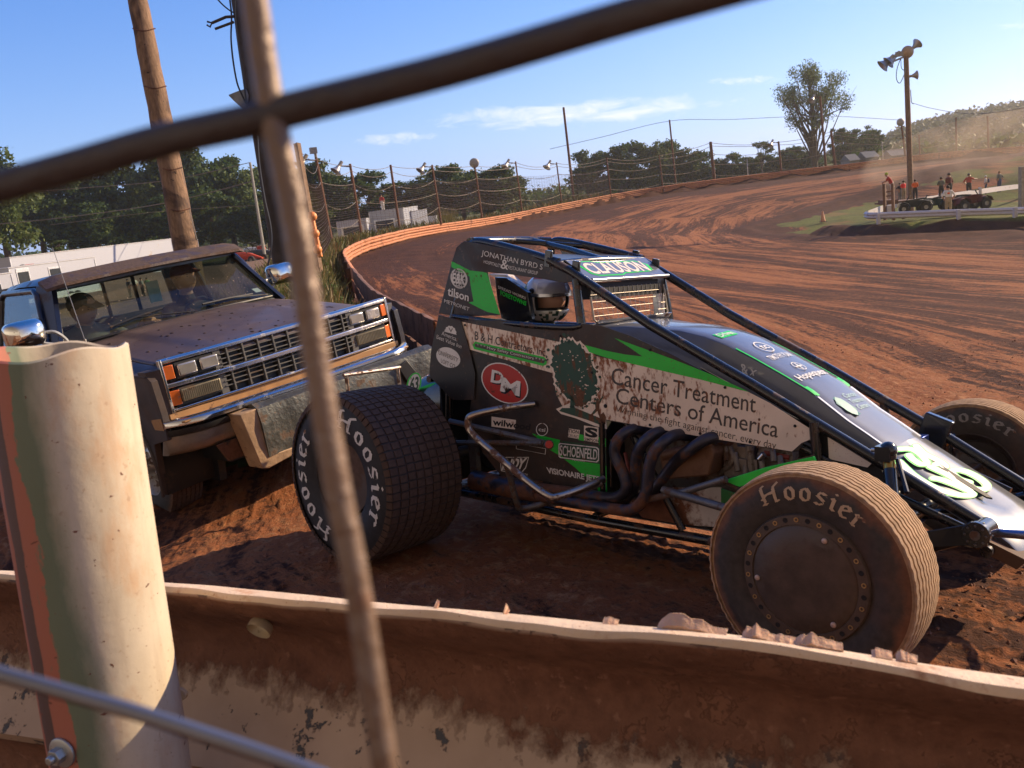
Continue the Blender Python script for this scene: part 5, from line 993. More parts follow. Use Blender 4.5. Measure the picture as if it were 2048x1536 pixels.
    m.slab([(-2.13,-.9,.60),(-2.13,.9,.60),(-4.45,.9,.60),(-4.45,-.9,.60)],(0,0,.03)); m.slab([(-4.42,-.88,.6),(-4.42,.88,.6),(-4.42,.88,1.16),(-4.42,-.88,1.16)],(-.04,0,0)); m.slab([(-2.12,-.88,.6),(-2.12,.88,.6),(-2.12,.88,1.16),(-2.12,-.88,1.16)],(-.03,0,0)); obj('cargo_bed',m,NAVY,T,bevel=.004)
    m=MB(); m.box((-1.9,0,.42),(4.8,.9,.14)); m.box((.55,0,.50),(.5,1.3,.20)); m.box((.2,0,.75),(.6,1.1,.35)); obj('chassis',m,BLK,T)
    # front: grille, lamps
    m=MB(); m.box((.60,0,.93),(.16,1.66,.30)); obj('grille_backing',m,BLK,T)
    m=MB()
    def bar(y0,y1,z0,z1,x0=.66,x1=.715): m.box(((x0+x1)/2,(y0+y1)/2,(z0+z1)/2),(x1-x0,abs(y1-y0),z1-z0))
    gl=MB()
    for z in (1.045,1.015,.985,.905,.875,.845): gl.box((.695,0,z),(.035,1.02 if z<.95 else 1.0,.0065))
    for k in range(-4,5): gl.box((.697,k*.112,1.02),(.04,.012,.11)); gl.box((.697,k*.112,.865),(.04,.012,.12))
    for s in (-1,1): gl.box((.690,s*.515,.94),(.03,.05,.30))
    gr=obj('grille',gl,GRY,T,bevel=.002,smooth=False)
    m=MB()
    def cbar(z0,z1,x,yw,curl=.05):
        N=20; rg=[]
        for i in range(N+1):
            y=-yw+2*yw*i/N; c=curl*(abs(y)/yw)**3; rg.append([Vector((x-c+.0,y,z0)),Vector((x-c+.018,y,z0+(z1-z0)*.25)),Vector((x-c+.018,y,z0+(z1-z0)*.75)),Vector((x-c,y,z1)),Vector((x-c-.03,y,z1)),Vector((x-c-.03,y,z0))])
        m.loft(rg)
    cbar(1.072,1.108,.705,.865,.03); cbar(.922,.968,.725,.865,.05); cbar(.782,.808,.705,.865,.03)
    for s in (-1,1): m.box((.680,s*.868,.945),(.035,.018,.325))
    obj('chrome_surround',m,CHR,gr,bevel=.003)
    for s in (-1,1):
        for k,yc in enumerate((.615,.745) if s>0 else (.605,.735)):
            yc=s*(.635+.0 if k==0 else .755); 
            yc=s*(.575 if k==0 else .720)
            m=MB(); m.slab([(.700,yc-.060,.985),(.700,yc+.060,.985),(.700,yc+.060,1.058),(.700,yc-.060,1.058)],(.018,0,0)); o=obj('headlight',m,LENS,T,bevel=.012)
            m=MB(); m.slab([(.694,yc-.072,.974),(.694,yc+.072,.974),(.694,yc+.072,1.070),(.694,yc-.072,1.070)],(.008,0,0)); obj('bezel',m,BLK,o)
        m=MB(); m.slab([(.700,s*.535,.832),(.700,s*.80,.832),(.700,s*.80,.908),(.700,s*.535,.908)],(.016,0,0)); o=obj('driving_lamp',m,FOG,T,bevel=.010)
        m=MB()
        for k in range(20): m.box((.717,s*(.548+k*.0128),.87),(.004,.004,.066))
        obj('lens_ribs',m,FOG,o)
        m=MB(); m.slab([(.695,s*.525,.822),(.695,s*.81,.822),(.695,s*.81,.918),(.695,s*.525,.918)],(.008,0,0)); obj('bezel',m,BLK,o)
        for z0,z1 in ((.982,1.066),(.822,.912)):
            m=MB(); m.slab([(.694,s*.800,z0),(.694,s*.800,z1),(.678,s*.862,z1),(.678,s*.862,z0)],(-.0,0,0) if 0 else (.012,s*.003,0)); obj('turn_signal',m,AMB,T,bevel=.004)
    m=MB(); m.slab([(.70,-.90,.722),(.70,.90,.722),(.70,.90,.780),(.70,-.90,.780)],(-.05,0,0)); m.slab([(.70,-.90,.72),(.70,.90,.72),(.83,.88,.73),(.83,-.88,.73)],(0,0,.012)); obj('gold_filler_panel',m,GOLD,T,bevel=.004)
    # bumper
    def bump_(name,prof,mt,parent,yw=.955):
        m=MB(); N=30; rg=[]
        for i in range(N+1):
            y=-yw+2*yw*i/N; c=.025*(abs(y)/yw)**2+.13*max(0,(abs(y)-.72)/(yw-.72))**2; rg.append([Vector((x-c,y,z)) for x,z in prof])
        m.loft(rg); return obj(name,m,mt,parent,ang=50)
    bp=bump_('bumper',[(.80,.700),(.865,.705),(.885,.715),(.885,.738),(.868,.752),(.80,.755)],CHR,T)
    bump_('rub_strip',[(.80,.652),(.858,.655),(.864,.668),(.864,.692),(.80,.698)],BLK,bp,.95)
    bump_('lower_bumper',[(.72,.530),(.80,.535),(.835,.56),(.845,.60),(.845,.650),(.80,.652)],CHB,bp,.95)
    m=MB(); m.slab([(.80,-.66,.41),(.80,.66,.41),(.82,.72,.535),(.82,-.72,.535)],(-.02,0,0)); obj('air_dam',m,mat('dusty_air_dam',(.03,.024,.022),.7,0,mud=.5,msc=8),bp)
    # push plate with plywood end block
    m=MB(); N=24; rg=[]
    for i in range(N+1):
        y=-.50+1.47*i/N; j=.006*math.sin(y*9)+.004*math.sin(y*23)
        rg.append([Vector((.90,y,.395)),Vector((.985+j,y,.392)),Vector((.992+j*1.5,y,.50)),Vector((1.0+j,y,.60)),Vector((.985+j,y,.700)),Vector((.945,y,.722+j)),Vector((.90,y,.718))])
    m.loft(rg); pp=obj('push_plate',m,STL,T,ang=35)
    m=MB(); m.slab([(.99,-.615,.700),(.99,-.500,.705),(.99,-.488,.40),(1.0,-.18,.388),(1.0,-.20,.365),(.99,-.34,.345),(.99,-.515,.325),(.985,-.56,.34)],(-.16,0,0)); obj('plywood_block',m,WOOD,pp,bevel=.006)
    m=MB(); m.slab([(1.0,.60,.66),(1.01,.68,.685),(1.01,.76,.55),(1.01,.73,.50),(1.0,.66,.52)],(.02,0,0)); obj('rubber_strap',m,BLK,pp,bevel=.004)
    # mirrors, antenna
    for s,(px,py,yy,w_,h_) in ((-1,(50,668,-1.16,.17,.17)),(1,(560,547,1.10,.17,.17))):
        c=TRK.S(px,py,yy); m=MB(); rg=[]
        for k,(dx,sc) in enumerate(((.0,.86),(.02,1.0),(.07,1.0),(.11,.82),(.13,.45))):
            rg.append([c+Vector((dx-.05,sc*.125*math.copysign(abs(math.cos(t))**.45,math.cos(t)),sc*.088*math.copysign(abs(math.sin(t))**.5,math.sin(t)))) for t in [2*PI*i/28 for i in range(28)]])
        m.loft(rg); mi=obj('mirror',m,mat('mirror_chrome',(.78,.74,.66),.10,1,mud=.10,msc=10,var=.05,mudcol=(.2,.14,.1),fleck=.3),T,ang=50)
        m=MB(); m.tube([c+Vector((.0,-s*.10,-.02)),c+Vector((.03,-s*.17,-.03)),Vector((c.x+.02,s*.93,c.z-.10)),Vector((c.x+.03,s*.93,c.z-.16))],.012,8,sm=4); m.tube([c+Vector((.0,-s*.08,-.08)),Vector((c.x+.02,s*.93,c.z-.14))],.010,8); obj('mirror_arm',m,mat('pale_mirror_arm',(.40,.40,.38),.4,.4),mi)
    m=MB(); b=TRK.ax(171,684,1,-.86); t_=TRK.ax(105,495,1,-.86); m.tube([b,b.lerp(t_,.5),t_],[.0035,.0025,.0018],6); m.tube([b-Vector((0,0,.02)),b+Vector((0,0,.02))],.009,8); obj('antenna',m,mat('antenna_steel',(.3,.28,.25),.3,.8),T)
    # wheels
    for x,s in ((0,-1),(0,1),(-3.34,-1),(-3.34,1)):
        m=MB(); m.lathe([(-.07,.205),(-.085,.215),(-.095,.208),(-.080,.195),(-.02,.175),(-.03,.13),(-.055,.105),(-.060,.075),(-.085,.062),(-.115,.055),(-.120,.03),(-.120,0)],n=40); m.lathe([(.09,.21),(.0,.19),(-.02,.175)],n=40)
        wh=obj('wheel',m,mat('dirty_alloy_rim',(.50,.46,.42),.35,.8,mud=.36,msc=11,var=.2,mudcol=(.10,.06,.042)),T); wh.location=(x,s*(.755 if x==0 else .78),.375)
        if s>0: wh.rotation_euler=(0,0,PI)
        t,_=tyre_mesh(.375,.245,.205,None,7,.018); obj('tyre',t,[RUB,RUB],wh,ang=30)
        m=MB()
        for k in range(6): a=k*PI/3; m.tube([(.085*math.sin(a),-.055,.085*math.cos(a)),(.085*math.sin(a),-.075,.085*math.cos(a))],.010,6)
        obj('wheel_nuts',m,CHR,wh)
    return T
truck()
# ------------------------------------------------------------------ outer rail of the far bend
CLAYP=mat('clay_coated_rail',(.46,.185,.085),.8,0,mud=.30,msc=5,var=.3,mudcol=(.22,.085,.042),bump=.6,bsc=12)
DARKB=mat('dark_muddy_boards',(.055,.028,.020),.8,0,mud=.4,msc=5,var=.4,mudcol=(.10,.045,.028),bump=.6,bsc=14,streak=((1,1,.2),(0,0,0)))
def far_rail():
    root=thing('guardrail',(0,0,0),'battered clay covered crash barrier curving round the outside of the far bend','guardrail')
    C=catmull(RAILTOP,10); rg=random.Random(8)
    def sweep(prof,i0,i1,dz=0,amp=.02,name='rail_beam',mt=CLAYP):
        m=MB(); rings=[]
        for i in range(i0,i1):
            p=C[i]; t=(C[min(i+1,len(C)-1)]-C[max(i-1,0)]); t.z=0; t.normalize(); n=Vector((t.y,-t.x,0)); # n points to the track side
            j=mnoise.noise(Vector((i*.7,dz*9,1)))*amp; j2=mnoise.noise(Vector((i*.9,dz*9,7)))*amp
            rings.append([p+n*(a+j)+Vector((0,0,b+dz+j2)) for a,b in prof])
        m.loft(rings); return obj(name,m,mt,root,ang=50)
    pr=[(0,0),(.02,-.01),(.075,-.05),(.083,-.08),(.07,-.12),(.0,-.155),(.07,-.19),(.083,-.23),(.075,-.26),(.02,-.30),(0,-.31),(-.02,-.31),(-.02,0)]
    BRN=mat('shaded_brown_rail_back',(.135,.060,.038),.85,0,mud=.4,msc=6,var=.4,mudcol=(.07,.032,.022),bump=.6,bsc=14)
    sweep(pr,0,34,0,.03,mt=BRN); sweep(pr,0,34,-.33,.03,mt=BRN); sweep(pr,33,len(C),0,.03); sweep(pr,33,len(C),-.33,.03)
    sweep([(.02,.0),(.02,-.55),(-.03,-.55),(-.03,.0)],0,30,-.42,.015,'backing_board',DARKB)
    m=MB(); k=0
    for i in range(35,len(C),5):
        p=C[i]; m=MB(); m.box((p.x-.07,p.y+.05,p.z-.46),(.13,.13,.80)); obj('post',m,DARKB,root)
    p=C[0]; m=MB(); m.slab([p+Vector((0,-.02,-.02)),p+Vector((.10,-.05,-.06)),p+Vector((.11,-.05,-.22)),p+Vector((.0,-.02,-.32))],(0,.02,0)); m.slab([p+Vector((0,-.02,-.5)),p+Vector((.09,-.05,-.52)),p+Vector((.08,-.05,-.60)),p+Vector((.0,-.02,-.66))],(0,.02,0)); obj('torn_end',m,CLAYP,root)
    return root
far_rail()
# ------------------------------------------------------------------ catch fence: posts, floodlights, sagging cables
RUST=mat('rusty_steel_post',(.13,.055,.030),.8,.2,var=.35,bump=.4,bsc=20); WD=mat('weathered_wood_pole',(.20,.12,.07),.85,0,var=.3,bump=.5,bsc=14)
REFL=mat('lamp_reflector',(.36,.35,.35),.42,.7,var=.1,mud=.15,msc=6); LHOUS=mat('lamp_housing',(.34,.32,.30),.6,.3,var=.2); CABM=mat('pale_cable',(.22,.18,.13),.6,.2)
def pole_h(top,base,d): a=at(*top,d); b=at(*base,d); return Vector((b.x,b.y,b.z)),(a-b)
def vpole(m,top,base,d,w0,w1,n=10,ext=.6):
    a=at(*top,d); b=at(*base,d); e=(b-a).normalized(); b2=b+e*ext; m.tube([b2,b2.lerp(a,.5),a],[w1,(w0+w1)/2,w0],n); return a,b
def bell(parent,p,dr,s,name='floodlight'):
    m=MB(); rot=Vector(dr).normalized().to_track_quat('Z','Y').to_matrix(); V=[]
    prof=[(0,.06),(.05,.10),(.16,.14),(.28,.22),(.36,.30),(.355,.29),(.27,.20),(.15,.12),(.06,.07)]
    k=MB(); k.lathe([(a*s,b*s) for a,b in prof],ax='z',n=20); m.add([rot@Vector(v)+p for v in k.v],k.f); o=obj(name,m,REFL,parent)
    m=MB(); m.tube([p-rot@Vector((0,0,.26*s)),p+rot@Vector((0,0,.05*s))],.085*s,10); obj('housing',m,LHOUS,o); return o
def RD(px): 
    t=[(600,30),(640,40),(690,44),(760,49),(850,60),(1000,76),(1140,86),(1280,92),(1425,94),(1560,95),(1700,95),(1880,93),(2060,88)]
    return float(np.interp(px,[a for a,_ in t],[b for _,b in t]))
FP=[((632,315),(663,480),44,.085,1,'left'),((700,328),(722,462),50,.085,1,'left'),((781,330),(800,462),54,.085,0,''),((864,330),(880,432),61,.08,1,'left'),((949,330),(962,420),68,.075,2,''),((1031,323),(1043,415),78,.08,1,'left'),((1113,325),(1123,402),84,.075,1,'left'),((1127,215),(1148,402),86,.13,0,''),((1213,315),(1222,392),88,.08,0,''),((1318,310),(1326,378),91,.08,0,''),((1339,240),(1352,372),93,.10,0,''),((1421,284),(1429,364),94,.19,0,''),((1494,318),(1496,358),94,.06,3,''),((1557,283),(1563,350),95,.13,1,'left'),((1640,193),(1652,338),95,.14,1,'left'),((1662,262),(1671,333),95,.16,0,''),((1764,285),(1766,322),95,.06,3,''),((1838,270),(1840,316),94,.09,0,''),((1912,235),(1913,306),92,.09,0,''),((1975,232),(1977,300),90,.10,0,'')]
fence=thing('catch_fence',(0,0,0),'tall rusty post catch fence with sagging cables and wire netting behind the bend','fence')
tops=[]
for i,(tp,bs,d,r_,lamp,_) in enumerate(FP):
    m=MB(); a,b=vpole(m,tp,bs,d,r_*.85,r_,8); o=obj('post',m,RUST if lamp!=3 else LHOUS,fence); tops.append((a,b,d))
    if lamp==1:
        s=1.15 if d<70 else 1.35; m=MB(); q=a+CR*(-.55*s)+Vector((0,0,-.10)); m.tube([a+Vector((0,0,-.15)),q],.035*s,6); obj('lamp_arm',m,RUST,o); bell(o,q,(-.55,-.35,-.75),s)
        if i==0: m=MB(); m.box(a+Vector((-.08,0,.35)),(.34,.26,.30),Matrix.Rotation(.4,3,'Z')); m.box(a+Vector((0,0,.1)),(.12,.12,.3)); obj('ballast_box',m,LHOUS,o)
    if lamp==2:
        m=MB(); m.sph(a+Vector((0,0,.15)),(.38,.16,.38),20,12); obj('floodlight',m,LHOUS,o)
def sag(a,b,s,n=10): return [a.lerp(b,i/n)-Vector((0,0,s*4*(i/n)*(1-i/n))) for i in range(n+1)]
A0=at(592,290,21); B0=at(640,520,21); fs=[(A0,B0,21)]+[t for k,t in enumerate(tops) if k not in (7,10,12,14,16)]
rg=random.Random(4)
for f in (.02,.10,.30,.56,.83):
    m=MB()
    for (a,b,d),(a2,b2,d2) in zip(fs[:-1],fs[1:]):
        L=min((b-a).length,(b2-a2).length); m.tube(sag(a.lerp(b,f),a2.lerp(b2,f),.30*rg.uniform(.3,1.4) if f<.6 else .3,8),.006+.00019*d,4,cap=False)
    obj('cable',m,CABM,fence)
NETM=mat('thin_netting_wire',(.13,.085,.06),.6,.4); m=MB()
for (a,b,d),(a2,b2,d2) in list(zip(fs[:-1],fs[1:]))[0:8]:
    for k in range(22):
        f=.32+.66*k/21; m.tube(sag(a.lerp(b,f),a2.lerp(b2,f),.04+.05*rg.random(),4),.0045+.00008*d,3,cap=False)
    n=int((a2-a).length/.45)
    for k in range(1,n): p=a.lerp(a2,k/n); q=b.lerp(b2,k/n); m.tube([p.lerp(q,.34),q],.004+.00005*d,3,cap=False)
obj('netting',m,NETM,fence)
# post with the orange caution lamps seen from the side
cp=thing('signal_post',(0,0,0),'square timber post carrying three round orange caution lamps, beside the foreground wire','signal')
m=MB(); a=at(594,287,20.5); b=at(640,545,20.5); m.tube([b,a],.085,4); obj('post',m,WD,cp)
ORG=mat('orange_painted_lamp',(.72,.26,.075),.5,0,var=.2,bump=.3,mud=.15,msc=14,mudcol=(.3,.12,.05))
m=MB(); m.slab([at(616,424,20.0),at(624,424,20.0),at(643,512,20.0),at(635,514,20.0)],FW*.16); hb=obj('signal_box',m,ORG,cp,bevel=.01)
for (x,y) in ((627,433),(632,467),(637,499)):
    m=MB(); c=at(x-2,y,19.92); m.sph(c,.105,18,12); m.tube([c,c+CR*.02],.11,18); obj('signal_lamp',m,ORG,hb)
# ------------------------------------------------------------------ big poles
def big_wood():
    P=thing('utility_pole',(0,0,0),'thick brown wooden utility pole rising behind the pickup truck cab','pole'); d=13.0
    m=MB(); pts=[]; 
    for k in range(24):
        t=k/23; x=248+(370-248)*t+.5*math.sin(k*1.1); y=-140+(485+140)*t; pts.append(at(x,y,d))
    e=(pts[-1]-pts[0]).normalized(); pts.append(pts[-1]+e*2.6); n=20; V=[]
    m.tube(pts,[.130+.052*i/24+.004*math.sin(i*2.3) for i in range(25)],20); 
    mm,nt,b_=nodes('old_pole_timber'); g=G(nt); v=g.co('Object',(1,1,.12)); v2=g.co('Object'); c=g.mix(g.ramp(g.noise(v,26,7,.65),.3,.7),(.115,.062,.035),(.30,.185,.11)); c=g.mix(g.ramp(g.noise(v2,2.2,5,.6,.6),.50,.62),c,(.075,.042,.028)); c=g.mix(g.ramp(g.noise(v2,21,3,.5),.68,.72),c,(.03,.018,.012))
    setc(g,b_,c,.85,0,g.bump(g.noise(v,40,6,.65),.8,.012)); obj('trunk',m,mm,P)
    m=MB()
    for s,x0,x1 in ((-1,268,352),(1,293,392)): 
        q=[at(x0+(x1-x0)*k/12+(1.5*math.sin(k*1.7)),20+(480-20)*k/12,d-.06 if s<0 else d-.02) for k in range(13)]; m.tube(q,.011,5)
    obj('pole_cable',m,mat('black_cable',(.02,.02,.025),.5),P)
    m=MB()
    for y in (60,175,338,420): x=276+(369-276)*y/485; m.tube([at(x-22,y-3,d-.10),at(x,y+2,d-.22),at(x+23,y-3,d-.10)],.010,5,sm=4)
    obj('strap',m,RUST,P)
big_wood()
def dark_pole():
    P=thing('lamp_pole',(0,0,0),'dark tarred pole mostly hidden by the foreground wire, with cables, bracket and a grey lamp','pole'); d=12.0
    m=MB(); pts=[at(487-27*(0-y)/ -400 if 0 else 487+(y)*.158,y,d) for y in (-140,0,150,300,450,560)]; m.tube(pts,.165,16); DK=mat('tarred_pole',(.045,.032,.026),.8,0,var=.3,bump=.4,bsc=20); obj('trunk',m,DK,P)
    CB=mat('black_cable',(.012,.014,.022),.4)
    m=MB(); m.tube([at(x,y,d-.2) for x,y in ((457,-20),(463,30),(462,75),(466,120),(474,165),(484,190),(496,215))],.012,6,sm=4); m.tube([at(x,y,d-.2) for x,y in ((470,-20),(471,40),(478,100),(487,160),(494,215))],.012,6,sm=4); m.tube([at(x,y,d-.2) for x,y in ((432,-5),(446,10),(461,22),(470,26))],.010,6,sm=4)
    m.tube([at(x,y,d-.22) for x,y in ((515,270),(519,330),(530,400),(541,450),(543,490),(536,530),(529,547))],.014,6,sm=4); obj('pole_cable',m,CB,P)
    m=MB(); m.tube([at(468,33,d-.2),at(452,34,d-.2),at(424,46,d-.2)],.020,8); m.tube([at(468,44,d-.2),at(430,58,d-.2)],.018,8); m.tube([at(414,43,d-.22),at(424,46,d-.2),at(420,54,d-.2),at(414,50,d-.2)],.014,6); obj('bracket_arm',m,DK,P)
    m=MB(); a=[at(*q,d-.15) for q in ((455,189),(478,180),(492,176),(497,190),(491,222))]; m.slab(a,FW*.25); o=obj('lamp_shade',m,mat('grey_lamp_shade',(.20,.21,.23),.6,.2,var=.25),P,bevel=.02)
dark_pole()
def speaker_pole():
    P=thing('light_pole',(0,0,0),'tall wooden pole in the infield with round floodlights and horn loudspeakers on top','pole'); d=47.0
    m=MB(); vpole(m,(1812,108),(1822,402),d,.13,.15,12,.9); obj('trunk',m,WD,P)
    TAN=mat('tan_lamp_housing',(.42,.30,.20),.5,.2,var=.2)
    for (x,y,s,dr) in ((1778,120,1.25,(-.7,.1,-.55)),(1790,113,1.25,(-.7,.1,-.55)),(1826,96,1.0,(.7,.1,.55))):
        q=at(x,y,d); o=bell(P,q,dr,s)
    m=MB(); m.sph(at(1815,104,d),(.33,.25,.33),20,12); obj('floodlight',m,TAN,P)
    m=MB(); m.tube([at(1812,112,d),at(1770,130,d)],.05,8); m.box(at(1800,108,d),(.45,.2,.25)); obj('cross_arm',m,LHOUS,P)
    bell(P,at(1823,152,d),(.9,-.1,.05),.8,'horn_speaker')
    m=MB(); m.tube([at(x,y,d-.2) for x,y in ((1801,118),(1794,138),(1793,158),(1800,166),(1810,145),(1811,135))],.022,5,sm=4); m.tube([at(x,y,d-.2) for x,y in ((1802,118),(1803,136),(1811,142))],.02,5,sm=4); m.tube([at(x,y,d-.2) for x,y in ((1821,180),(1823,205),(1827,208))],.02,5); obj('loose_wire',m,mat('grey_wire',(.15,.15,.16),.5),P)
    return at(1823,205,d)
SPK=speaker_pole()
P=thing('light_pole',(0,0,0),'short pole with one round lamp behind the infield speaker pole','pole'); m=MB(); a,b=vpole(m,(1803,250),(1812,322),94,.10,.13,8); obj('trunk',m,RUST,P); m=MB(); m.sph(a+Vector((-.1,0,.3)),(.42,.3,.42),16,10); obj('floodlight',m,LHOUS,P)
P=thing('light_pole',(0,0,0),'thin pale grey pole standing in front of the left wood','pole'); m=MB(); vpole(m,(500,325),(527,496),75,.10,.14,8,1.5); obj('trunk',m,mat('pale_grey_pole',(.28,.27,.24),.8,var=.2),P)
def line(name,label,pts,r_,mt=CABM): m=MB(); m.tube([at(*p) for p in pts],r_,4,sm=6); o=obj(name,m,mt); tag(o,label,'cable'); return o
line('power_line','upper power line crossing in front of the left wood',[(-60,392,75),(150,377,75),(340,360,75),(500,325,75)],.028)
line('power_line','lower power line crossing in front of the left wood',[(-60,453,75),(120,436,75),(330,406,75),(504,363,75)],.034)
line('power_line','faint dark line between the wood and the grey pole',[(100,450,76),(330,422,76),(530,410,76),(600,405,76)],.018)
line('power_line','cable swooping from the speaker pole to the upper right edge of the view',[(1825,206,47),(1860,216,44),(1920,226,40),(1980,226,36),(2110,205,31)],.012)
line('power_line','thin line across the sky left of the big tree',[(1100,298,110),(1200,275,110),(1339,242,110),(1460,239,110),(1640,232,110),(1800,240,110)],.028,mat('blue_grey_wire',(.16,.20,.26),.6))
# ------------------------------------------------------------------ trees
def leafmat(name,a,b,c,tr=.35):
    m,nt,bs=nodes(name); g=G(nt); ge=g.n('ShaderNodeNewGeometry'); v=g.co('Object'); k=g.math('ADD',g.math('MULTIPLY',ge.outputs['Random Per Island'],.55),g.math('MULTIPLY',g.noise(v,.55,4,.6),.65))
    col=g.mix(g.ramp(k,.25,.62),a,b); col=g.mix(g.ramp(k,.70,.95),col,c); setc(g,bs,col,.6); bs.inputs['Specular IOR Level'].default_value=.25
    t=g.n('ShaderNodeBsdfTranslucent'); g.L(col,t.inputs[0]); mx=g.n('ShaderNodeMixShader'); mx.inputs[0].default_value=tr; out=nt.nodes['Material Output']; g.L(bs.outputs[0],mx.inputs[1]); g.L(t.outputs[0],mx.inputs[2]); g.L(mx.outputs[0],out.inputs[0]); return m
LEAFD=leafmat('dark_green_leaves',(.022,.044,.011),(.055,.095,.020),(.11,.145,.030)); LEAFG=leafmat('olive_green_leaves',(.045,.075,.020),(.095,.135,.035),(.17,.20,.06)); LEAFP=leafmat('sparse_greying_leaves',(.06,.095,.035),(.12,.165,.06),(.20,.24,.10)); BARK=mat('bark',(.075,.052,.038),.9,0,var=.3)
def leaf_cloud(cent,nl,ls,rg,flat=.8):
    # many leaf-sized faces scattered in shells round branch-end clumps
    V=np.zeros((nl*4,3)); 
    w_=np.array([c[3]**2 for c in cent]); w_/=w_.sum(); ci=rg.choice(len(cent),nl,p=w_); C=np.array([c[:3] for c in cent])[ci]; Rr=np.array([c[3] for c in cent])[ci]
    d=rg.normal(size=(nl,3)); d/=np.linalg.norm(d,axis=1)[:,None]; rad=Rr*(rg.random(nl)**.35)*(1+.18*rg.normal(size=nl)); p=C+d*rad[:,None]*np.array([1,1,flat])
    nrm=d+.9*rg.normal(size=(nl,3)); nrm/=np.linalg.norm(nrm,axis=1)[:,None]; t=np.cross(nrm,rg.normal(size=(nl,3))); t/=np.linalg.norm(t,axis=1)[:,None]; b=np.cross(nrm,t)
    s=ls*(.55+.9*rg.random(nl))[:,None]; a1=t*s; b1=b*s*.62
    Q=np.stack([p-a1,p-b1*1.0+a1*.1,p+a1,p+b1],1).reshape(-1,3); F=[(4*i,4*i+1,4*i+2,4*i+3) for i in range(nl)]; return Q,F
def mk_tree(name,seed,h=10,cw=3.6,ch=None,trunk=.28,nl=5200,ls=.20,nlob=34,leaf=LEAFD,low=.18,open_=0.0,group=None,label='',shape='round',limbs=7):
    rg=np.random.default_rng(seed); rd=random.Random(seed); root=thing(name,(0,0,0),label,'tree',group); cent=[]
    c0=h*(low+1)/2; ry=h*(1-low)/2
    for k in range(nlob):
        while True:
            v=rg.normal(size=3); v/=np.linalg.norm(v); q=v*(rg.random()**(.30 if open_ else .45))
            if shape!='flat' or q[2]>-.35: break
        wz=1.0-(.25 if q[2]>0 else -.0)*abs(q[2]); r_=cw*(.20+.16*rg.random())*(1-.35*open_)
        cent.append((q[0]*(cw-r_*.6)*wz,q[1]*(cw-r_*.6)*wz,c0+q[2]*(ry-r_*.5),r_))
    m=MB(); top=h*(.55 if not open_ else .5); tp=[Vector((0,0,-.4))]; 
    for k in range(1,7): tp.append(Vector((rd.uniform(-.12,.12)*k*.35,rd.uniform(-.12,.12)*k*.35,top*k/6)))
    m.tube(tp,[trunk*(1-.09*k) for k in range(7)],9,sm=2) if 0 else m.tube(tp,[trunk*(1.15-.10*k) for k in range(7)],9)
    for k in range(limbs if not open_ else nlob):
        c=Vector(cent[k][:3]); s=tp[rd.randint(2,6)] if not open_ else tp[rd.randint(1,6)]; mid=s.lerp(c,.5)+Vector((rd.uniform(-.3,.3),rd.uniform(-.3,.3),-.15*(c-s).length*.4)); m.tube([s,s.lerp(mid,.5),mid,c],[trunk*.42,trunk*.32,trunk*.22,trunk*.07],6)
        if open_:
            for _ in range(3): e=c+Vector((rd.uniform(-1,1),rd.uniform(-1,1),rd.uniform(-.4,1)))*cent[k][3]; m.tube([mid.lerp(c,.6),e],[trunk*.08,trunk*.03],4)
    obj('trunk',m,BARK,root)
    Q,F=leaf_cloud(cent,nl,ls,rg); k=MB(); k.v=[tuple(x) for x in Q]; k.f=F; k.m=[0]*len(F); obj('crown',k,leaf,root,fix=False,smooth=False); root['h']=h; root['w']=cw*2; return root
def place(o,px,py,d,hpx,wpx,rz=0,label=None):
    b=at(px,py,d); o.location=b; sz=hpx*d/FPX/o['h']; sw=wpx*d/FPX/o['w']; o.scale=(sw,sw,sz); o.rotation_euler=(0,0,rz)
    if label: o['label']=label
    return o
# the left wood: dark evergreens and broadleaves beyond the pits
kinds=[mk_tree('forest_tree',s,10,3.6,nl=5600,ls=.21,leaf=l,nlob=n,low=lo,group='trees of the left wood',label='dark leafy tree in the wood beyond the pits') for s,l,n,lo in ((11,LEAFD,36,.02),(12,LEAFD,30,.05),(13,LEAFG,40,.0))]
used=[False]*3
def fresh(k):
    if not used[k]: used[k]=True; return kinds[k]
    return copytree(kinds[k])
WOODL=[(118,500,125,130,110),(150,505,120,150,130),(190,500,128,150,120),(232,505,125,175,125),(275,500,130,170,120),(318,495,126,170,120),(352,492,124,180,120),(392,492,128,185,120),(430,492,122,195,125),(468,490,128,190,120),(505,488,124,180,120),(548,486,128,165,120),(590,484,122,150,115),(632,478,118,150,115),(668,474,116,150,110),(700,470,120,115,90),(205,510,112,110,110),(440,500,112,120,120),(330,505,110,115,120),(540,495,110,115,110),(610,488,108,110,105),(90,505,128,150,120)]
rk=random.Random(9)
pos_words=['far left','left','middle','right']
for i,(x,y,d,hp,wp) in enumerate(WOODL):
    k=(i*7+rk.randint(0,1))%2 if i%5 else 2; place(fresh(k),x+rk.uniform(-6,6),y+8,d,hp*rk.uniform(.95,1.08)+8,wp*1.15,rk.uniform(0,6),'dense dark tree in the unbroken wood beyond the pits')
o=mk_tree('broadleaf_tree',21,10,4.2,nl=7500,ls=.20,nlob=44,leaf=LEAFG,low=.0,label='big pale green tree at the left edge behind the trailers'); place(o,20,525,88,240,190,1.0)
o=mk_tree('broadleaf_tree',22,6,2.2,nl=1500,ls=.18,nlob=14,leaf=LEAFG,low=.0,label='small bright green bush just right of the big left tree'); place(o,118,505,80,30,50,1.0)
BK=[(745,452,115,95,90,1),(800,446,118,75,85,0),(850,440,116,82,90,2),(895,435,118,88,85,1),(930,430,116,95,85,0),(968,428,118,78,80,2),(1005,424,116,80,75,1),(1030,420,120,72,60,0)]
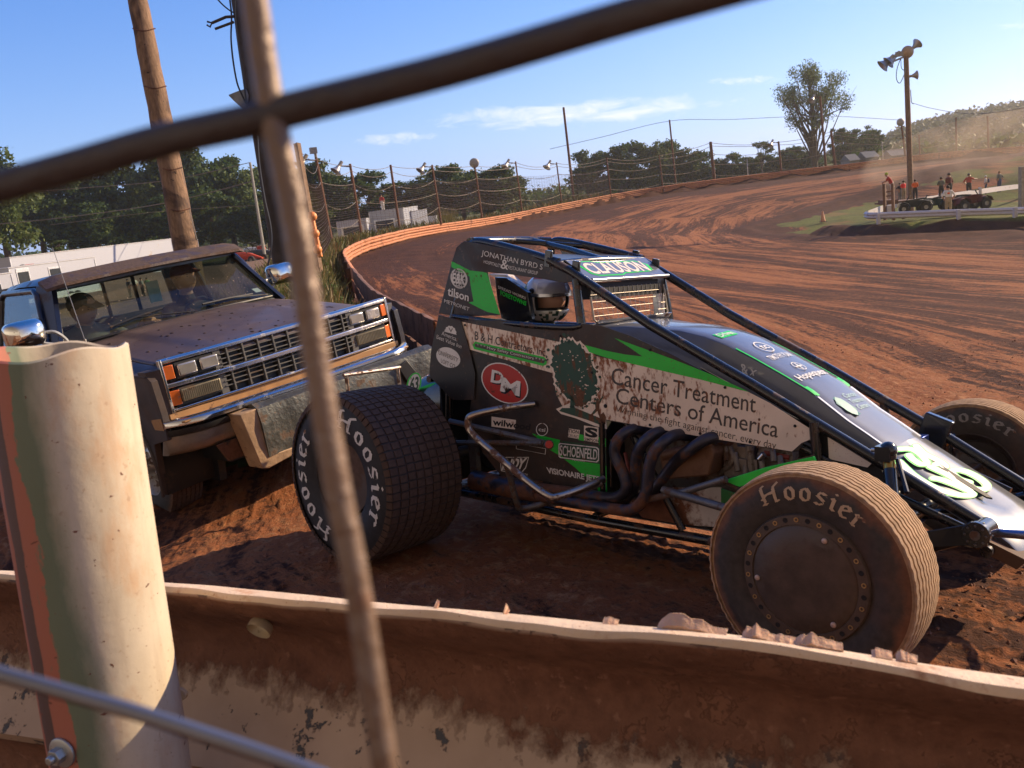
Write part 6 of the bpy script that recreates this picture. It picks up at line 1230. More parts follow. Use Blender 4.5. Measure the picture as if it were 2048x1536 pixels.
for i,(x,y,d,hp,wp,k) in enumerate(BK): o=fresh(k); place(o,x,y+12,d,hp*1.12+14,wp*1.45,rk.uniform(0,6)); o['group']='trees behind the catch fence'; o['label']='rounded green tree in the row behind the left part of the catch fence'
MID=[(1180,398,150,88,62,0),(1212,396,150,80,60,1),(1245,392,150,92,62,0),(1278,388,152,90,62,1),(1312,384,150,92,60,2),(1345,380,152,85,62,1),(1378,376,150,72,60,0),(1405,373,150,62,55,1),(1440,370,152,48,50,0),(1470,366,150,52,45,1),(1500,362,150,45,45,0),(1585,350,150,48,60,1),(1612,347,150,42,55,0),(1560,352,152,40,50,2),(1690,338,150,62,50,1),(1712,334,150,50,50,0),(1745,330,150,60,42,1),(1530,356,150,40,50,1)]
for i,(x,y,d,hp,wp,k) in enumerate(MID): o=fresh(k); place(o,x,y+8,d,hp*1.16+8,wp*1.5,rk.uniform(0,6)); o['group']='trees beyond the far bend'; o['label']='dark green tree in the broken row beyond the far bend'
o=mk_tree('spreading_tree',31,16,7,nl=11000,ls=.135,nlob=46,leaf=LEAFP,low=.34,open_=.8,trunk=.50,label='tall spreading tree with sparse foliage and visible branches, above the far bend'); place(o,1630,348,128,218,165,2.0)
o=mk_tree('slim_tree',33,12,3.2,nl=2600,ls=.16,nlob=14,leaf=LEAFG,low=.35,open_=.6,trunk=.2,label='slim pale tree with a split crown left of the tall spreading tree'); place(o,1525,360,140,80,62,.6)
o=mk_tree('thin_tree',34,12,3.6,nl=2400,ls=.15,nlob=16,leaf=LEAFP,low=.3,open_=.6,trunk=.18,label='nearly bare greyish tree right of the tall spreading tree'); place(o,1718,334,145,72,70,.9)
o=mk_tree('thin_tree',35,12,3.4,nl=3000,ls=.16,nlob=18,leaf=LEAFD,low=.3,open_=.5,trunk=.18,label='tall thin dark tree directly beside the trunk of the spreading tree'); place(o,1690,338,142,92,70,.2)
o=mk_tree('thin_tree',36,12,3.4,nl=3000,ls=.18,nlob=18,leaf=LEAFD,low=.15,open_=.2,trunk=.18,label='dark upright tree left of the wooded hill'); place(o,1738,332,142,88,55,.2)
# distant low woodland closing the horizon, and the wooded hill on the right
def belt():
    rg=np.random.default_rng(3); cent=[]
    for px in range(-400,2600,9):
        hz_=407+(980-px)*.1217; d=rg.uniform(215,260); p=at(px,hz_-rg.uniform(0,1)*7+2,d); cent.append((p.x,p.y,p.z,rg.uniform(2.0,3.6)))
        p=at(px,hz_+10,d); cent.append((p.x,p.y,p.z,rg.uniform(3,4)))
    for px in range(1000,2600,5):
        hz_=407+(980-px)*.1217; d=rg.uniform(165,185) if px<1700 else rg.uniform(118,150); rr_=rg.uniform(1.6,2.6) if px<1700 else rg.uniform(1.3,2.1); p=at(px,hz_+rg.uniform(2,12),d); cent.append((p.x,p.y,p.z,rr_))
    Q,F=leaf_cloud(cent,46000,.62,rg); k=MB(); k.v=[tuple(x) for x in Q]; k.f=F; k.m=[0]*len(F); o=obj('distant_woodland',k,LEAFD,fix=False,smooth=False); tag(o,'low distant woodland along the horizon','woodland',kind='stuff')
belt()
def hill():
    rid=[(1690,316),(1760,292),(1800,272),(1850,252),(1900,240),(1950,227),(2050,211),(2200,185),(2500,165)]
    m=MB(); rings=[]
    for x,y in rid:
        hz_=407+(980-x)*.1217; t=at(x,y+4,420); q=[]
        for k in range(9):
            f=k/8; p=at(x,hz_+6,240).lerp(t,f); 
            q.append(Vector((p.x,p.y,p.z)))
        b=t+Vector((60,160,-t.z*1.1)); q.append(b); rings.append(q)
    m.loft(rings,close=False); o=obj('hill',m,mat('hill_soil',(.05,.055,.025),.9,var=.3)); tag(o,'wooded hillside behind the track on the right','hill',kind='structure')
    rg=np.random.default_rng(5); cent=[]
    for _ in range(900):
        i=rg.integers(0,len(rid)-1); f=rg.random(); a=m.v[i*10:(i+1)*10]; b=m.v[(i+1)*10:(i+2)*10]; k=rg.integers(0,8); g_=rg.random(); p=(Vector(a[k]).lerp(Vector(b[k]),f)).lerp(Vector(a[k+1]).lerp(Vector(b[k+1]),f),g_); cent.append((p.x,p.y,p.z+1,rg.uniform(3,5.0)))
    Q,F=leaf_cloud(cent,60000,.95,rg); k=MB(); k.v=[tuple(x) for x in Q]; k.f=F; k.m=[0]*len(F); o=obj('hillside_wood',k,leafmat('hazy_hill_leaves',(.040,.056,.024),(.075,.090,.038),(.12,.12,.055),.3),fix=False,smooth=False); tag(o,'woodland covering the hillside on the right','woodland',kind='stuff')
hill()
# ------------------------------------------------------------------ weeds on the bank behind the rail
def weeds():
    rg=np.random.default_rng(12); m=MB(); C=catmull(RAILTOP,12); n=len(C); V=[];F=[]
    Pm=[]; 
    for _ in range(15000):
        t=rg.random()**1.6*.62*(n-1); i=int(t); p=C[i].lerp(C[min(i+1,n-1)],t-i); tg=(C[min(i+1,n-1)]-C[i]).normalized(); nn=Vector((-tg.y,tg.x,0)); off=.15+abs(rg.normal())*1.7; q=p+nn*off; dist=math.hypot(q.x,q.y); Pm.append((q.x,q.y,dist,rg.random()))
    Z=gz_arr([(a,b) for a,b,_,_ in Pm])
    for (x,y,dist,rr_),z in zip(Pm,Z):
        h=(.10+.28*rr_**2)*(1 if dist<30 else 1.6); w_=.006+.0007*dist; a=rg.random()*6.28; lx,ly=rg.normal()*h*.35,rg.normal()*h*.35; dx,dy=math.cos(a)*w_,math.sin(a)*w_; k=len(V)
        V+= [(x-dx,y-dy,z-.03),(x+dx,y+dy,z-.03),(x+lx*.5+dx*.8,y+ly*.5+dy*.8,z+h*.6),(x+lx*.5-dx*.8,y+ly*.5-dy*.8,z+h*.6),(x+lx,y+ly,z+h)]; F+=[(k,k+1,k+2,k+3),(k+3,k+2,k+4)]
    m.v=V;m.f=F;m.m=[0]*len(F); o=obj('weeds',m,leafmat('weed_blades',(.07,.09,.02),(.14,.12,.045),(.26,.13,.06),.3),fix=False,smooth=False); tag(o,'rough green and brown weeds on the bank behind the outer rail','weeds',kind='stuff')
    cent=[]
    for _ in range(120): 
        t=rg.random()*.30*(n-1); i=int(t); p=C[i]; tg=(C[i+1]-C[i]).normalized(); nn=Vector((-tg.y,tg.x,0)); q=p+nn*(.3+abs(rg.normal())*1.2); cent.append((q.x,q.y,gz(q.x,q.y)+.05,rg.uniform(.10,.22)))
    Q,F=leaf_cloud(cent,7000,.035,rg); k=MB(); k.v=[tuple(x) for x in Q]; k.f=F; k.m=[0]*len(F); o=obj('undergrowth',k,LEAFG,fix=False,smooth=False); tag(o,'leafy green undergrowth along the broken rail','undergrowth',kind='stuff')
    # tall reed clump
    root=thing('reed_clump',(0,0,0),'tall tan reed clump standing up behind the rail','reeds'); V=MB(); c=at(893,440,66)
    for _ in range(260):
        a=rg.random()*6.28; l=rg.uniform(.5,1.35); b=c+Vector((rg.normal()*.35,rg.normal()*.3,-.3)); e=b+Vector((math.cos(a)*l*.45,math.sin(a)*.3*l,l)); V.add([b-CR*.02,b+CR*.02,e],[(0,1,2)])
    obj('reed_blades',V,leafmat('reed',(.16,.14,.05),(.26,.22,.09),(.36,.30,.14),.3),root,fix=False,smooth=False)
weeds()
# ------------------------------------------------------------------ dirt clods on the near track
def clods():
    rg=np.random.default_rng(2); m=MB()
    pts=[]
    for _ in range(5200):
        a=R(rg.uniform(-30,42)); r_=2.2+9*rg.random()**1.4; x,y=r_*math.sin(a),r_*math.cos(a)
        if (Vector((x,y,0))-Vector((ra.x,ra.y,0))).dot(-rn)<.35: continue
        if vnoise(np.array([[x,y]]),1.1,21)[0]<.45: continue
        pts.append((x,y))
    Z=gz_arr(pts)
    oc=[(1,0,0),(-1,0,0),(0,1,0),(0,-1,0),(0,0,1),(0,0,-1)]; of=[(0,2,4),(2,1,4),(1,3,4),(3,0,4),(2,0,5),(1,2,5),(3,1,5),(0,3,5)]
    for (x,y),z in zip(pts,Z):
        s=.004+.011*rg.random()**3; V=[(x+v[0]*s*rg.uniform(.6,1.4),y+v[1]*s*rg.uniform(.6,1.4),z+.010+v[2]*s*rg.uniform(.4,.9)) for v in oc]; m.add(V,of)
    o=obj('clay_crumbs',m,mat('clay_crumb',(.16,.065,.035),.95,0,var=.5,bump=.5),smooth=False,fix=False); tag(o,'loose dark clay crumbs scattered over the near track','dirt crumbs',kind='stuff')
clods()
# ------------------------------------------------------------------ people
SKIN=mat('skin',(.42,.22,.145),.5,0,var=.08); HAIR=mat('dark_hair',(.03,.02,.014),.7,0,var=.2)
_clm={}
def cloth(name,c): 
    if name not in _clm: _clm[name]=mat(name,c,.85,0,var=.18,bump=.3,bsc=30)
    return _clm[name]
def skinned(J,E_,Rd,zone,mats,name,parent,sub=1,root_i=0):
    # one continuous body surface grown round a posed skeleton; materials by the nearest bone
    me=bpy.data.meshes.new('s'); me.from_pydata([tuple(J[k]) for k in J],[ (list(J).index(a),list(J).index(b)) for a,b in E_],[]); o=bpy.data.objects.new('s',me); COL.objects.link(o)
    o.modifiers.new('k','SKIN'); ks=list(J)
    for i,v in enumerate(me.skin_vertices[0].data): r_=Rd[ks[i]]; v.radius=(r_,r_) if not isinstance(r_,tuple) else r_; v.use_root=(i==root_i)
    s=o.modifiers.new('u','SUBSURF'); s.levels=sub; s.render_levels=sub
    dg=bpy.context.evaluated_depsgraph_get(); dg.update(); nm=bpy.data.meshes.new_from_object(o.evaluated_get(dg)); bpy.data.objects.remove(o)
    nm.materials.clear()
    for m in mats: nm.materials.append(m)
    segs=[(Vector(J[a]),Vector(J[b]),zone[(a,b)]) for a,b in E_]
    for p in nm.polygons:
        c=p.center; best=1e9
        for a,b,zn in segs:
            ab=b-a; t=max(0,min(1,(c-a).dot(ab)/max(1e-9,ab.length_squared))); d=(c-(a+ab*t)).length
            if d<best: best=d; p.material_index=zn
        p.use_smooth=True
    r_=bpy.data.objects.new(name,nm); COL.objects.link(r_); r_.parent=parent; return r_
def person(label,px,pyfeet,d,hpx,face,shirt,pants,arms='down',hair=HAIR,cap=None,shorts=False,lean=0,sleeve=True,group='people around the infield',ztop=None,extra=None):
    b=at(px,pyfeet,d); root=thing('person',(0,0,0),label,'person',group); root.location=b; root.rotation_euler=(0,0,face); H=hpx*d/FPX
    L=lean
    J={'pelvis':(0,0,.53),'waist':(0,.01+L*.25,.61),'chest':(0,.015+L*.8,.73),'neck':(0,.01+L*1.2,.835),'head':(0,.02+L*1.4,.885),'top':(0,.015+L*1.5,.95)}
    A={'down':((.135,-.01,.65),(.15,.04,.52)),'hips':((.19,-.05,.66),(.11,.03,.56)),'fold':((.13,.04,.66),(.02,.11,.67)),'reach':((.14,.10,.70),(.12,.22,.66)),'up':((.16,.08,.76),(.08,.11,.88)),'point':((.15,.12,.74),(.20,.26,.74))}
    for s,nm in ((1,'l'),(-1,'r')):
        e,w_=A[arms if not (arms in('point','up') and s<0) else 'hips']; J['sh'+nm]=(s*.10,.01+L*.95,.80); J['el'+nm]=(s*e[0],e[1]+L*.8,e[2]); J['wr'+nm]=(s*w_[0],w_[1]+L*.8,w_[2]); J['ha'+nm]=(s*w_[0],w_[1]+L*.8+.02,w_[2]-.04)
        J['hp'+nm]=(s*.052,0,.50); J['kn'+nm]=(s*.06,.015,.28); J['an'+nm]=(s*.062,-.01,.05); J['to'+nm]=(s*.07,.075,.022)
    Rd={'pelvis':.080,'waist':.078,'chest':.088,'neck':.034,'head':.054,'top':.045}
    E_=[('pelvis','waist'),('waist','chest'),('chest','neck'),('neck','head'),('head','top')]; Z={('pelvis','waist'):1,('waist','chest'):0,('chest','neck'):0,('neck','head'):2,('head','top'):2}
    for nm in 'lr':
        for k,v in (('sh',.044),('el',.031),('wr',.023),('ha',.024),('hp',.066),('kn',.043),('an',.030),('to',.026)): Rd[k+nm]=v
        for a,b_,z in (('chest','sh'+nm,0),('sh'+nm,'el'+nm,0),('el'+nm,'wr'+nm,0 if not sleeve else 2),('wr'+nm,'ha'+nm,2),('pelvis','hp'+nm,1),('hp'+nm,'kn'+nm,1),('kn'+nm,'an'+nm,2 if shorts else 1),('an'+nm,'to'+nm,3)): E_.append((a,b_)); Z[(a,b_)]=z
    o=skinned(J,E_,Rd,Z,[shirt,pants,SKIN,BLKSHOE],'body',root); root.scale=(H,H,H)
    m=MB(); hd=Vector(J['head']).lerp(Vector(J['top']),.55); m.sph(hd+Vector((0,-.010,.018)),(.055,.060,.052),12,8); h=obj('hair' if cap is None else 'cap',m,cap or hair,root)
    if cap: m.slab([hd+Vector((-.04,.03,.012)),hd+Vector((.04,.03,.012)),hd+Vector((.032,.095,.004)),hd+Vector((-.032,.095,.004))],(0,0,.007)); obj('brim',m,cap,h) if 0 else None
    if extra: extra(root,J)
    return root
BLKSHOE=mat('dark_shoe',(.03,.025,.022),.7)
def rzface(dx,dy): return math.atan2(-dx,dy)
RDC=cloth('red_cloth',(.42,.025,.022)); WHC=cloth('white_cloth',(.66,.62,.58)); ORC=cloth('orange_cloth',(.72,.13,.02)); KH=cloth('khaki_cloth',(.30,.22,.14)); DKC=cloth('dark_cloth',(.035,.032,.035)); GRC=cloth('grey_green_cloth',(.14,.14,.11)); JN=cloth('blue_denim',(.05,.07,.13)); MAR=cloth('maroon_cloth',(.13,.025,.022)); DRD=cloth('coral_red_cloth',(.45,.075,.05)); GYC=cloth('grey_cloth',(.15,.15,.15)); LIME=cloth('lime_cap_cloth',(.35,.45,.05)); BLC=cloth('blue_cloth',(.05,.12,.32)); LBC=cloth('pale_blue_cloth',(.35,.40,.45)); PNK=cloth('pink_shorts_cloth',(.40,.12,.12))
person('person in red shirt and white trousers with a lime cap, leaning on the wooden stand',1786,402,43,58,rzface(-1,.4),RDC,WHC,'reach',cap=LIME,lean=.12)
person('person in a bright red vest half hidden by the tall speaker pole',1808,403,44,42,rzface(-.3,1),cloth('bright_red_cloth',(.75,.03,.03)),KH,'fold')
person('person in an orange shirt and dark trousers right of the speaker pole',1831,403,44,44,rzface(.3,1),ORC,DKC,'fold')
person('person in dark clothes standing between the wooden stand and the speaker pole',1800,402,45,36,rzface(.3,-1),DKC,GYC,'hips')
person('person in dark grey shirt standing left of the maroon shirt',1883,402,44,48,rzface(.2,1),GRC,DKC,'fold')
person('person in a maroon shirt standing behind the white shirt',1899,402,47,56,rzface(-.2,1),MAR,DKC,'down')
def orange_mark(root,J):
    m=MB(); m.sph((0,-.082,.745),(.042,.012,.030),10,6); obj('shirt_print',m,ORC,root)
person('person in a white t-shirt with an orange back print and khaki trousers',1897,434,40,63,rzface(.3,1),WHC,KH,'hips',extra=orange_mark)
person('person in a coral red shirt and dark shorts pointing to the right',1938,396,56,49,rzface(.8,.6),DRD,DKC,'point',shorts=True)
def pack(root,J):
    m=MB(); m.box((-.0,-.12,.70),(.13,.09,.20)); obj('backpack',m,JN,root,bevel=.03)
person('person in a pale hooded top with a dark backpack',1972,389,64,38,rzface(-.9,.5),WHC,JN,'down',hair=WHC,extra=pack)
person('person in a grey camouflage shirt and jeans with hands on hips',1999,385,60,43,rzface(-.3,1),GRC,JN,'hips',hair=cloth('blond_hair',(.35,.22,.10)))
# people in the pits
G2='people in the pits'
person('person in pale top and pink shorts at the far left edge of the view',4,652,41,70,rzface(.2,1),LBC,PNK,'hips',shorts=True,group=G2)
person('person in dark shirt standing at the left edge beside the trailer door',14,640,43,58,rzface(.5,1),DKC,PNK,'down',shorts=True,group=G2)
person('person in blue shirt walking in the pits left of the foreground wire',545,529,85,35,rzface(-.6,-.6),BLC,JN,'down',group=G2)
person('person in black shirt walking behind the blue shirt in the pits',552,527,88,33,rzface(-.6,-.6),DKC,KH,'down',group=G2)
for i,(x,y,h,s,p,l) in enumerate(((274,594,40,WHC,DKC,'pale'),(288,593,38,GYC,DKC,'grey'),(300,592,38,cloth('green_shirt_cloth',(.12,.22,.10)),DKC,'green'),(262,595,38,DKC,GYC,'black'),(365,575,40,BLC,KH,'blue'),(45,615,50,RDC,JN,'red'))):
    person('spectator in a %s shirt seen through the cab glass of the pickup'%l if i<5 else 'spectator in a red shirt seen through the side window of the pickup',x,y,56,h,rzface(rk.uniform(-1,1),rk.uniform(-1,1)),s,p,('hips','down','fold')[i%3],group=G2)
# ------------------------------------------------------------------ race driver, truck driver, passenger
def head_f(p):                                          # +x is the face
    x,y,z=p; r_=1.0
    if x>0:
        r_+=.22*math.exp(-((y/.13)**2+((z+.10)/.16)**2))            # nose
        r_-=.09*math.exp(-(((abs(y)-.34)/.16)**2+((z-.10)/.12)**2)) # eye sockets
        r_+=.05*math.exp(-((z-.26)/.08)**2)*max(0,x)                # brow
        r_-=.03*math.exp(-((y/.35)**2+((z+.46)/.05)**2))            # mouth line
        r_+=.06*math.exp(-((y/.25)**2+((z+.72)/.14)**2))            # chin
    k=1-.20*max(0,-z-.1)
    return Vector((x*r_*(1-.05*max(0,-z)),y*r_*k*.80,z*1.12))
def head(parent,c,s,rot,name='head'):
    m=MB(); k=MB(); k.sph((0,0,0),s,28,22,f=head_f); M=rot
    for sy in (-1,1): k.sph((-.05*s,sy*.84*s,0),(.16*s,.07*s,.22*s),10,8)
    m.add([M@Vector(v)+Vector(c) for v in k.v],k.f); o=obj(name,m,SKIN,parent,ang=80)
    e=MB(); 
    for sy in (-1,1): q=MB(); q.sph((.80*s,sy*.30*s,.13*s),(.07*s,.12*s,.05*s),10,6); e.add([M@Vector(v)+Vector(c) for v in q.v],q.f)
    obj('eyes',e,mat('dark_eye',(.02,.015,.012),.3),o)
    e=MB(); q=MB(); q.box((.86*s,0,-.50*s),(.06*s,.40*s,.05*s)); q2=MB(); [q2.box((.88*s,sy*.31*s,.27*s),(.05*s,.24*s,.05*s)) for sy in(-1,1)]; e.add([M@Vector(v)+Vector(c) for v in q.v],q.f); obj('lips',e,mat('lip_colour',(.22,.07,.055),.5),o); e=MB(); e.add([M@Vector(v)+Vector(c) for v in q2.v],q2.f); obj('eyebrows',e,HAIR,o)
    return o
def hand(mb,w_,d,up):
    # palm with four bent fingers of unequal length and a thumb, closing round a rim
    w_=Vector(w_);d=Vector(d).normalized();up=Vector(up).normalized();s=d.cross(up).normalized()
    mb.tube([w_,w_+d*.04,w_+d*.085],[.024,.034,.030],10)
    for k,l in enumerate((.070,.080,.074,.058)):
        b=w_+d*.085+s*(-.027+.018*k); mb.tube([b,b+d*l*.45-up*.004,b+d*l*.7-up*.022,b+d*l*.60-up*.045],[.0095,.009,.008,.007],6)
    b=w_+d*.035-s*.028; mb.tube([b,b-s*.028+d*.02-up*.01,b-s*.030+d*.045-up*.028],[.012,.010,.008],6)
def upper(root,c,chest,pelv,shirt,pants,name,elb,wri,mirror_y=1):
    J={'pelvis':pelv,'waist':tuple((Vector(pelv)*.6+Vector(chest)*.4)),'chest':chest,'neck':(c[0]-.03,c[1],c[2]-.125),'head':(c[0]-.02,c[1],c[2]-.05)}
    Rd={'pelvis':.15,'waist':.15,'chest':.155,'neck':.058,'head':.055}; E_=[('pelvis','waist'),('waist','chest'),('chest','neck'),('neck','head')]; Z={E_[0]:0,E_[1]:0,E_[2]:0,E_[3]:2}
    for s,nm in ((1,'l'),(-1,'r')):
        J['sh'+nm]=(chest[0],chest[1]+s*.18,chest[2]+.08); J['el'+nm]=elb[nm]; J['wr'+nm]=wri[nm]; J['hp'+nm]=(pelv[0]+.1,pelv[1]+s*.10,pelv[2]-.02); J['kn'+nm]=(pelv[0]+.46,pelv[1]+s*.13,pelv[2]+.08); J['an'+nm]=(pelv[0]+.62,pelv[1]+s*.13,pelv[2]-.30)
        for k,v in (('sh',.075),('el',.050),('wr',.032),('hp',.10),('kn',.07),('an',.05)): Rd[k+nm]=v
        for a,b_,z in (('chest','sh'+nm,0),('sh'+nm,'el'+nm,0),('el'+nm,'wr'+nm,2),('pelvis','hp'+nm,1),('hp'+nm,'kn'+nm,1),('kn'+nm,'an'+nm,1)): E_.append((a,b_)); Z[(a,b_)]=z
    return skinned(J,E_,Rd,Z,[shirt,pants,SKIN],name,root,2)
# truck driver (left seat), red-brown cap and dark shirt
D_=thing('person',(0,0,0),'truck driver in a dark shirt and red-brown cap behind the windshield','person','people in the pickup cab',mw=TRK.mw())
c=TRK.ax(368,557,0,-1.38); c=(c.x,c.y,c.z); ch=(c[0]-.10,c[1],c[2]-.34); pv=(-1.62,c[1],c[2]-.72)
upper(D_,c,ch,pv,DKC,JN,'body',{'l':(c[0]+.08,c[1]+.27,c[2]-.46),'r':(c[0]+.08,c[1]-.26,c[2]-.46)},{'l':(-1.20,.56,1.20),'r':(-1.20,.30,1.22)})
rt=Matrix.Rotation(R(14),3,'Z'); hd=head(D_,c,.108,rt); m=MB(); m.sph(Vector(c)+Vector((-.012,0,.045)),(.112,.098,.090),16,10); m.slab([Vector(c)+rt@Vector(v) for v in ((.07,-.07,.060),(.07,.07,.060),(.165,.05,.040),(.165,-.05,.040))],(0,0,.008)); obj('cap',m,cloth('red_brown_cloth',(.16,.03,.02)),D_)
m=MB(); hand(m,(-1.20,.56,1.20),(.9,0,-.1),(0,0,1)); hand(m,(-1.20,.30,1.22),(.9,0,-.1),(0,0,1)); obj('hands',m,SKIN,D_)
m=MB(); pc=TRK.ax(308,583,0,-1.25); m.box((pc.x,pc.y,pc.z),(.01,.10,.17)); o=obj('paper_card',m,mat('pale_blue_card',(.35,.45,.42),.6)); o.matrix_world=TRK.mw(); tag(o,'pale blue-green card hanging behind the windshield','card')
P_=thing('person',(0,0,0),'passenger in a pale grey shirt and dark cap, low at the left windshield side','person','people in the pickup cab',mw=TRK.mw())
c=TRK.ax(166,618,0,-1.20); c=(c.x,c.y,c.z); ch=(c[0]-.12,c[1]+.02,c[2]-.30); pv=(-1.62,c[1],c[2]-.62)
upper(P_,c,ch,pv,GYC,JN,'body',{'l':(c[0]+.05,c[1]+.30,c[2]-.30),'r':(c[0]+.0,c[1]-.20,c[2]-.40)},{'l':(-.98,c[1]+.34,1.24),'r':(-1.05,c[1]-.10,1.16)})
rt=Matrix.Rotation(R(22),3,'Z')@Matrix.Rotation(R(14),3,'Y'); head(P_,c,.110,rt); m=MB(); m.sph(Vector(c)+Vector((-.015,0,.040)),(.118,.102,.088),16,10); m.slab([Vector(c)+rt@Vector(v) for v in ((.07,-.07,.055),(.07,.07,.055),(.165,.05,.03),(.165,-.05,.03))],(0,0,.008)); obj('cap',m,cloth('camouflage_cap_cloth',(.07,.07,.05)),P_)
m=MB(); hand(m,(-.98,c[1]+.34,1.24),(.8,.4,-.1),(0,0,1)); hand(m,(-1.05,c[1]-.10,1.16),(.9,0,-.2),(0,0,1)); obj('hands',m,SKIN,P_)
# race driver
V_=thing('person',(0,0,0),'race driver in a white full-face helmet sitting inside the roll cage','person','race driver',mw=CAR.mw())
c=Vector((.485,0,1.185)); SU=cloth('black_race_suit',(.02,.02,.022))
upper(V_,(c.x,0,c.z+.03),(.36,0,.86),(.34,0,.52),SU,SU,'body',{'l':(.55,.24,.72),'r':(.55,-.24,.72)},{'l':(.80,.13,.86),'r':(.80,-.13,.86)})
head(V_,c+Vector((.015,0,-.005)),.095,Matrix.Rotation(R(-12),3,'Z')); m=MB(); hand(m,(.78,.13,.86),(1,0,0),(0,0,1)); hand(m,(.78,-.13,.86),(1,0,0),(0,0,1)); obj('gloves',m,cloth('black_race_suit',(.02,.02,.022)),V_)
rot=Matrix.Rotation(R(-12),3,'Z')@Matrix.Rotation(R(3),3,'Y')
def shell(rad,keep):
    m=MB(); n,mm=40,28; V=[];F=[]
    for j in range(mm+1):
        th=PI*j/mm
        for i in range(n):
            a=2*PI*i/n; p=Vector((math.sin(th)*math.cos(a),math.sin(th)*math.sin(a),math.cos(th))); q=Vector((p.x*rad[0]*(1+.10*max(0,-p.z)*max(0,p.x)),p.y*rad[1],p.z*rad[2])); V.append(c+rot@q)
    for j in range(mm):
        for i in range(n):
            th=PI*(j+.5)/mm; a=2*PI*(i+.5)/n; p=(math.sin(th)*math.cos(a),math.sin(th)*math.sin(a),math.cos(th))
            if keep(p): F.append((j*n+i,(j+1)*n+i,(j+1)*n+(i+1)%n,j*n+(i+1)%n))
    m.v=V;m.f=F;m.m=[0]*len(F); return m
op=lambda p:p[0]>.30 and -.42<p[2]<.20
HW=mat('white_helmet_paint',(.80,.78,.74),.18,0,mud=.14,msc=10,coat=.8,mudcol=(.2,.12,.08)); HB=mat('black_helmet_lining',(.012,.012,.014),.5)
hm=obj('helmet',shell((.130,.118,.128),lambda p:not op(p) and p[2]>-.86),HW,V_,fix=False); s_=hm.modifiers.new('s','SOLIDIFY'); s_.thickness=.008
obj('helmet_lining',shell((.120,.108,.118),lambda p:not(p[0]>.42 and -.36<p[2]<.16) and p[2]>-.86),HB,hm,fix=False)
obj('helmet_visor',shell((.137,.124,.135),lambda p:p[0]>.40 and .20<p[2]<.62),mat('mirrored_visor',(.60,.62,.70),.22,.45,var=.05),hm,fix=False)
obj('helmet_trim',shell((.1385,.1255,.136),lambda p:p[0]>.18 and .16<p[2]<.22),mat('silver_visor_trim',(.6,.6,.62),.25,.9),hm,fix=False)
obj('green_patch',shell((.1315,.1195,.1295),lambda p:p[0]<-.15 and -.05<p[2]<.62 and p[1]<-.2 and int((p[0]+p[2])*14)%2==0),mat('green_helmet_graphic',(.06,.48,.06),.2,coat=.6),hm,fix=False)
obj('orange_patch',shell((.1318,.1198,.130),lambda p:-.1<p[0]<.35 and p[2]>.80 and p[1]<.1),mat('orange_helmet_graphic',(.75,.14,.05),.2,coat=.6),hm,fix=False)
obj('lower_green_graphic',shell((.1315,.1195,.1295),lambda p:p[2]<-.46 and p[0]>.1 and abs(mnoise.noise(Vector(p)*4))<.12),mat('dark_helmet_graphic',(.05,.10,.08),.2,coat=.6),hm,fix=False)
m=MB(); q=c+rot@Vector((.035,-.118,.045)); m.lathe([(-.008,0),(-.008,.010),(.004,.014)],c=q,n=16); obj('visor_pivot',m,HB,hm)
# ------------------------------------------------------------------ infield rail, stand, quads, cone
WR=mat('white_rail_paint',(.60,.56,.56),.5,0,mud=.14,msc=3,var=.08,mudcol=(.30,.18,.12),bump=.2)
def infield_rail():
    root=thing('guardrail',(0,0,0),'low white painted guardrail wrapping round the infield corner','guardrail')
    P=[at(x,y,d) for x,y,d in ((2300,401,31),(2048,414,36.5),(1900,419,38.5),(1800,423,40.3),(1745,425,41.5),(1733,424,42.4),(1737,421,43.4),(1790,404,46),(1870,391,50),(1960,378,55),(2030,369,60),(2150,357,68))]
    C=catmull(P,8); pr=[(0,0),(.03,-.02),(.083,-.07),(.083,-.10),(.01,-.155),(.083,-.21),(.083,-.25),(.03,-.29),(0,-.31),(-.02,-.31),(-.02,0)]; m=MB(); rings=[]
    for i,p in enumerate(C):
        t=(C[min(i+1,len(C)-1)]-C[max(i-1,0)]); t.z=0; t.normalize(); n=Vector((-t.y,t.x,0)); rings.append([p+n*a+Vector((0,0,b)) for a,b in pr])
    m.loft(rings); obj('rail_beam',m,WR,root,ang=50)
    for x,y,d in ((1757,440,41),(1917,434,38.2),(2030,430,36.6),(1800,412,46.2),(1880,398,50.5),(1960,385,55)):
        m=MB(); p=at(x,y,d); m.box((p.x,p.y,p.z-.05),(.14,.14,.75)); obj('post',m,WR,root)
infield_rail()
def stand():
    root=thing('flag_stand',(0,0,0),'small brown wooden marshal stand at the tip of the infield rail','stand'); BW=mat('brown_stand_timber',(.16,.085,.055),.8,var=.3,bump=.3)
    for x,y0,y1,d in ((1769,367,432,42),(1786,366,432,41.5),(1771,378,430,43.5),(1806,404,430,43)):
        m=MB(); a=at(x,y0,d);b=at(x+1,y1,d); b.z-=.2; m.tube([b,Vector((b.x,b.y,a.z))],.085,4); obj('post',m,BW,root)
    m=MB(); m.box(at(1788,404,43),(1.5,1.0,.08)); m.box(at(1776,404,42.6),(.5,1.1,.22)); obj('deck',m,BW,root); m=MB(); m.box(at(1778,383,42.2),(.50,.06,.08)); m.box(at(1778,392,42.2),(.50,.06,.08)); obj('hand_rail',m,BW,root); m=MB(); m.box(at(1778,420,42),(.26,.3,.45)); obj('white_box',m,WR,root,bevel=.02)
    p=at(1822,372,46.8); 
stand()
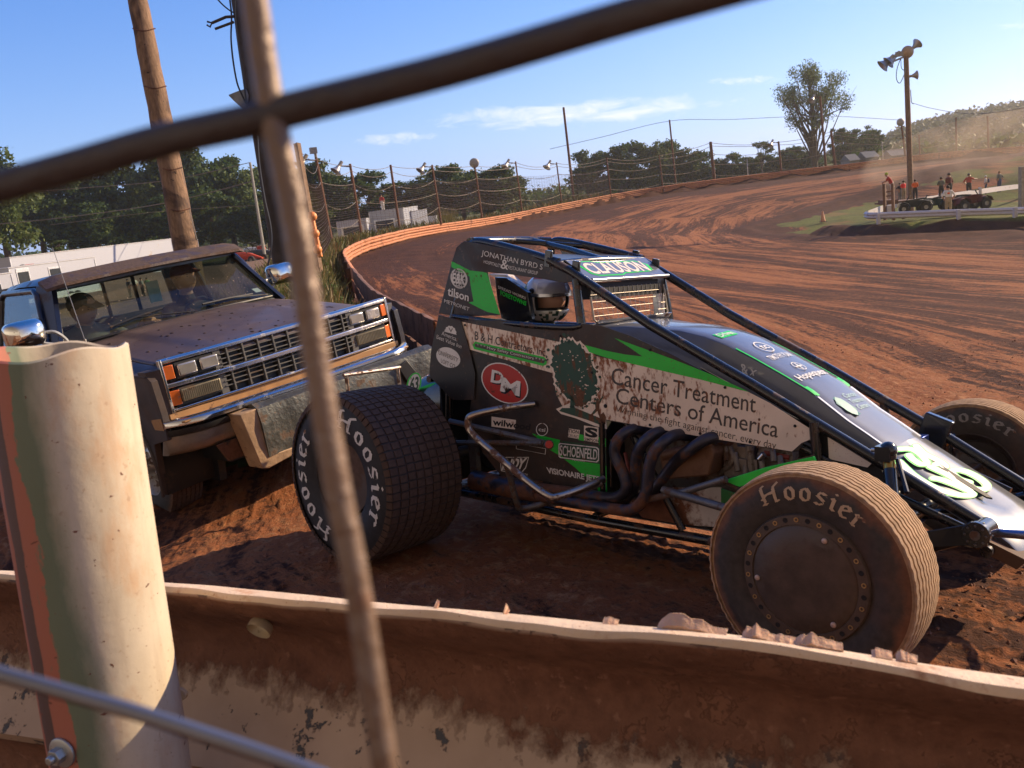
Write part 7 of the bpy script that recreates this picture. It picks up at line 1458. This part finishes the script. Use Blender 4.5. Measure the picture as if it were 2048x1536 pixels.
def quad_bike(label,px,py,d,rz,body,s=1.0):
    root=thing('quad_bike',at(px,py,d),label,'quad bike','quad bikes parked in the infield',rz=rz); root.scale=(s,s,s)
    BK_=cloth('black_plastic',(.02,.02,.022))
    for x in (-.62,.62):
        for y in (-.42,.42):
            m=MB(); m.lathe([(-.12,.12),(-.13,.22),(-.10,.29),(0,.30),(.10,.29),(.13,.22),(.12,.12)],n=24); w_=obj('wheel',m,BK_,root); w_.location=(x,y,.30); m=MB(); m.lathe([(-.11,.13),(-.06,.10),(-.06,0)],n=16); m.lathe([(.11,.13),(.06,.10),(.06,0)],n=16); obj('rim',m,LHOUS,w_)
    m=MB()
    for x in (-.62,.62):
        for y in (-.42,.42): m.loft([[Vector((x+.38*math.cos(a),y-.16,.34+.36*math.sin(a))) for a in (.2,.9,1.6,2.3,2.9)],[Vector((x+.38*math.cos(a),y+.16,.34+.36*math.sin(a))) for a in (.2,.9,1.6,2.3,2.9)]],close=False)
    m.loft([[Vector((x,y*w_,z)) for y in (-1,-.6,0,.6,1)]+[Vector((x,y*w_*.7,.35)) for y in (1,-1)] for x,w_,z in ((-.85,.28,.66),(-.4,.30,.72),(-.1,.18,.74),(.2,.16,.80),(.5,.26,.78),(.85,.22,.60))]); obj('bodywork',m,body,root)
    m=MB(); m.loft([[Vector((x,y*w_,z)) for y in (-1,-.5,.5,1)]+[Vector((x,w_,z-.1)),Vector((x,-w_,z-.1))] for x,w_,z in ((-.62,.14,.86),(-.3,.17,.86),(.05,.13,.82))]); obj('seat',m,BK_,root)
    m=MB(); m.tube([(.30,-.36,1.02),(.36,-.12,1.0),(.36,.12,1.0),(.30,.36,1.02)],.02,8); m.tube([(.55,0,.7),(.36,0,1.0)],.03,8); obj('handlebar',m,BK_,root)
    m=MB(); [m.tube([(-.9,y,.76),(-.4,y,.80)],.012,6) for y in (-.25,-.08,.08,.25)]; m.tube([(-.9,-.28,.76),(-.9,.28,.76)],.014,6); m.tube([(-.4,-.28,.80),(-.4,.28,.80)],.014,6); obj('rack',m,BK_,root)
quad_bike('black quad bike parked beside the speaker pole',1832,425,41.6,2.6,cloth('black_body_plastic',(.025,.03,.03)),.78)
quad_bike('dark teal quad bike parked between the black one and the white shirt',1868,423,41.8,2.9,cloth('teal_body_plastic',(.02,.05,.05)),.80)
quad_bike('red quad bike parked right of the person in the white t-shirt',1938,421,41.4,.15,cloth('red_body_plastic',(.10,.016,.014)),.92)
root=thing('traffic_cone',at(1646,444,55),'dirty pale orange traffic cone at the inner edge of the bend','cone'); m=MB(); m.lathe([(0,.17),(.05,.16),(.68,.035),(.70,.0)],ax='z',n=20); obj('cone_body',m,mat('faded_orange_cone',(.62,.30,.18),.7,var=.15,mud=.3,msc=3,mudcol=(.25,.11,.06)),root); m=MB(); m.box((0,0,.02),(.40,.40,.04)); obj('base',m,mat('black_cone_base',(.05,.035,.03),.8),root,bevel=.02)
root=thing('concrete_post',at(2046,420,44),'thick pale grey post at the right edge of the view','post'); m=MB(); m.box((0,0,1.0),(.32,.32,2.3)); obj('post_body',m,mat('pale_concrete',(.36,.30,.24),.9,var=.25,bump=.3),root,bevel=.02)
# ------------------------------------------------------------------ pits: trailers, race cars, trucks
WT=mat('white_trailer_skin',(.40,.42,.48),.45,0,mud=.05,msc=1,var=.05,mudcol=(.35,.28,.22)); TRIM=mat('aluminium_trim',(.62,.62,.62),.35,.8); DWN=mat('dark_window',(.04,.045,.05),.2,.2); ROOF=mat('grey_trailer_roof',(.42,.42,.43),.5)
def boxt(name,label,A,B,dA,dB,hgt,wid,cat='trailer',group='trailers in the pits',win=(),wheels=True):
    a=at(*A,dA); b=at(*B,dB); ux=(b-a); L=math.hypot(ux.x,ux.y); yaw=math.atan2(ux.y,ux.x); root=thing(name,(a.x,a.y,a.z-hgt),label,cat,group,rz=yaw)
    m=MB(); m.box((L/2,wid/2,hgt/2+.25),(L,wid,hgt-.5)); bd=obj('body',m,WT,root,bevel=.06); m=MB(); m.box((L/2,wid/2,hgt-.01),(L+.06,wid+.06,.07)); obj('roof',m,ROOF,bd,bevel=.02)
    m=MB(); m.box((L/2,-.012,.50),(L,.02,.14)); m.box((.03,-.012,hgt/2+.2),(.07,.03,hgt-.6)); m.box((L-.03,-.012,hgt/2+.2),(.07,.03,hgt-.6)); obj('corner_trim',m,TRIM,bd)
    if wheels:
        for f in (.62,.70):
            m=MB(); m.lathe([(-.12,.0),(-.12,.36),(.12,.36),(.12,0)],n=20); w_=obj('wheel',m,cloth('black_plastic',(.02,.02,.022)),root); w_.location=(L*f,.10,.36)
    for (u,v,w_,h_) in win:
        m=MB(); m.box((u,-.015,v),(w_,.03,h_)); o=obj('window',m,TRIM,bd); m=MB(); m.box((u,-.034,v-.03),(w_*.84,.02,h_*.80)); obj('pane',m,DWN,o)
    return root,L,bd
r_,L,bd=boxt('race_trailer','long white enclosed race trailer with a small flag picture, behind the pickup roof',(18,515),(345,488),62,78,3.6,2.6)
m=MB()
for k in range(7): m.box((1.45+.30*0+.12,-.014,2.95-.07*k),(.85-.03*abs(k-3),.012,.035))
obj('flag_stripes',m,mat('faded_red_print',(.35,.06,.06),.6),bd); m=MB(); m.sph((.95,-.012,2.76),(.36,.02,.26),14,8); obj('flag_field',m,mat('dark_print',(.05,.05,.07),.6),bd)
boxt('race_trailer','shorter white trailer with a side window, parked in front of the long one',(16,536),(190,520),50,56,2.6,2.4,win=((3.2,1.9,.95,.85),(.9,1.5,.9,2.0)))
boxt('race_trailer','grey trailer with a dark open door at the left edge of the view',(-60,556),(22,543),46,48,2.5,2.2,win=((1.2,1.3,.8,1.7),))
boxt('race_trailer','white trailer far back in the pits, half hidden by the roof visor',(340,486),(395,479),84,86,2.6,2.3)
boxt('box_truck','white box truck with a dark front window behind the catch fence',(737,424),(806,417),88,86,3.0,2.6,cat='truck',group='white trucks behind the fence',win=((1.8,1.6,2.6,1.0),))
boxt('box_truck','lower white truck with dark windows left of the box truck',(672,444),(732,437),84,84,2.4,2.2,cat='truck',group='white trucks behind the fence',win=((1.5,1.4,2.2,.9),))
boxt('box_truck','small white van roof showing right of the box truck',(806,424),(822,421),88,87,2.6,2.0,cat='van',group='white trucks behind the fence')
boxt('box_truck','distant white van low behind the weeds near the reed clump',(838,436),(872,433),90,90,2.0,2.0,cat='van',group='white trucks behind the fence')
person('person in a red shirt and white trousers standing on the box truck roof',767,423,88,34,rzface(-.3,-1),RDC,WHC,'down',group='person on the truck roof')
for i,(x,y,w_) in enumerate(((1735,320,26),(1790,316,34),(1700,326,20))):
    root=thing('house',at(x,y,118),('grey roofed house','long low grey house','small grey shed')[i]+' beyond the far bend '+('behind the nearly bare tree','just left of the speaker pole','by the foot of the spreading tree')[i],'house','houses beyond the bend'); W_=w_*118/FPX; m=MB(); m.box((0,0,-.7),(W_,3,2.0)); o=obj('wall',m,mat('pale_house_wall',(.20,.20,.20),.8),root); m=MB(); m.loft([[Vector((s*W_*.54,-1.8,.3)),Vector((s*W_*.54,0,1.15)),Vector((s*W_*.54,1.8,.3))] for s in (-1,1)]); obj('roof',m,mat('grey_shingle_roof',(.13,.14,.16),.8,var=.2),root)
    for k in (-.25,.25): m=MB(); m.box((k*W_,-1.51,-.35),(.7,.03,.6)); obj('window',m,DWN,root)
def pit_racer(label,px,py,d,rz,col):
    root=thing('race_car',at(px,py,d),label,'race car','race cars parked in the pits',rz=rz); BK_=cloth('black_plastic',(.02,.02,.022))
    for x,y,r_,w_ in ((0,-.8,.42,.42),(0,.8,.40,.40),(2.2,-.75,.33,.22),(2.2,.75,.33,.22)):
        m=MB(); m.lathe([(-w_/2,r_*.5),(-w_/2,r_*.9),(-w_/2+.03,r_),(w_/2-.03,r_),(w_/2,r_*.9),(w_/2,r_*.5)],n=28); q=obj('wheel',m,BK_,root); q.location=(x,y,r_); m=MB(); m.lathe([(-w_/2+.04,r_*.5),(-.02,r_*.3),(-.02,0)],n=20); obj('rim',m,LHOUS,q)
    m=MB(); m.loft([[Vector((x,w_*math.cos(a),z+h_*math.sin(a))) for a in [2*PI*k/12 for k in range(12)]] for x,w_,z,h_ in ((-.8,.12,.7,.14),(-.5,.3,.72,.24),(.1,.34,.70,.34),(.9,.34,.68,.30),(1.5,.22,.66,.22),(2.2,.18,.5,.12),(2.7,.12,.38,.06))]); obj('body',m,col,root)
    m=MB()
    for s in (-1,1): m.tube([(-.1,s*.3,.9),(.2,s*.3,1.45),(.8,s*.3,1.38),(1.4,s*.28,.9)],.03,8)
    m.tube([(.2,-.3,1.45),(.2,.3,1.45)],.03,8); m.tube([(.8,-.3,1.38),(.8,.3,1.38)],.03,8); obj('roll_cage',m,BK_,root)
pit_racer('race car with an orange-red hood parked in the pits right of the pickup roof',478,530,72,-.5,cloth('orange_red_body',(.55,.06,.02)))
pit_racer('dark race car parked in the pits behind the orange-red one',512,522,80,-.3,cloth('charcoal_body',(.05,.05,.06)))
pit_racer('white race car farthest back in the pits near the thin grey pole',500,515,88,-.4,cloth('white_body',(.5,.5,.5)))
root=thing('litter_bin',at(525,512,86),'red barrel in the pits beside the thin grey pole','barrel'); m=MB(); m.lathe([(0,.0),(0,.42),(.5,.44),(1.0,.42),(1.02,.0)],ax='z',n=20); obj('barrel_body',m,cloth('red_barrel_paint',(.35,.04,.03)),root)
# ------------------------------------------------------------------ air: faint dusty haze over the whole scene
def haze():
    m=MB(); m.box((0,150,14),(1600,1900,64)); o=obj('haze',m,HZM,smooth=False); tag(o,'thin warm dust haze in the evening air','haze',kind='stuff')
HZM=bpy.data.materials.new('thin_haze'); HZM.use_nodes=True; _n=HZM.node_tree; _n.nodes.clear(); _o=_n.nodes.new('ShaderNodeOutputMaterial'); _v=_n.nodes.new('ShaderNodeVolumePrincipled'); _v.inputs['Density'].default_value=.00042; _v.inputs['Color'].default_value=(.95,.90,.84,1); _v.inputs['Anisotropy'].default_value=.55; _n.links.new(_v.outputs[0],_o.inputs['Volume'])
haze()

def dust():
    m=MB(); c=at(2075,312,74); m.sph(c,(15,9,4.2),24,14); o=obj('dust_cloud',m,DSM); tag(o,'brown dust cloud hanging over the far right bank','dust',kind='stuff')
DSM=bpy.data.materials.new('brown_dust'); DSM.use_nodes=True; _n=DSM.node_tree; _n.nodes.clear(); _g=G(_n); _o=_g.n('ShaderNodeOutputMaterial'); _v=_g.n('ShaderNodeVolumePrincipled'); _v.inputs['Color'].default_value=(.80,.62,.46,1); _v.inputs['Anisotropy'].default_value=.3
_g.L(_g.math('MULTIPLY',_g.ramp(_g.noise(_g.co('Object'),.22,4,.6),.42,.72),.075),_v.inputs['Density']); _n.links.new(_v.outputs[0],_o.inputs['Volume'])
dust()
